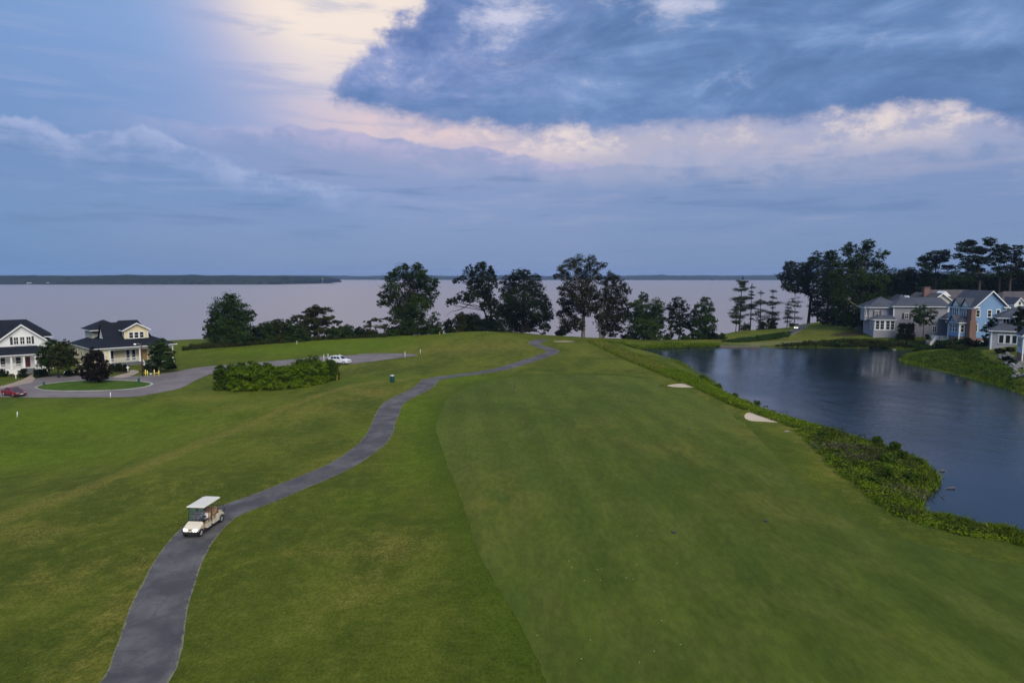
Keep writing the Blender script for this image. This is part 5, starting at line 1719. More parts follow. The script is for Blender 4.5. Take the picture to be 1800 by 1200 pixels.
def roof_hip(par, x0, x1, y0, y1, ze, zr, ix0, ix1, iy0, iy1, mt, th=.16, name='roof', fascia='white'):
    """hipped or lean-to roof: eave rectangle and the ridge rectangle inset by ix0, ix1, iy0, iy1"""
    b = MB()
    lo = [(x0, y0, ze), (x1, y0, ze), (x1, y1, ze), (x0, y1, ze)]
    hi = [(x0 + ix0, y0 + iy0, zr), (x1 - ix1, y0 + iy0, zr), (x1 - ix1, y1 - iy1, zr), (x0 + ix0, y1 - iy1, zr)]
    b.hexa(lo, hi)
    r = b.build(name, M[mt], par)
    f = MB().box(x0 - .02, x1 + .02, y0 - .02, y1 + .02, ze - th, ze - .003)
    f.build('fascia', M[fascia], r)
    return r


def roof_gable(par, x0, x1, y0, y1, ze, zr, axis, mt, over=.35, th=.2, trim='white', name='roof'):
    """two slabs meeting at a ridge that runs along the axis, with pale rake boards"""
    b, t = MB(), MB()
    if axis == 'y':
        c = (x0 + x1) / 2
        s = (zr - ze) / (c - x0)
        for sg, e in ((-1, x0 - over), (1, x1 + over)):
            zz_ = ze - s * over
            pl = [(e, zz_), (c, zr), (c, zr + th), (e, zz_ + th)]
            if sg > 0: pl = pl[::-1]
            b.prism(pl, 'y', y0 - over, y1 + over)
            pb = [(e, zz_ - .12), (c, zr - .12), (c, zr + th * .9), (e, zz_ + th * .9)]
            t.prism(pb if sg < 0 else pb[::-1], 'y', y0 - over - .06, y0 - over - .003)
            t.box(min(e, e - sg * .0) - .03 if sg < 0 else e - .0, e + .0 if sg < 0 else e + .03, y0 - over, y1 + over, zz_ - .1, zz_ + th * .8)
    else:
        c = (y0 + y1) / 2
        s = (zr - ze) / (c - y0)
        for sg, e in ((-1, y0 - over), (1, y1 + over)):
            zz_ = ze - s * over
            pl = [(e, zz_), (c, zr), (c, zr + th), (e, zz_ + th)]
            if sg > 0: pl = pl[::-1]
            b.prism(pl, 'x', x0 - over, x1 + over)
            pb = [(e, zz_ - .12), (c, zr - .12), (c, zr + th * .9), (e, zz_ + th * .9)]
            t.prism(pb if sg < 0 else pb[::-1], 'x', x0 - over - .06, x0 - over - .003)
    r = b.build(name, M[mt], par)
    t.build('rake_board', M[trim], r)
    return r


def walls(par, x0, x1, y0, y1, z0, z1, mt, name='wall', label=None):
    o = MB().box(x0, x1, y0, y1, z0, z1).build(name, M[mt], par)
    if label: o['label'] = label
    return o


def gable(par, x0, x1, y0, y1, ze, zr, axis, mt):
    """the triangular top of a wall"""
    if axis == 'y':
        return MB().prism([(x0, ze), (x1, ze), ((x0 + x1) / 2, zr)], 'y', y0, y1).build('gable', M[mt], par)
    return MB().prism([(y0, ze), (y1, ze), ((y0 + y1) / 2, zr)], 'x', x0, x1).build('gable', M[mt], par)


def column(par, x, y, z0, z1, w=.24):
    MB().box(x - w / 2, x + w / 2, y - w / 2, y + w / 2, z0, z1).box(x - w * .65, x + w * .65, y - w * .65, y + w * .65, z0, z0 + .2).box(x - w * .65, x + w * .65, y - w * .65, y + w * .65, z1 - .16, z1 - .003).build('column', M['white'], par)


def railing(par, a, b, z0, z1=None, hgt=.95, step=.16, mt='white'):
    """rails with balusters from a to b (x, y), rising from z0 to z1"""
    z1 = z0 if z1 is None else z1
    a, b = Vector((*a, z0)), Vector((*b, z1))
    L = (b - a).length
    r = MB()
    up = Vector((0, 0, 1))
    d = (b - a).normalized()
    s = Vector((-d.y, d.x, 0)).normalized() * .035
    for zz_, t in ((.1, .05), (hgt, .07)):
        p, q = a + up * zz_, b + up * zz_
        r.hexa([p - s, q - s, q + s, p + s], [v + up * t for v in (p - s, q - s, q + s, p + s)])
    n = max(2, int(L / step))
    for k in range(n + 1):
        p = a + (b - a) * k / n
        w = .05 if k in (0, n) else .022
        r.box(p.x - w, p.x + w, p.y - w, p.y + w, p.z + (.0 if k in (0, n) else .13), p.z + hgt + (.05 if k in (0, n) else 0) + .01)
    return r.build('railing', M[mt], par)


def steps(par, x0, x1, y_front, y_back, z0, z1, n, mt='step'):
    for k in range(n):
        ya = y_front + (y_back - y_front) * k / n
        MB().box(x0, x1, ya, y_back, z0 + (z1 - z0) * k / n + (.002 if k else -.3), z0 + (z1 - z0) * (k + 1) / n).build('step', M[mt], par)


def house(name, x, y, ang, label, z=None, cat='house'):
    return empty(name, (x, y, h(x, y) if z is None else z), ang, label, cat)


# ------------------------------------------------------------------ yellow cottage
A = math.radians(45)
yc = P(160, 612, 135)
H = house('cottage', yc[0], yc[1], A, 'pale yellow cottage with dark hipped roof, front dormer and railed white porch', -0.75)
EZ = 4.25        # eave height over the ground
walls(H, .5, 3.3, .6, 17.6, -1.2, EZ - .2, 'siding_yellow')
walls(H, 3.3, 15.7, 3.0, 17.6, -1.2, EZ - .2, 'siding_yellow')
MB().box(3.3, 12.6, .55, 3.0, -.9, .96).build('porch_floor', M['step'], H)
MB().box(3.32, 15.6, .62, 2.99, EZ - .30, EZ - .17).build('porch_ceiling', M['white'], H)
MB().box(.5, 15.7, .5, .62, EZ - .55, EZ - .17).build('porch_beam', M['white'], H)
roof_hip(H, 0, 16.3, 0, 18.3, EZ, 6.1, 4.6, 4.2, 4.4, 4.4, 'roof_black')
# steep upper roof with ridge, dormers
roof_hip(H, 4.4, 12.5, 4.2, 12.0, 5.95, 9.25, 2.9, 1.5, 3.85, 3.85, 'roof_black', name='upper_roof')
gx0, gx1 = 7.0, 11.6
dz0 = 5.3
walls(H, gx0, gx1, 3.3, 7.2, dz0, 7.55, 'siding_yellow', 'dormer')
gable(H, gx0, gx1, 3.3, 6.8, 7.55, 8.75, 'y', 'siding_yellow')
roof_gable(H, gx0, gx1, 3.3, 7.6, 7.55, 8.8, 'y', 'roof_black', .45, .16, name='dormer_roof')
MB().box(gx0 - .02, gx0 + .12, 3.25, 3.3, dz0, 7.5).box(gx1 - .12, gx1 + .02, 3.25, 3.3, dz0, 7.5).build('corner_board', M['white'], H)
for u in (-1.02, 0, 1.02): window(H, (gx0 + gx1) / 2 + u, 3.3, 5.75, .72, 1.15, 'S', 1, 2, board=.14)
# steep white gable on the left slope
g = MB().prism([(4.6, 5.6), (8.4, 5.6), (6.5, 8.7)], 'x', 3.6, 7.5)
g.build('side_gable', M['white'], H)
b = MB()
for sg in (-1, 1):
    e = (6.5 + sg * 2.2, 5.2)
    pl = [e, (6.5, 8.75), (6.5, 9.0), (e[0], e[1] + .25)]
    b.prism(pl if sg > 0 else pl[::-1], 'x', 3.3, 7.6)
b.build('side_gable_roof', M['roof_black'], H)
window(H, 3.6, 6.3, 6.4, .35, .8, 'W', 1, 2)
window(H, 3.6, 6.8, 6.4, .35, .8, 'W', 1, 2)
# back wing, higher at the left
walls(H, 3.0, 8.0, 11.2, 17.0, 4.5, 7.3, 'siding_cream', 'rear_wing')
roof_hip(H, 2.3, 9.4, 9.8, 17.8, 7.3, 9.2, 3.4, 3.4, 3.8, 3.8, 'roof_black', name='rear_roof')
for cx in (3.45, 9.0, 12.4, 15.5): column(H, cx, .72, .96 if cx < 13 else -.3, EZ - .55)
railing(H, (3.6, .72), (6.4, .72), .96)
railing(H, (6.4, .72), (9.0, .72), .96)
railing(H, (12.5, .72), (15.4, .72), .96)
MB().box(12.6, 15.7, .55, 3.0, -.9, .96).build('porch_floor', M['white'], H)
steps(H, 9.25, 12.2, -1.5, .55, 0, .96, 5)
railing(H, (9.15, -1.55), (9.15, .6), .02, .96, .95)
railing(H, (12.3, -1.55), (12.3, .6), .02, .96, .95)
for wx, ww in ((4.2, 1.0), (7.4, .62), (8.5, .62)): window(H, wx, 3.0, 1.1, ww, 2.2, 'S', 1, 2, board=.18)
d = MB().box(10.1, 11.1, 2.93, 3.0, .97, 3.2)
d.build('door', M['door_wood'], H)
MB().box(9.95, 10.1, 2.9, 3.0, .97, 3.35).box(11.1, 11.25, 2.9, 3.0, .97, 3.35).box(10.1, 11.1, 2.9, 3.0, 3.2, 3.35).build('door_frame', M['white'], H)
window(H, 13.9, 3.0, 1.3, .9, 1.9, 'S', 1, 2, board=.16)
window(H, 1.9, .6, 1.5, 1.0, 1.7, 'S', 1, 2, board=.2)
for k in (5.0, 9.5, 13.5): window(H, .5, k, 1.5, .9, 1.6, 'W', 1, 2, board=.14)
MB().box(.46, .6, .56, .6, -1, EZ - .2).box(3.2, 3.34, .56, .6, -1, EZ - .2).build('corner_board', M['white'], H)

# ------------------------------------------------------------------ white cottage
A = math.radians(36)
H = house('cottage', -95.7, 133.0, A, 'white cottage with a broad front gable, dark shutters and lit porch lamps', -0.8)
walls(H, -5.0, 4.7, 0, 11, -1, 5.2, 'siding_white')
gable(H, -5.2, 4.9, 0, 10.5, 5.2, 9.2, 'y', 'siding_white')
roof_gable(H, -5.2, 4.9, 0, 11, 5.2, 9.25, 'y', 'roof_black', .45, .22)
walls(H, -13, -5.0, 3.0, 12, -1, 5.0, 'siding_white', 'side_wing')
roof_hip(H, -13.6, 5.0, 3.4, 13.5, 6.6, 9.9, 5, 4.2, 4.6, 4.6, 'roof_black', name='rear_roof')
# porch
PZ0 = 1.0
MB().box(-13, 3.6, -2.5, 0, -.9, PZ0).build('porch_floor', M['white'], H)
roof_hip(H, -13.4, 4.3, -2.9, .2, 3.75, 5.15, .2, 2.2, 2.9, .2, 'roof_black', name='porch_roof')
MB().box(-13, 3.7, -2.5, -2.3, 3.3, 3.58).build('porch_beam', M['white'], H)
for cx in (-6.0, -3.9, -2.05, -.1, 1.75): column(H, cx, -2.38, PZ0, 3.3, .3)
railing(H, (-7.5, -2.38), (-4.05, -2.38), PZ0)
railing(H, (-3.75, -2.38), (-2.2, -2.38), PZ0)
railing(H, (-1.9, -2.38), (-.25, -2.38), PZ0)
steps(H, .1, 1.6, -4.3, -2.5, 0, PZ0, 5)
railing(H, (0, -4.35), (0, -2.5), .02, PZ0)
railing(H, (1.7, -4.35), (1.7, -2.5), .02, PZ0)
for u in (-1.0, 0, 1.0): window(H, u - .1, 0, 5.55, .68, 1.35, 'S', 2, 2, board=.16)
for u in (-1.78, 1.6): shutter(H, u - .05, -.001, 5.5, .42, 1.5)
MB().box(.15, .95, -.06, 0, PZ0, 3.1).build('door', M['door_red'], H)
MB().box(-.02, .15, -.09, 0, PZ0, 3.25).box(.95, 1.12, -.09, 0, PZ0, 3.25).build('door_frame', M['white'], H)
for wx in (-.95, -3.4, -5.4): window(H, wx, 0, PZ0 + .35, .8, 1.8, 'S', 1, 2, board=.16)
for wx in (-.75, .25):
    o = MB().ball((wx, -1.3, 3.42), .13, 8).build('porch_lamp', M['lamp_on'], H)
    MB().tube([(wx, -1.3, 3.5), (wx, -1.3, 3.62)], .03, 6).build('lamp_rod', M['black'], o)
window(H, 3.0, 0, 1.3, .9, 1.5, 'S', 1, 2, board=.14)
MB().box(-9, -8, 7, 8, 8.5, 10.6).build('chimney', M['brick'], H)

# ------------------------------------------------------------------ grey house beyond the pond
x0, Yg = P(1571, 540, 184)[0], 184.0
H = house('large_house', x0, Yg, math.radians(-9), 'long two storey grey house with a white framed sunroom behind clipped evergreens', 2.1)
H.scale = (1.05, 1.05, 1.05)
walls(H, 0, 12.9, 0, 9, -2, 7.35, 'siding_grey')
roof_hip(H, -.5, 13.4, -.5, 9.5, 7.4, 9.6, 4.2, .6, 4.9, 4.9, 'roof_grey')
MB().box(-.04, .16, -.05, 0, -1, 7.3).box(12.74, 12.94, -.05, 0, 3.5, 7.3).build('corner_board', M['white'], H)
window(H, 3.2, 0, 4.3, .85, 1.25, 'S', 2, 2)
shutter(H, 2.35, -.001, 4.2, .45, 1.45)
shutter(H, 4.05, -.001, 4.2, .45, 1.45)
window(H, 2.9, 0, .8, .85, 1.4, 'S', 2, 2)
window(H, 9.9, 0, .9, .85, 1.4, 'S', 2, 2)
walls(H, -5.3, 0, 1.6, 5.5, -2, 7.0, 'siding_grey', 'left_wing')
roof_hip(H, -5.8, 3.2, 1.1, 10.0, 7.05, 9.7, 4.4, 4.4, 4.4, 4.4, 'roof_grey', name='left_roof')
roof_hip(H, 2.2, 7.2, 5, 14, 8.0, 10.2, 2.4, 2.4, 3, 3, 'roof_grey', name='rear_roof')
window(H, -3.4, 1.6, 4.9, .85, 1.15, 'S', 2, 2)
shutter(H, -4.15, 1.599, 4.8, .42, 1.35)
shutter(H, -2.65, 1.599, 4.8, .42, 1.35)
walls(H, -5.2, -.1, -1.8, 1.6, -2, 4.05, 'siding_grey', 'sunroom')
roof_hip(H, -5.6, .05, -2.2, 1.75, 4.1, 5.0, 2.2, .1, 2.2, .1, 'roof_grey', name='sunroom_roof')
MB().box(-5.0, -.2, -1.88, -1.8, 1.25, 4.0).build('window_wall', M['white'], H)
for u in (-4.3, -3.2, -1.85, -.75): window(H, u, -1.88, 1.6, .85, 2.1, 'S', 1, 3, board=.08)
window(H, -5.2, -.2, 1.6, .8, 2.1, 'W', 1, 3)
walls(H, -6.3, -5.3, 1.9, 5.0, 3.6, 7.0, 'siding_grey', 'bay')
roof_hip(H, -6.6, -5.0, 1.6, 5.3, 7.0, 7.5, .6, .05, .8, .8, 'roof_grey', name='bay_roof')
for u in (-6.02, -5.58): window(H, u, 1.9, 4.8, .26, 1.6, 'S', 1, 1)
gable(H, 4.6, 6.6, 5.8, 8.5, 8.9, 10.0, 'y', 'white')
walls(H, 12.9, 16.6, -3.5, 4, -2, 4.4, 'siding_grey', 'garage')
roof_hip(H, 10.9, 17.2, -4, 4.5, 4.5, 6.0, 2.0, 2.0, 4.0, 4.0, 'roof_grey', name='garage_roof')
window(H, 14.7, -3.5, .8, 1.1, 1.8, 'S', 1, 2, 'shutter')

# ------------------------------------------------------------------ cream house behind
H = house('large_house', 114.3, 187.0, 0.0, 'cream gabled house with a brick chimney behind the blue house', 3.4)
walls(H, 0, 6.6, 0, 12, -2, 7.2, 'siding_cream')
gable(H, -.2, 6.8, 0, 11, 7.2, 9.7, 'y', 'siding_cream')
roof_gable(H, -.2, 6.8, 0, 12, 7.2, 9.75, 'y', 'roof_brown', .4, .2)
walls(H, 6.6, 15, 3, 11, -2, 7.2, 'siding_cream', 'side_wing')
roof_gable(H, 3.0, 15, 2.4, 11.6, 7.2, 10.5, 'x', 'roof_brown', .3, .2, name='main_roof')
gable(H, 4.4, 7.6, 2.8, 6, 9.0, 10.4, 'y', 'white')
MB().box(1.4, 3.0, 5, 6.2, 8, 11.3).box(1.3, 3.1, 4.9, 6.3, 11.3, 11.5).build('chimney', M['brick'], H)
window(H, 3.3, 0, 5.0, .9, 1.4, 'S', 2, 2)

# ------------------------------------------------------------------ blue house
bx, by = P(1714, 545, 163)[0], 163.0
H = house('large_house', bx, by, math.radians(3), 'bright blue gabled house on a brick base with a tall red brick chimney', 1.6)
BW, BD, BE, BR = 7.75, 8.8, 9.1, 12.7
walls(H, 0, BW, 0, BD, 1.6, BE, 'siding_blue')
walls(H, .05, BW - .05, .05, BD - .05, -2, 1.6, 'brick', 'basement')
gable(H, -.1, BW + .1, 0, BD, BE, BR - .1, 'y', 'siding_blue')
roof_gable(H, -.1, BW + .1, 0, BD, BE, BR, 'y', 'roof_grey', .5, .22)
cb = MB()
for a_, b_ in ((-.04, .2), (BW - .2, BW + .04)): cb.box(a_, b_, -.06, 0, 1.6, BE - .05)
cb.box(-.06, 0, -.04, .22, 1.6, BE - .05).box(-.06, 0, 5.0, 5.2, 1.6, BE - .05)
cb.build('corner_board', M['white'], H)
MB().box(-.7, .9, -.5, -.06, BE - .35, BE - .1).build('eave_return', M['white'], H)
MB().box(BW - .9, BW + .7, -.5, -.06, BE - .35, BE - .1).build('eave_return', M['white'], H)
window(H, .75, 0, 6.7, .85, 1.5, 'S', 1, 2, board=.14)
window(H, 3.6, 0, 6.7, .85, 1.5, 'S', 1, 2, board=.14)
window(H, 5.75, 0, 7.5, .8, .8, 'S', 1, 1, board=.14)
window(H, -.02 + .5, 0, 3.2, .7, 1.6, 'S', 1, 2, board=.12)
MB().box(.0, 3.6, -.1, -.02, -.6, .95).build('lattice_panel', M['lattice'], H)
MB().ball((2.6, -.12, 5.0), .16, 8).build('wall_light', M['white'], H)
# west side: wall dormers with grouped windows
for k, yy in enumerate((2.6, 5.9)):
    gable(H, -.55, 2.6, yy - 1.1, yy + 1.1, BE + .1, BE + 1.7, 'x', 'white')
    b = MB()
    for sg in (-1, 1):
        e = (yy + sg * 1.45, BE - .25)
        pl = [e, (yy, BE + 1.75), (yy, BE + 1.95), (e[0], e[1] + .2)]
        b.prism(pl if sg > 0 else pl[::-1], 'x', -.8, 2.7)
    b.build('dormer_roof', M['roof_grey'], H)
    MB().box(-.5, 0, yy - 1.2, yy + 1.2, 6.0, BE + .1).build('dormer', M['white'], H)
    for v in (-.72, 0, .72): window(H, -.5, yy + v, 6.7, .5, 1.8, 'W', 1, 2, board=.06)
# lower bay on the west
walls(H, -3.2, 0, .6, 4.4, 1.9, 5.2, 'siding_blue', 'bay')
walls(H, -3.1, 0, .7, 4.3, -2, 1.9, 'brick', 'bay_base')
roof_hip(H, -3.7, .0, .1, 4.9, 5.25, 6.7, 2.4, .02, 1.6, 1.6, 'roof_grey', name='bay_roof')
gable(H, -3.72, -1.2, 1.3, 3.7, 5.28, 6.75, 'x', 'siding_blue')
b = MB()
for sg in (-1, 1):
    e = (2.5 + sg * 1.5, 4.95)
    pl = [e, (2.5, 6.8), (2.5, 7.0), (e[0], e[1] + .2)]
    b.prism(pl if sg > 0 else pl[::-1], 'x', -3.95, -1.1)
b.build('bay_gable_roof', M['roof_grey'], H)
window(H, -2.45, .6, 3.0, .75, 1.7, 'S', 1, 2, board=.14)
for v in (1.6, 2.5, 3.4): window(H, -3.2, v, 3.0, .65, 1.7, 'W', 1, 2, board=.1)
MB().box(-3.28, -3.08, .52, .72, -1.5, 5.2).build('corner_post', M['white'], H)
MB().box(-3.28, -3.08, 4.3, 4.5, -1.5, 5.2).build('corner_post', M['white'], H)
ch = MB().box(-1.75, -.15, -1.0, .58, -2, 5.8).box(-1.5, -.4, -.9, .5, 5.8, 8.3).box(-1.62, -.28, -1.0, .6, 8.3, 8.5)
ch.build('chimney', M['brick'], H)
# deck with white railing and stairs
dx_, dy_ = P(1652, 580, 168)[0], 168.0
H = house('wooden_deck', dx_, dy_, 0, 'grey wooden deck with white railings and stairs beside the blue house', h(dx_, dy_), 'deck')
MB().box(0, 3.6, 0, 3, 1.55, 1.75).build('deck_floor', M['wood_grey'], H)
for px_, py_ in ((.1, .1), (3.5, .1), (.1, 2.9), (3.5, 2.9)): MB().box(px_ - .08, px_ + .08, py_ - .08, py_ + .08, -1.2, 1.55).build('post', M['white'], H)
railing(H, (0, 0), (3.6, 0), 1.75)
railing(H, (0, 0), (0, 3), 1.75)
steps(H, -2.2, -.1, -.1, 2.0, 0, 1.6, 6, 'wood_grey')
railing(H, (-2.2, -.1), (0, 1.2), .2, 1.7)
gz_ = h(dx_ - 1.6, dy_ - 2.5)
w_ = empty('garden_wall', (dx_ - 2.0, dy_ - 2.6, gz_), 0, 'low grey garden wall below the white deck', 'wall')
for r_ in range(4):
    for k in range(9):
        a_ = k * .62 + (.3 if r_ % 2 else 0)
        MB().box(a_ + .01, a_ + .60, -.14 + .015 * ((k * 7 + r_ * 3) % 4), .2, r_ * .32 - .2 + .008, r_ * .32 + .12).build('stone_block', M['stone'], w_)

# ------------------------------------------------------------------ porch house
hx, hy = P(1742, 590, 140)[0], 140.0
H = house('large_house', hx, hy, math.radians(-30), 'light grey house with a row of tall white framed porch windows', 3.4)
walls(H, 0, 9, 0, 3.2, -1.6, 3.4, 'siding_lgrey', 'porch_room')
roof_hip(H, -.5, 9.6, -.5, 3.3, 3.45, 4.9, 2.6, 2.0, 3.2, .1, 'roof_grey', name='porch_roof')
MB().box(-.06, .2, -.06, .0, -1, 3.4).build('corner_board', M['white'], H)
MB().box(1.15, 5.7, -.07, 0, .75, 2.75).build('window_wall', M['white'], H)
for u in (1.75, 2.85, 3.95, 5.05): window(H, u, -.07, .95, .75, 1.6, 'S', 1, 1, board=.08)
window(H, 6.9, 0, .95, .9, 1.6, 'S', 1, 2)
walls(H, 1.6, 12, 3.2, 12, -1.6, 5.9, 'siding_lgrey')
roof_hip(H, 1.0, 12.6, 2.6, 12.6, 5.95, 8.3, 4.2, 4.2, 4.9, 4.9, 'roof_grey')
walls(H, 4.0, 8.0, 2.2, 3.2, 3.6, 6.3, 'siding_lgrey', 'upper_bay')
roof_hip(H, 3.6, 8.4, 1.8, 4.5, 6.35, 7.5, 1.6, 1.6, 1.8, .1, 'roof_grey', name='upper_bay_roof')
window(H, 2.7, 3.2, 4.75, 1.0, 1.0, 'S', 2, 1)
for u in (4.8, 5.8): window(H, u, 2.2, 4.7, .7, 1.4, 'S', 1, 2, board=.12)
# bay of the next house, cut by the edge
hx, hy = P(1797, 620, 124)[0], 124.0
H = house('large_house', hx, hy, math.radians(-22), 'pale blue bay of a house on red brick at the right edge', 2.0)
walls(H, 0, 6, 0, 3.4, 1.9, 5.1, 'siding_pblue')
walls(H, .05, 6, .05, 3.35, -1.5, 1.9, 'brick', 'basement')
roof_hip(H, -.4, 6.5, -.4, 3.8, 5.15, 6.7, 2.0, 2.0, 2.05, 2.05, 'roof_grey')
gable(H, -.3, 1.7, -.43, 1.0, 5.16, 6.3, 'y', 'white')
roof_gable(H, -.2, 1.6, -.4, 2.5, 5.2, 6.3, 'y', 'roof_grey', .2, .14, name='gable_roof')
MB().box(-.05, .15, -.06, 0, -1, 5.1).box(1.45, 1.65, -.06, 0, -1, 5.1).build('corner_board', M['white'], H)
for u in (.45, 1.05): window(H, u, 0, 2.9, .42, 1.5, 'S', 1, 2, board=.08)
window(H, 3.0, 0, 2.9, 1.4, 1.5, 'S', 2, 2)
for v in (1.1, 1.9, 2.7): window(H, 0, v, 2.9, .55, 1.6, 'W', 1, 2, board=.08)
# grey roofed house behind at the right
hx, hy = P(1760, 530, 178)[0], 178.0
H = house('large_house', hx, hy, 0, 'grey roofed house with white gables behind the blue house at the right', 4.0)
walls(H, 0, 14, 0, 10, -2, 6.0, 'siding_white')
roof_hip(H, -.6, 14.6, -.6, 10.6, 6.05, 9.9, 4.6, 4.6, 5.5, 5.5, 'roof_brown')
walls(H, 1.6, 4.2, -2.6, 0, 3, 6.8, 'siding_white', 'gabled_bay')
gable(H, 1.5, 4.3, -2.6, 2.5, 6.8, 8.3, 'y', 'siding_white')
roof_gable(H, 1.5, 4.3, -2.6, 3.0, 6.8, 8.35, 'y', 'roof_grey', .3, .16, name='bay_roof')
window(H, 2.9, -2.6, 6.6, .5, .8, 'S', 1, 1)
walls(H, 4.6, 9, -4.2, 0, 2, 5.6, 'siding_white', 'front_wing')
roof_gable(H, 4.6, 9, -4.2, 0, 5.6, 7.4, 'x', 'roof_grey', .3, .16, name='wing_roof')

# ------------------------------------------------------------------ bank of boulders, patio stones, bulkhead
sr = random.Random(11)
bl = [at(a, b)[:2] for a, b in [(1766, 624), (1776, 632), (1786, 641), (1796, 650), (1806, 658)]]
b0 = bl[0]
rk = empty('boulder_row', (b0[0], b0[1], h(*b0)), 0, 'row of pale boulders stepping down the bank below the right houses', 'boulders')
L = catmull(bl, 10)
_rock = []
for k in range(5):
    m_ = MB().ball((0, 0, 0), 1, 7)
    m_.v = [tuple(c * (1 + .22 * math.sin(3.1 * i + k * 2 + j)) for j, c in enumerate(v)) for i, v in enumerate(m_.v)]
    m_.sm = [False] * len(m_.sm)
    _rock.append(m_.mesh('boulder', M['stone']))
for k in range(70):
    p = L[sr.randrange(len(L))]
    x_, y_ = p[0] + sr.uniform(-1.1, 1.1), p[1] + sr.uniform(-1.6, 1.6)
    s_ = sr.uniform(.22, .5)
    o = link('boulder', _rock[k % 5], rk, (x_ - b0[0], y_ - b0[1], h(x_, y_) - h(*b0) + s_ * .3), sr.uniform(0, 6))
    o.scale = (s_ * 1.2, s_, s_ * .75)
pc = at(1722, 604)
pt = empty('patio_stones', tuple(pc), 0, 'heap of pale patio stones at the corner of the blue house', 'stones')
for k in range(26):
    x_, y_ = pc[0] + sr.uniform(-1.8, 1.8), pc[1] + sr.uniform(-1.5, 1.5)
    s_ = sr.uniform(.18, .42)
    o = link('stone', _rock[k % 5], pt, (x_ - pc[0], y_ - pc[1], h(x_, y_) - pc[2] + s_ * .3), sr.uniform(0, 6))
    o.scale = (s_ * 1.2, s_, s_ * .7)
gb = P(1560, 590, 170)
gs = empty('garden_rocks', (gb[0], gb[1], h(gb[0], gb[1])), 0, 'tan garden rocks in the bed left of the clipped evergreens', 'stones')
for k in range(14):
    x_, y_ = gb[0] + sr.uniform(-2, 3.0), gb[1] + sr.uniform(-1.2, 1.2)
    s_ = sr.uniform(.2, .5)
    o = link('rock', _rock[k % 5], gs, (x_ - gb[0], y_ - gb[1], h(x_, y_) - h(gb[0], gb[1]) + s_ * .3), sr.uniform(0, 6))
    o.scale = (s_ * 1.2, s_, s_ * .8)
a_, b_ = np.array(PZ(1266, 609.5, POND_Z)[:2]), np.array(PZ(1334, 610.5, POND_Z)[:2])
bh = empty('bulkhead', (a_[0], a_[1], POND_Z), math.atan2(b_[1] - a_[1], b_[0] - a_[0]), 'low weathered timber bulkhead at the head of the pond', 'retaining wall')
Lb = float(np.linalg.norm(b_ - a_))
nb_ = 30
for k in range(nb_):
    MB().box(Lb * k / nb_ + .015, Lb * (k + 1) / nb_ - .015, -.55, -.43 + .02 * (k % 3), -.8, .30 + .03 * ((k * 5) % 4)).build('board', M['wood_grey'], bh)
MB().box(-.1, Lb + .1, -.62, -.2, .36, .44).build('cap_rail', M['wood_grey'], bh)

# ------------------------------------------------------------------ wheels, carts, cars
_wheel = {}


def wheel(par, x, y, z, r, w, rimmat='rim'):
    key = (r, w, rimmat)
    if key not in _wheel:
        t = MB()
        n = 18
        prof = [(-.5, .62), (-.5, .86), (-.36, 1.0), (.36, 1.0), (.5, .86), (.5, .62)]
        for (u0, q0), (u1, q1) in zip(prof, prof[1:]):
            vs, fs = [], []
            for k in range(n):
                a = 2 * math.pi * k / n
                vs += [(u0 * w, q0 * r * math.cos(a), q0 * r * math.sin(a)), (u1 * w, q1 * r * math.cos(a), q1 * r * math.sin(a))]
            fs = [(2 * k, 2 * ((k + 1) % n), 2 * ((k + 1) % n) + 1, 2 * k + 1) for k in range(n)]
            t._add(vs, fs, 0, True)
        rm = MB().disc((0, 0, 0), 'x', r * .63, w * .8, 18)
        for k in range(5):
            a = 2 * math.pi * k / 5
            rm.tube([(w * .42, 0, 0), (w * .42, math.cos(a) * r * .58, math.sin(a) * r * .58)], [r * .10, r * .08], 5)
            rm.tube([(-w * .42, 0, 0), (-w * .42, math.cos(a) * r * .58, math.sin(a) * r * .58)], [r * .10, r * .08], 5)
        _wheel[key] = (t.mesh('tyre', M['rubber']), rm.mesh('rim', M[rimmat]))
    o = empty('wheel', (x, y, z))
    o.parent = par
    link('tyre', _wheel[key][0], o)
    link('rim', _wheel[key][1], o)
    return o


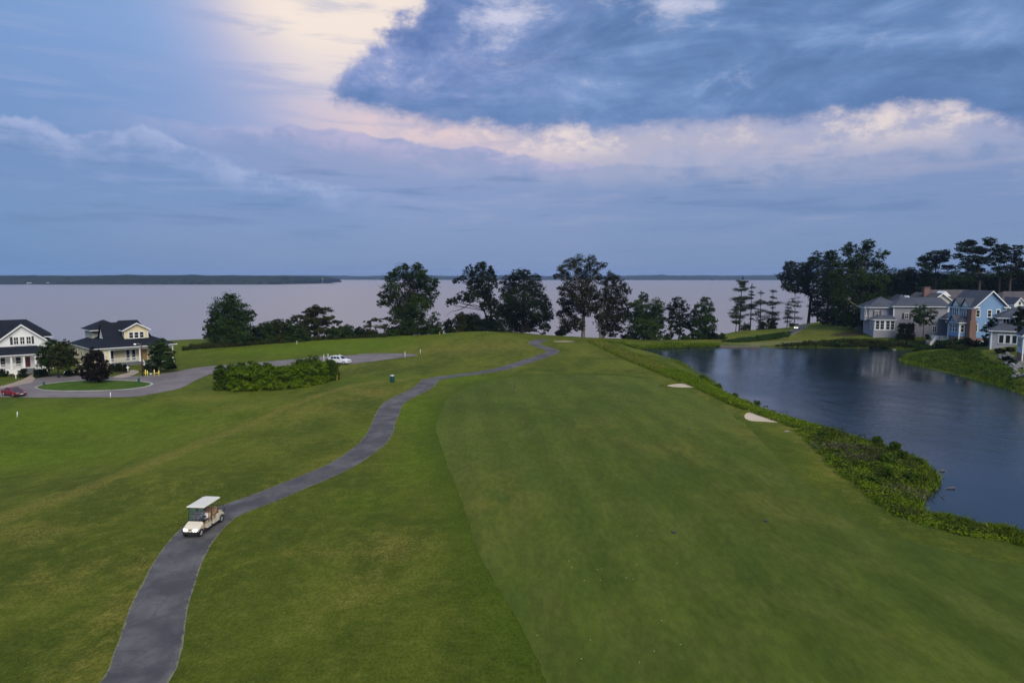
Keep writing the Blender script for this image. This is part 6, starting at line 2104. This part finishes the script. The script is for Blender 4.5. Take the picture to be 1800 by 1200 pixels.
def golf_cart(x, y, head, label, rows=2, body='beige', z=None, group=None):
    """front faces local -y; length along y"""
    H = empty('golf_cart', (x, y, h(x, y) + .04 if z is None else z), head, label, 'golf cart', group)
    L = 2.35 + .78 * (rows - 1)          # body length
    w = .60
    # front cowl: sloping nose with rounded shoulders
    c = MB()
    sec = [(-.02, .44, .54, .42), (.06, .42, .66, .54), (.30, .50, .78, .59), (.62, .50, .90, .60), (.74, .30, .94, .58)]
    rings = []
    for yy, zb, zt, ww in sec:
        rings.append([(-ww, yy, zb), (-ww, yy, zt - .10), (-ww * .86, yy, zt), (ww * .86, yy, zt), (ww, yy, zt - .10), (ww, yy, zb)])
    vs = [p for r in rings for p in r]
    fs = [(i * 6 + k, i * 6 + (k + 1) % 6, (i + 1) * 6 + (k + 1) % 6, (i + 1) * 6 + k) for i in range(len(rings) - 1) for k in range(6)]
    fs += [tuple(range(6))[::-1], tuple(range((len(rings) - 1) * 6, len(rings) * 6))]
    c._add(vs, [f[::-1] for f in fs], 0, False)
    c.build('front_cowl', M[body], H, bevel=.03)
    MB().box(-.52, .52, -.06, .02, .26, .36).build('bumper', M['black'], H, bevel=.02)
    for sx in (-1, 1):
        MB().hexa([(sx * .20, -.03, .49), (sx * .46, -.01, .49), (sx * .44, .06, .52), (sx * .20, .05, .52)][::sx],
                  [(sx * .24, -.01, .60), (sx * .49, .02, .64), (sx * .47, .10, .63), (sx * .25, .07, .60)][::sx]).build('headlight', M['head_on'], H)
    MB().prism([(-.09, .56), (.09, .56), (.12, .60), (.06, .63), (0, .61), (-.06, .63), (-.12, .60)], 'y', -.012, .03).build('emblem', M['black'], H)
    MB().box(-w + .02, w - .02, .7, L, .26, .32).build('floor', M['black'], H)
    # wheel arch flares at the front
    for sx in (-1, 1):
        MB().tube([(sx * .53, .10, .30), (sx * .55, .16, .46), (sx * .56, .36, .54), (sx * .55, .58, .46), (sx * .53, .66, .30)], .06, 6).build('fender', M['black'], H)
    MB().hexa([(-.56, .72, .80), (.56, .72, .80), (.56, .92, .80), (-.56, .92, .80)], [(-.54, .74, 1.0), (.54, .74, 1.0), (.54, .90, .97), (-.54, .90, .97)]).build('dashboard', M['black'], H)
    st = MB()
    for k in range(14):
        a0, a1 = 6.283 * k / 14, 6.283 * (k + 1) / 14
        f = lambda a: (.28 + .17 * math.cos(a), 1.10 + .06 * math.sin(a), 1.02 + .15 * math.sin(a))
        st.tube([f(a0), f(a1)], .016, 5)
    st.tube([(.28, .85, .86), (.28, 1.1, 1.02)], .025, 6)
    st.build('steering_wheel', M['black'], H)
    seats = [1.42 + .82 * k for k in range(rows)]
    for k, sy in enumerate(seats):
        s = MB().hexa([(-.56, sy - .22, .62), (.56, sy - .22, .62), (.56, sy + .28, .60), (-.56, sy + .28, .60)], [(-.56, sy - .24, .76), (.56, sy - .24, .76), (.56, sy + .26, .73), (-.56, sy + .26, .73)])
        s.build('seat', M['tan_light'], H, bevel=.03)
        b = MB().hexa([(-.54, sy + .22, .80), (.54, sy + .22, .80), (.54, sy + .32, .80), (-.54, sy + .32, .80)], [(-.52, sy + .32, 1.20), (.52, sy + .32, 1.20), (.52, sy + .42, 1.20), (-.52, sy + .42, 1.20)])
        b.build('backrest', M['tan_vinyl'] if k else M['tan_light'], H, bevel=.03)
        MB().prism([(sy - .22, .30), (sy + .30, .30), (sy + .30, .60), (sy - .22, .62)], 'x', -.58, .58).build('seat_base', M[body], H)
        for sx in (-1, 1):
            MB().tube([(sx * .59, sy - .05, .74), (sx * .60, sy - .02, .95), (sx * .60, sy + .32, .97)], .02, 6).build('armrest', M['black'], H)
    # rear body over the axle, rear facing seat
    ry = seats[-1] + .32
    rb = MB().prism([(ry, .30), (ry + .28, .30), (ry + .34, .52), (ry + .62, .60), (ry + .98, .46), (ry + 1.0, .58), (ry + .70, .80), (ry + .1, .84), (ry, .80)][::-1], 'x', -.60, .60)
    rb.build('rear_body', M[body], H, bevel=.03)
    MB().hexa([(-.54, ry + .2, .82), (.54, ry + .2, .82), (.54, ry + .75, .80), (-.54, ry + .75, .80)], [(-.54, ry + .2, .93), (.54, ry + .2, .93), (.54, ry + .75, .90), (-.54, ry + .75, .90)]).build('seat', M['tan_light'], H, bevel=.03)
    MB().hexa([(-.54, ry + .12, .93), (.54, ry + .12, .93), (.54, ry + .22, .93), (-.54, ry + .22, .93)], [(-.52, ry + .06, 1.32), (.52, ry + .06, 1.32), (.52, ry + .15, 1.32), (-.52, ry + .15, 1.32)]).build('backrest', M['tan_vinyl'], H, bevel=.03)
    MB().box(-.48, .48, ry + .95, ry + 1.28, .34, .40).build('foot_platform', M['black'], H)
    MB().tube([(-.42, ry + 1.2, .40), (-.42, ry + 1.32, .75), (-.42, ry + 1.24, 1.06), (.42, ry + 1.24, 1.06), (.42, ry + 1.32, .75), (.42, ry + 1.2, .40)], .028, 6).build('grab_bar', M['black'], H)
    # posts, windscreen, roof
    rf = ry + .55
    RZ = 1.88
    for sx in (-1, 1):
        MB().tube([(sx * .55, .78, .90), (sx * .56, .98, RZ)], .024, 6).build('post', M['black'], H)
        MB().tube([(sx * .56, seats[0] + .42, .55), (sx * .56, seats[0] + .45, RZ)], .024, 6).build('post', M['black'], H)
        MB().tube([(sx * .56, ry + .15, .55), (sx * .56, ry + .18, RZ)], .024, 6).build('post', M['black'], H)
    g = MB().hexa([(-.53, .775, .93), (.53, .775, .93), (.53, .783, .93), (-.53, .783, .93)], [(-.54, .96, RZ - .04), (.54, .96, RZ - .04), (.54, .968, RZ - .04), (-.54, .968, RZ - .04)])
    g.build('windscreen', M['windscreen'], H)
    MB().box(-.54, .54, .86, .90, 1.38, 1.41).build('windscreen_bar', M['black'], H)
    # roof with down turned lip and raised middle
    r = MB()
    x_, y0, y1 = .66, .72, rf
    ch = .16
    o1 = [(-x_, y0 + .02), (x_, y0 + .02), (x_, y1 - ch), (x_ - ch, y1), (-x_ + ch, y1), (-x_, y1 - ch)]
    n = 6
    ring = lambda s, z: [((px_) * s, (y0 + y1) / 2 + (py_ - (y0 + y1) / 2) * s, z) for px_, py_ in o1]
    vs = ring(.98, RZ) + ring(1.0, RZ + .035) + ring(.95, RZ + .075) + ring(.80, RZ + .095)
    fs = [tuple(range(n))[::-1], tuple(range(3 * n, 4 * n))] + [(i * n + k, i * n + (k + 1) % n, (i + 1) * n + (k + 1) % n, (i + 1) * n + k) for i in range(3) for k in range(n)]
    r._add(vs, fs)
    r.build('roof', M['cream_roof'], H)
    wr = .27
    for sx in (-1, 1):
        wheel(H, sx * .52, .38, wr, wr, .20)
        wheel(H, sx * .50, ry + .62, wr, wr, .20)
    return H, seats


# ------------------------------------------------------------------ people
def person(x, y, z, head, label, pose, clothes, hair=(.05, .035, .025), hat=None):
    """one continuous skinned body on a jointed skeleton; pose: joint name -> (x, y, z); faces local -y"""
    J = pose
    bones = [('pelvis', 'waist'), ('waist', 'chest'), ('chest', 'neck'), ('neck', 'headb'), ('headb', 'headm'), ('headm', 'headt'), ('headm', 'nose')]
    for s in 'LR':
        bones += [('chest', 'sh' + s), ('sh' + s, 'el' + s), ('el' + s, 'wr' + s), ('wr' + s, 'palm' + s), ('pelvis', 'hip' + s), ('hip' + s, 'kn' + s), ('kn' + s, 'an' + s), ('an' + s, 'toe' + s)]
    R = {'pelvis': .15, 'waist': .135, 'chest': .155, 'neck': .058, 'headb': .080, 'headm': .098, 'headt': .075, 'nose': .018, 'sh': .072, 'el': .045, 'wr': .030, 'palm': .034, 'hip': .095, 'kn': .060, 'an': .042, 'toe': .040}
    names = list(J)
    for s in 'LR':                                # fingers: a palm with five separate fingers
        w_, p_ = Vector(J['wr' + s]), Vector(J['palm' + s])
        d = (p_ - w_).normalized()
        sd = d.cross(Vector((0, 0, 1))).normalized()
        dn = d.cross(sd)
        for k in range(5):
            o = (k - 1.5) * .021
            if k < 4:
                ln = (.072, .082, .076, .058)[k]
                a = p_ + sd * o
                b = a + d * ln * .55 - Vector((0, 0, .012))
                c = b + d * ln * .25 - Vector((0, 0, .032))
            else:
                sg = -1
                a = p_ - d * .03 + sd * sg * .035
                b = a + d * .03 + sd * sg * .02 - Vector((0, 0, .01))
                c = b + d * .025 - Vector((0, 0, .015))
            for nm, v in (('f%s%da' % (s, k), a), ('f%s%db' % (s, k), b), ('f%s%dc' % (s, k), c)):
                J[nm] = tuple(v)
                R[nm] = .0095
            bones += [('palm' + s, 'f%s%da' % (s, k)), ('f%s%da' % (s, k), 'f%s%db' % (s, k)), ('f%s%db' % (s, k), 'f%s%dc' % (s, k))]
    names = list(J)
    idx = {n: i for i, n in enumerate(names)}
    me = bpy.data.meshes.new('body')
    me.from_pydata([J[n] for n in names], [(idx[a], idx[b]) for a, b in bones], [])
    ob = bpy.data.objects.new('body_rig', me)
    COL.objects.link(ob)
    sk = ob.modifiers.new('skin', 'SKIN')
    sk.use_smooth_shade = True
    for n in names:
        v = me.skin_vertices[0].data[idx[n]]
        k = n if n in R else n[:-1]
        v.radius = (R[k], R[k] * (.72 if n in ('pelvis', 'waist', 'chest') else 1))
        v.use_root = n == 'pelvis'
    sb = ob.modifiers.new('sub', 'SUBSURF')
    sb.levels = sb.render_levels = 1
    dg = bpy.context.evaluated_depsgraph_get()
    body = bpy.data.meshes.new_from_object(ob.evaluated_get(dg))
    bpy.data.objects.remove(ob)
    body.name = 'body'
    body.materials.clear()
    for c in ('skin', clothes[0], clothes[1], 'shoe_dark', clothes[2]): body.materials.append(M[c])
    seg = [(a, b) for a, b in bones]
    zone = {}
    for a, b in seg:
        if a.startswith(('hip', 'kn')) or b.startswith('hip'): z_ = 2
        elif b.startswith('toe'): z_ = 3
        elif (a, b) in (('pelvis', 'waist'),): z_ = 1
        elif a in ('waist', 'chest') and b in ('chest',): z_ = 4
        elif a.startswith('sh') or b.startswith('sh'): z_ = 1
        else: z_ = 0
        zone[(a, b)] = z_
    P0 = np.array([J[a] for a, b in seg])
    P1 = np.array([J[b] for a, b in seg])
    mi = []
    for pl in body.polygons:
        c = np.array(pl.center)
        ab = P1 - P0
        t = np.clip(((c - P0) * ab).sum(1) / np.maximum((ab * ab).sum(1), 1e-9), 0, 1)
        k = int(np.argmin(((c - P0 - t[:, None] * ab) ** 2).sum(1)))
        mi.append(zone[seg[k]])
    body.polygons.foreach_set('material_index', mi)
    body.polygons.foreach_set('use_smooth', [True] * len(mi))
    H = empty('person', (x, y, z), head, label, 'person')
    link('body', body, H)
    hm, ht = Vector(J['headm']), Vector(J['headt'])
    hb = MB().ball(tuple(hm + Vector((0, .022, .035))), .112, 12, 0, (.95, 1.0, .98))
    hb.v = [v for v in hb.v]
    me_ = hb.mesh('hair', M[hat or 'hair'])
    o = link('hair' if not hat else 'cap', me_, H)
    if hat:
        MB().prism([(-.08, -.09), (.08, -.09), (.06, -.19), (-.06, -.19)], 'z', hm.z + .035, hm.z + .05).build('cap_peak', M[hat], o, (hm.x, hm.y, 0))
    ey = MB()
    for sx in (-1, 1): ey.ball((hm.x + sx * .034, hm.y - .092, hm.z + .008), .012, 6)
    ey.build('eyes', M['hair'], H)
    MB().box(hm.x - .024, hm.x + .024, hm.y - .100, hm.y - .085, hm.z - .052, hm.z - .042).build('mouth', M['lip'], H)
    return H


M['hair'] = plain('dark_hair', (.03, .022, .018), .7)
M['lip'] = plain('lips', (.30, .12, .10), .6)
M['shirt_white'] = plain('white_shirt', (.68, .69, .72), .8)
M['vest_navy'] = plain('navy_cloth', (.015, .02, .05), .85)
M['shirt_pink'] = plain('dusty_pink_shirt', (.45, .28, .28), .85)
M['trouser_grey'] = plain('grey_cloth', (.12, .12, .13), .9)
M['trouser_navy'] = plain('dark_cloth', (.025, .03, .05), .9)
M['shoe_dark'] = plain('dark_shoe', (.02, .018, .016), .6)


def seated(reach, wx=0.0):
    return {'pelvis': (0, .02, .10), 'waist': (0, .03, .27), 'chest': (0, .02, .46), 'neck': (0, -.01, .60), 'headb': (0, -.03, .67), 'headm': (0, -.04, .755), 'headt': (0, -.03, .845), 'nose': (0, -.155, .745),
            'shL': (.185, .01, .52), 'elL': (.24, -.12, .28), 'wrL': (.12 + wx, -.34 if reach else -.28, .36 if reach else .14), 'palmL': (.10 + wx, -.41 if reach else -.36, .39 if reach else .13),
            'shR': (-.185, .01, .52), 'elR': (-.24, -.12, .28), 'wrR': (-.12 + wx, -.34 if reach else -.28, .36 if reach else .14), 'palmR': (-.10 + wx, -.41 if reach else -.36, .39 if reach else .13),
            'hipL': (.09, -.02, .08), 'knL': (.12, -.44, .12), 'anL': (.12, -.52, -.33), 'toeL': (.13, -.68, -.38),
            'hipR': (-.09, -.02, .08), 'knR': (-.12, -.44, .12), 'anR': (-.12, -.52, -.33), 'toeR': (-.13, -.68, -.38)}


# the cart on the path: nose at the photograph's front wheels
fw = at(338, 943)
rw = at(376, 921)
ang = math.atan2(rw[0] - fw[0], -(rw[1] - fw[1]))      # local +y points from nose to tail
hd = math.atan2(-(-22.0 + 21.75), 3.2)
CARTX, CARTY, CHEAD = -22.1, 45.4, math.radians(-5.0)
cart, seats = golf_cart(CARTX, CARTY, CHEAD, 'cream six seat golf cart with a long pale roof driving down the near path', 2)


def in_cart(lx, ly, lz):
    c, s = math.cos(CHEAD), math.sin(CHEAD)
    return (CARTX + lx * c - ly * s, CARTY + lx * s + ly * c, cart.location.z + lz)


person(*in_cart(.28, seats[0] + .02, .70), CHEAD, 'driver in a white shirt and dark vest holding the steering wheel', seated(True), ('shirt_white', 'trouser_navy', 'vest_navy'))
person(*in_cart(-.27, seats[0] + .02, .70), CHEAD, 'passenger in a dusty pink top sitting behind the cart windscreen', seated(False), ('shirt_pink', 'trouser_grey', 'shirt_pink'))
# another cart on the far hill, and one beside the white cottage
fc = at(1399, 579.5)
golf_cart(fc[0], fc[1], math.radians(-28), 'small pale golf cart on the path of the hill beyond the pond', 1)
wc = at(114, 659)
golf_cart(wc[0], wc[1], math.radians(-70), 'golf cart with a white roof parked behind the trees between the cottages', 2)


def car(name, x, y, head, label, paint, L, Wd, Hh, side, cabin, wheels_y, wr, bonnet=None, suv=False, plate=None):
    """nose at local -y. side: lower body outline (y, z); cabin: glasshouse outline (y, z)"""
    H = empty(name, (x, y, h(x, y) + .045), head, label, 'car')
    w = Wd / 2
    b = MB()
    n = len(side)
    cy = sum(p[0] for p in side) / n
    lay = [(-w, .94, .97), (-w * .93, 1.0, 1.0), (w * .93, 1.0, 1.0), (w, .94, .97)]
    vs = []
    for xx, sy, sz in lay: vs += [(xx, cy + (p[0] - cy) * sy, .22 + (p[1] - .22) * sz) for p in side]
    fs = [tuple(range(n)), tuple(range(3 * n, 4 * n))[::-1]] + [(i * n + k, (i + 1) * n + k, (i + 1) * n + (k + 1) % n, i * n + (k + 1) % n) for i in range(3) for k in range(n)]
    b._add(vs, fs)
    b.build('body', M[paint], H, bevel=.03)
    c = MB()
    z0, z1 = cabin[0][1], cabin[1][1]
    tw = w * .72
    (a0, _), (a1, _), (a2, _), (a3, _) = cabin
    c.hexa([(-w * .93, a0, z0), (w * .93, a0, z0), (w * .93, a3, z0), (-w * .93, a3, z0)], [(-tw, a1, z1), (tw, a1, z1), (tw, a2, z1), (-tw, a2, z1)])
    c.build('cabin', M[paint], H, bevel=.03)
    lerp = lambda p, q, t: tuple(p[i] + (q[i] - p[i]) * t for i in range(3))

    def pane(p00, p10, p11, p01, u0, u1, v0, v1, nm, off):
        f = lambda u, v: Vector(lerp(lerp(p00, p10, u), lerp(p01, p11, u), v))
        q = [f(u0, v0), f(u1, v0), f(u1, v1), f(u0, v1)]
        nrm_ = (q[1] - q[0]).cross(q[3] - q[0]).normalized()
        if nrm_.dot(Vector(off)) < 0: nrm_ = -nrm_
        MB().hexa([v + nrm_ * .001 for v in q], [v + nrm_ * .014 for v in q]).build(nm, M['glass'], H)
    A0, B0, C0, D0 = (-w * .93, a0, z0), (w * .93, a0, z0), (w * .93, a3, z0), (-w * .93, a3, z0)
    A1, B1, C1, D1 = (-tw, a1, z1), (tw, a1, z1), (tw, a2, z1), (-tw, a2, z1)
    pane(A0, B0, B1, A1, .07, .93, .10, .92, 'windscreen', (0, -1, .5))
    pane(D0, C0, C1, D1, .10, .90, .14, .90, 'rear_window', (0, 1, .5))
    cuts = [(.10, .36), (.39, .64), (.67, .90)] if suv else [(.12, .47), (.50, .86)]
    for u0, u1 in cuts:
        pane(B0, C0, C1, B1, u0, u1, .14, .88, 'side_window', (1, 0, .2))
        pane(A0, D0, D1, A1, u0, u1, .14, .88, 'side_window', (-1, 0, .2))
    y0 = min(p[0] for p in side)
    y1 = max(p[0] for p in side)
    lz = Hh * .40
    for sx in (-1, 1):
        MB().box(sx * w * .62 - .17, sx * w * .62 + .17, y0 - .012, y0 + .2, lz, lz + .14).build('headlight', M['rim'], H)
        MB().box(sx * w * .70 - .15, sx * w * .70 + .15, y1 - .15, y1 + .012, lz + .12, lz + .28).build('tail_light', M['tail'], H)
        MB().box(sx * (w + .02) - .09, sx * (w + .02) + .09, a0 + .28, a0 + .40, z0 + .02, z0 + .16).build('door_mirror', M[paint], H, bevel=.02)
        for wy in wheels_y: wheel(H, sx * (w - .09), wy, wr, wr, .21)
    MB().box(-w * .34, w * .34, y0 - .010, y0 + .1, lz - .02, lz + .10).build('grille', M['black'], H)
    MB().box(-w * .92, w * .92, y0 - .03, y0 + .1, .24, .36).build('bumper', M['black' if not suv else 'rim'], H, bevel=.02)
    MB().box(-.26, .26, y0 - .045, y0 - .028, .38, .49).build('number_plate', M['white'], H)
    if bonnet:
        (by0, bz0), (by1, bz1) = bonnet
        q = [(-w * .80, by0, bz0), (w * .80, by0, bz0), (w * .84, by1, bz1), (-w * .84, by1, bz1)]
        MB().hexa([(a, b_, c_ + .004) for a, b_, c_ in q], [(a, b_, c_ + .02) for a, b_, c_ in q]).build('bonnet', M['black'], H)['label'] = 'matt black bonnet'
    for sx in (-1, 1):
        for u in (.0, .95):
            pass
    if suv:
        for sx in (-1, 1): MB().tube([(sx * tw * .9, a1 + .1, z1 + .03), (sx * tw * .9, a1 + .2, z1 + .08), (sx * tw * .9, a2 - .2, z1 + .08), (sx * tw * .9, a2 - .1, z1 + .03)], .02, 6).build('roof_rail', M['rim'], H)
    return H


SED = [(-2.2, .30), (-2.22, .58), (-2.05, .70), (-.85, .84), (1.55, .88), (2.15, .84), (2.22, .60), (2.18, .30)]
rc = at(26, 696)
redc = car('parked_car', rc[0] - .4, rc[1] + .4, math.radians(62), 'red saloon car with a black bonnet parked at the left edge of the drive', 'car_red', 4.4, 1.72, 1.36, SED,
           [(-.95, .84), (-.20, 1.34), (.85, 1.36), (1.65, .88)], (-1.38, 1.32), .31, bonnet=((-2.02, .70), (-.98, .825)))
SUVS = [(-2.25, .34), (-2.28, .72), (-2.12, .86), (-1.0, 1.02), (2.12, 1.04), (2.28, .95), (2.30, .36)]
sc_ = at(598, 640)
car('parked_car', sc_[0] - .2, sc_[1] + .6, math.radians(72), 'white sport utility car parked at the right end of the bright bushes', 'car_white', 4.6, 1.85, 1.70, SUVS,
    [(-1.05, 1.02), (-.30, 1.64), (1.75, 1.66), (2.2, 1.04)], (-1.42, 1.40), .36, suv=True)
# boat trailer with guide posts behind the white car
tx, ty = sc_[0] - 2.2, sc_[1] + 3.2
T = empty('boat_trailer', (tx, ty, h(tx, ty) + .04), math.radians(78), 'empty boat trailer with four upright white guide posts behind the white car', 'trailer')
MB().box(-.75, -.65, -1.8, 1.9, .45, .55).box(.65, .75, -1.8, 1.9, .45, .55).box(-.75, .75, 1.8, 1.9, .45, .55).box(-.75, .75, -.1, 0, .45, .55).tube([(-.7, -1.8, .5), (0, -3.2, .5), (.7, -1.8, .5)], .05, 6).build('frame', M['rim'], T)
for sx in (-1, 1):
    wheel(T, sx * .95, .6, .3, .3, .2)
    MB().prism([(.15, .35), (.2, .62), (.6, .72), (1.0, .62), (1.05, .35), (1.0, .36), (.6, .66), (.2, .36)], 'x', sx * .95 - .12, sx * .95 + .12).build('mudguard', M['black'], T)
    MB().box(sx * .45 - .08, sx * .45 + .08, -1.6, 1.8, .58, .68).build('bunk_board', M['black'], T)
    for yy in (-1.0, 1.75): MB().tube([(sx * .85, yy, .5), (sx * .95, yy, .6), (sx * .95, yy, 1.75)], .055, 7).build('guide_post', M['white'], T)

# ------------------------------------------------------------------ course furniture
for px, py, hp, lean, lb in [(30, 733, 10, .12, 'white stake standing alone in the left meadow'), (194, 699, 10, .05, 'white stake at the edge of the drive below the oval lawn'), (493, 684, 11, 0, 'white stake in front of the bright bushes'),
                             (592, 668, 9, .12, 'leaning cream stake at the right end of the bright bushes'), (522, 605, 6, 0, 'small white stake on the lawn below the bluff trees'), (739, 622, 8, 0, 'pale stake at the far tip of the drive'),
                             (773, 589, 6, 0, 'small yellowish stake by the left slope of the mown mound'), (712, 628, 10, 0, 'tall white stake beside the dark post at the end of the drive')]:
    p = at(px, py)
    H = p[1] * hp / 1200
    o = MB().tube([(0, 0, -.2), (lean * H, 0, H)], .055, 8).build('boundary_stake', M['white' if 'yellow' not in lb and 'cream' not in lb else 'yellow'], None, tuple(p))
    tag(o, lb, 'stake', 'stakes along the course')
p = at(708, 629)
o = MB().box(-.09, .09, -.09, .09, -.3, 1.15).build('post', M['wood_grey'], None, tuple(p))
tag(o, 'dark wooden post at the end of the drive beside a tall white stake', 'post')
MB().box(-.11, .11, -.11, .11, 1.15, 1.2).build('cap', M['black'], o)
# litter bin on the ridge
p = at(689.5, 671)
B = empty('litter_bin', tuple(p), 0, 'teal litter bin standing on the ridge left of the path', 'bin')
b = MB().tube([(0, 0, 0), (0, 0, .08), (0, 0, .95), (0, 0, 1.0)], [.30, .33, .36, .34], 18)
for k in range(12):
    a = 2 * math.pi * k / 12
    b.box(.355 * math.cos(a) - .03, .355 * math.cos(a) + .03, .355 * math.sin(a) - .03, .355 * math.sin(a) + .03, .08, .94)
b.build('barrel', M['teal'], B)
MB().tube([(0, 0, 1.0), (0, 0, 1.06), (0, 0, 1.16), (0, 0, 1.2)], [.40, .40, .26, .05], 18).build('lid', M['rim'], B)
# marker on the fairway, small fittings
p = at(905, 684)
o = MB().tube([(0, 0, -.1), (0, 0, 1.0)], .04, 6).build('yardage_post', M['black'], None, tuple(p))
tag(o, 'thin dark marker post on the upper fairway', 'post')
MB().tube([(0, 0, 1.0), (0, 0, 1.08)], [.06, .05], 8).build('cap', M['wood_red'], o)
for px, py, lb in [(1347, 916, 'dark sprinkler cover low on the right of the fairway'), (1210, 754, 'dark sprinkler cover on the fairway below the small bunker'), (1184, 936, 'dark sprinkler cover in the middle of the fairway')]:
    p = at(px, py)
    o = MB().tube([(0, 0, .0), (0, 0, .05)], [.17, .15], 12).build('sprinkler_cover', M['black'], None, (p[0], p[1], p[2] + .025))
    tag(o, lb, 'sprinkler', 'sprinkler covers on the fairway')
p = at(1383, 758)
o = MB().prism([(-.28, -.15), (.18, -.18), (.3, .06), (.06, .2), (-.24, .12)], 'z', 0, .05).build('valve_cover', M['kerb'], None, (p[0], p[1], p[2] + .01))
tag(o, 'small pale cover in the grass right of the larger bunker', 'cover')
rl = random.Random(3)
LF = [(944, 1117), (1022, 1158), (1038, 1125), (1120, 942), (1119, 993), (1055, 1020), (1000, 986), (1058, 1000), (1113, 1018), (1150, 1145), (1196, 1133), (1163, 1091), (1124, 1164), (1101, 1016), (1190, 990), (1050, 1001), (1005, 998), (1027, 1020)]
for px, py in LF:
    p = at(px, py)
    o = MB().prism([(-.03, -.016), (.025, -.02), (.034, .012), (-.012, .022)], 'z', 0, .012).build('fallen_leaf', M['tan_light'], None, (p[0], p[1], p[2] + .03), rl.uniform(0, 6))
    tag(o, 'pale fallen leaf lying on the near fairway', 'leaf', 'pale fallen leaves scattered on the near fairway')
# lamp post by the drive
p = at(251, 661)
Lp = empty('lamp_post', tuple(p), math.radians(30), 'tall dark red wooden lamp post beside the yellow barrier', 'lamp post')
MB().tube([(0, 0, -.3), (0, 0, 6.2)], [.13, .10], 8).build('pole', M['wood_red'], Lp)
MB().tube([(0, 0, 5.95), (-.5, 0, 6.2), (-.95, 0, 6.2)], [.04, .035, .03], 6).build('arm', M['rim'], Lp)
MB().hexa([(-1.25, -.12, 6.08), (-.85, -.12, 6.08), (-.85, .12, 6.08), (-1.25, .12, 6.08)], [(-1.2, -.08, 6.24), (-.85, -.08, 6.24), (-.85, .08, 6.24), (-1.2, .08, 6.24)]).build('lamp_head', M['rim'], Lp)
# yellow barrier
pa, pb = at(256, 661), at(279.5, 661)
ang = math.atan2(pb[1] - pa[1], pb[0] - pa[0])
Lb = float(np.linalg.norm((pb - pa)[:2]))
Y = empty('barrier', tuple(pa), ang, 'yellow painted post and rail barrier beside the lamp post', 'barrier')
for t in (.0, .14, .66, 1.0): MB().tube([(Lb * t, 0, -.2), (Lb * t, 0, 1.25 if t in (.0, .66) else 1.1)], .085, 10).build('post', M['yellow'], Y)
MB().tube([(Lb * .66, 0, .62), (Lb, 0, .62)], .05, 8).build('rail', M['yellow'], Y)
MB().tube([(-.5, .1, .62), (Lb * .14, 0, .62)], .05, 8).build('rail', M['yellow'], Y)
MB().tube([(Lb * .14, 0, .75), (Lb * .27, 0, .55), (Lb * .4, 0, .48), (Lb * .53, 0, .55), (Lb * .66, 0, .75)], .025, 6).build('chain', M['rim'], Y)
MB().box(Lb * .4 - .16, Lb * .4 + .16, -.04, -.02, .32, .56).build('plate', M['white'], Y)
# green pedestals on the oval lawn
for px, py, s_, lb in [(244, 672, 1.0, 'green utility pedestal at the right end of the oval lawn'), (77, 677, .75, 'small dark pedestal at the left end of the oval lawn')]:
    p = at(px, py)
    o = empty('utility_pedestal', (p[0], p[1], p[2] + .08), .3, lb, 'pedestal')
    MB().box(-.16 * s_, .16 * s_, -.16 * s_, .16 * s_, 0, .62 * s_).build('housing', M['teal'], o, bevel=.02)
    MB().hexa([(-.24 * s_, -.24 * s_, .62 * s_), (.24 * s_, -.24 * s_, .62 * s_), (.24 * s_, .24 * s_, .62 * s_), (-.24 * s_, .24 * s_, .62 * s_)], [(-.18 * s_, -.18 * s_, .8 * s_), (.18 * s_, -.18 * s_, .8 * s_), (.18 * s_, .18 * s_, .8 * s_), (-.18 * s_, .18 * s_, .8 * s_)]).build('hood', M['teal'], o)
# white name posts before the cottages
for px, py, lb in [(28, 665, 'white T shaped sign post before the white cottage shrubs'), (225, 653, 'white T shaped sign post before the yellow cottage shrubs')]:
    p = at(px, py)
    o = empty('sign_post', tuple(p), math.radians(36), lb, 'sign post', 'white sign posts before the cottages')
    MB().box(-.06, .06, -.06, .06, -.1, 1.05).build('post', M['white'], o)
    MB().box(-.26, .26, -.04, .04, .72, .95).build('board', M['white'], o)
    MB().ball((0, 0, 1.1), .09, 8).build('finial', M['white'], o)
# posts by the far path
p = at(1413, 580)
o = empty('path_sign', tuple(p), .4, 'dark sign post beside the far cart path', 'sign post')
MB().box(-.06, .06, -.06, .06, -.2, 2.0).build('post', M['wood_red'], o)
MB().box(-.4, .4, -.1, -.06, 1.25, 1.95).build('board', M['wood_grey'], o)
# driftwood in the pond
for px, py, lb, s_, ang in [(1668, 859, 'dark forked branch sticking out of the pond', 1.0, .1), (1654, 828, 'short dark log floating off the weedy point', .7, .2), (1357, 721, 'dark branch lying in the water above the larger bunker', .9, -.1)]:
    p = PZ(px, py, POND_Z)
    o = empty('driftwood', p, ang, lb, 'branch')
    b = MB().tube([(-.5 * s_, 0, -.03), (0, .02, .08), (.45 * s_, 0, .12)], [.03, .06, .08], 7)
    b.build('log', M['driftwood'], o)
    MB().tube([(.42 * s_, 0, .10), (.48 * s_, -.12, .02), (.50 * s_, -.25, -.1)], [.06, .045, .03], 6).build('fork', M['driftwood'], o)
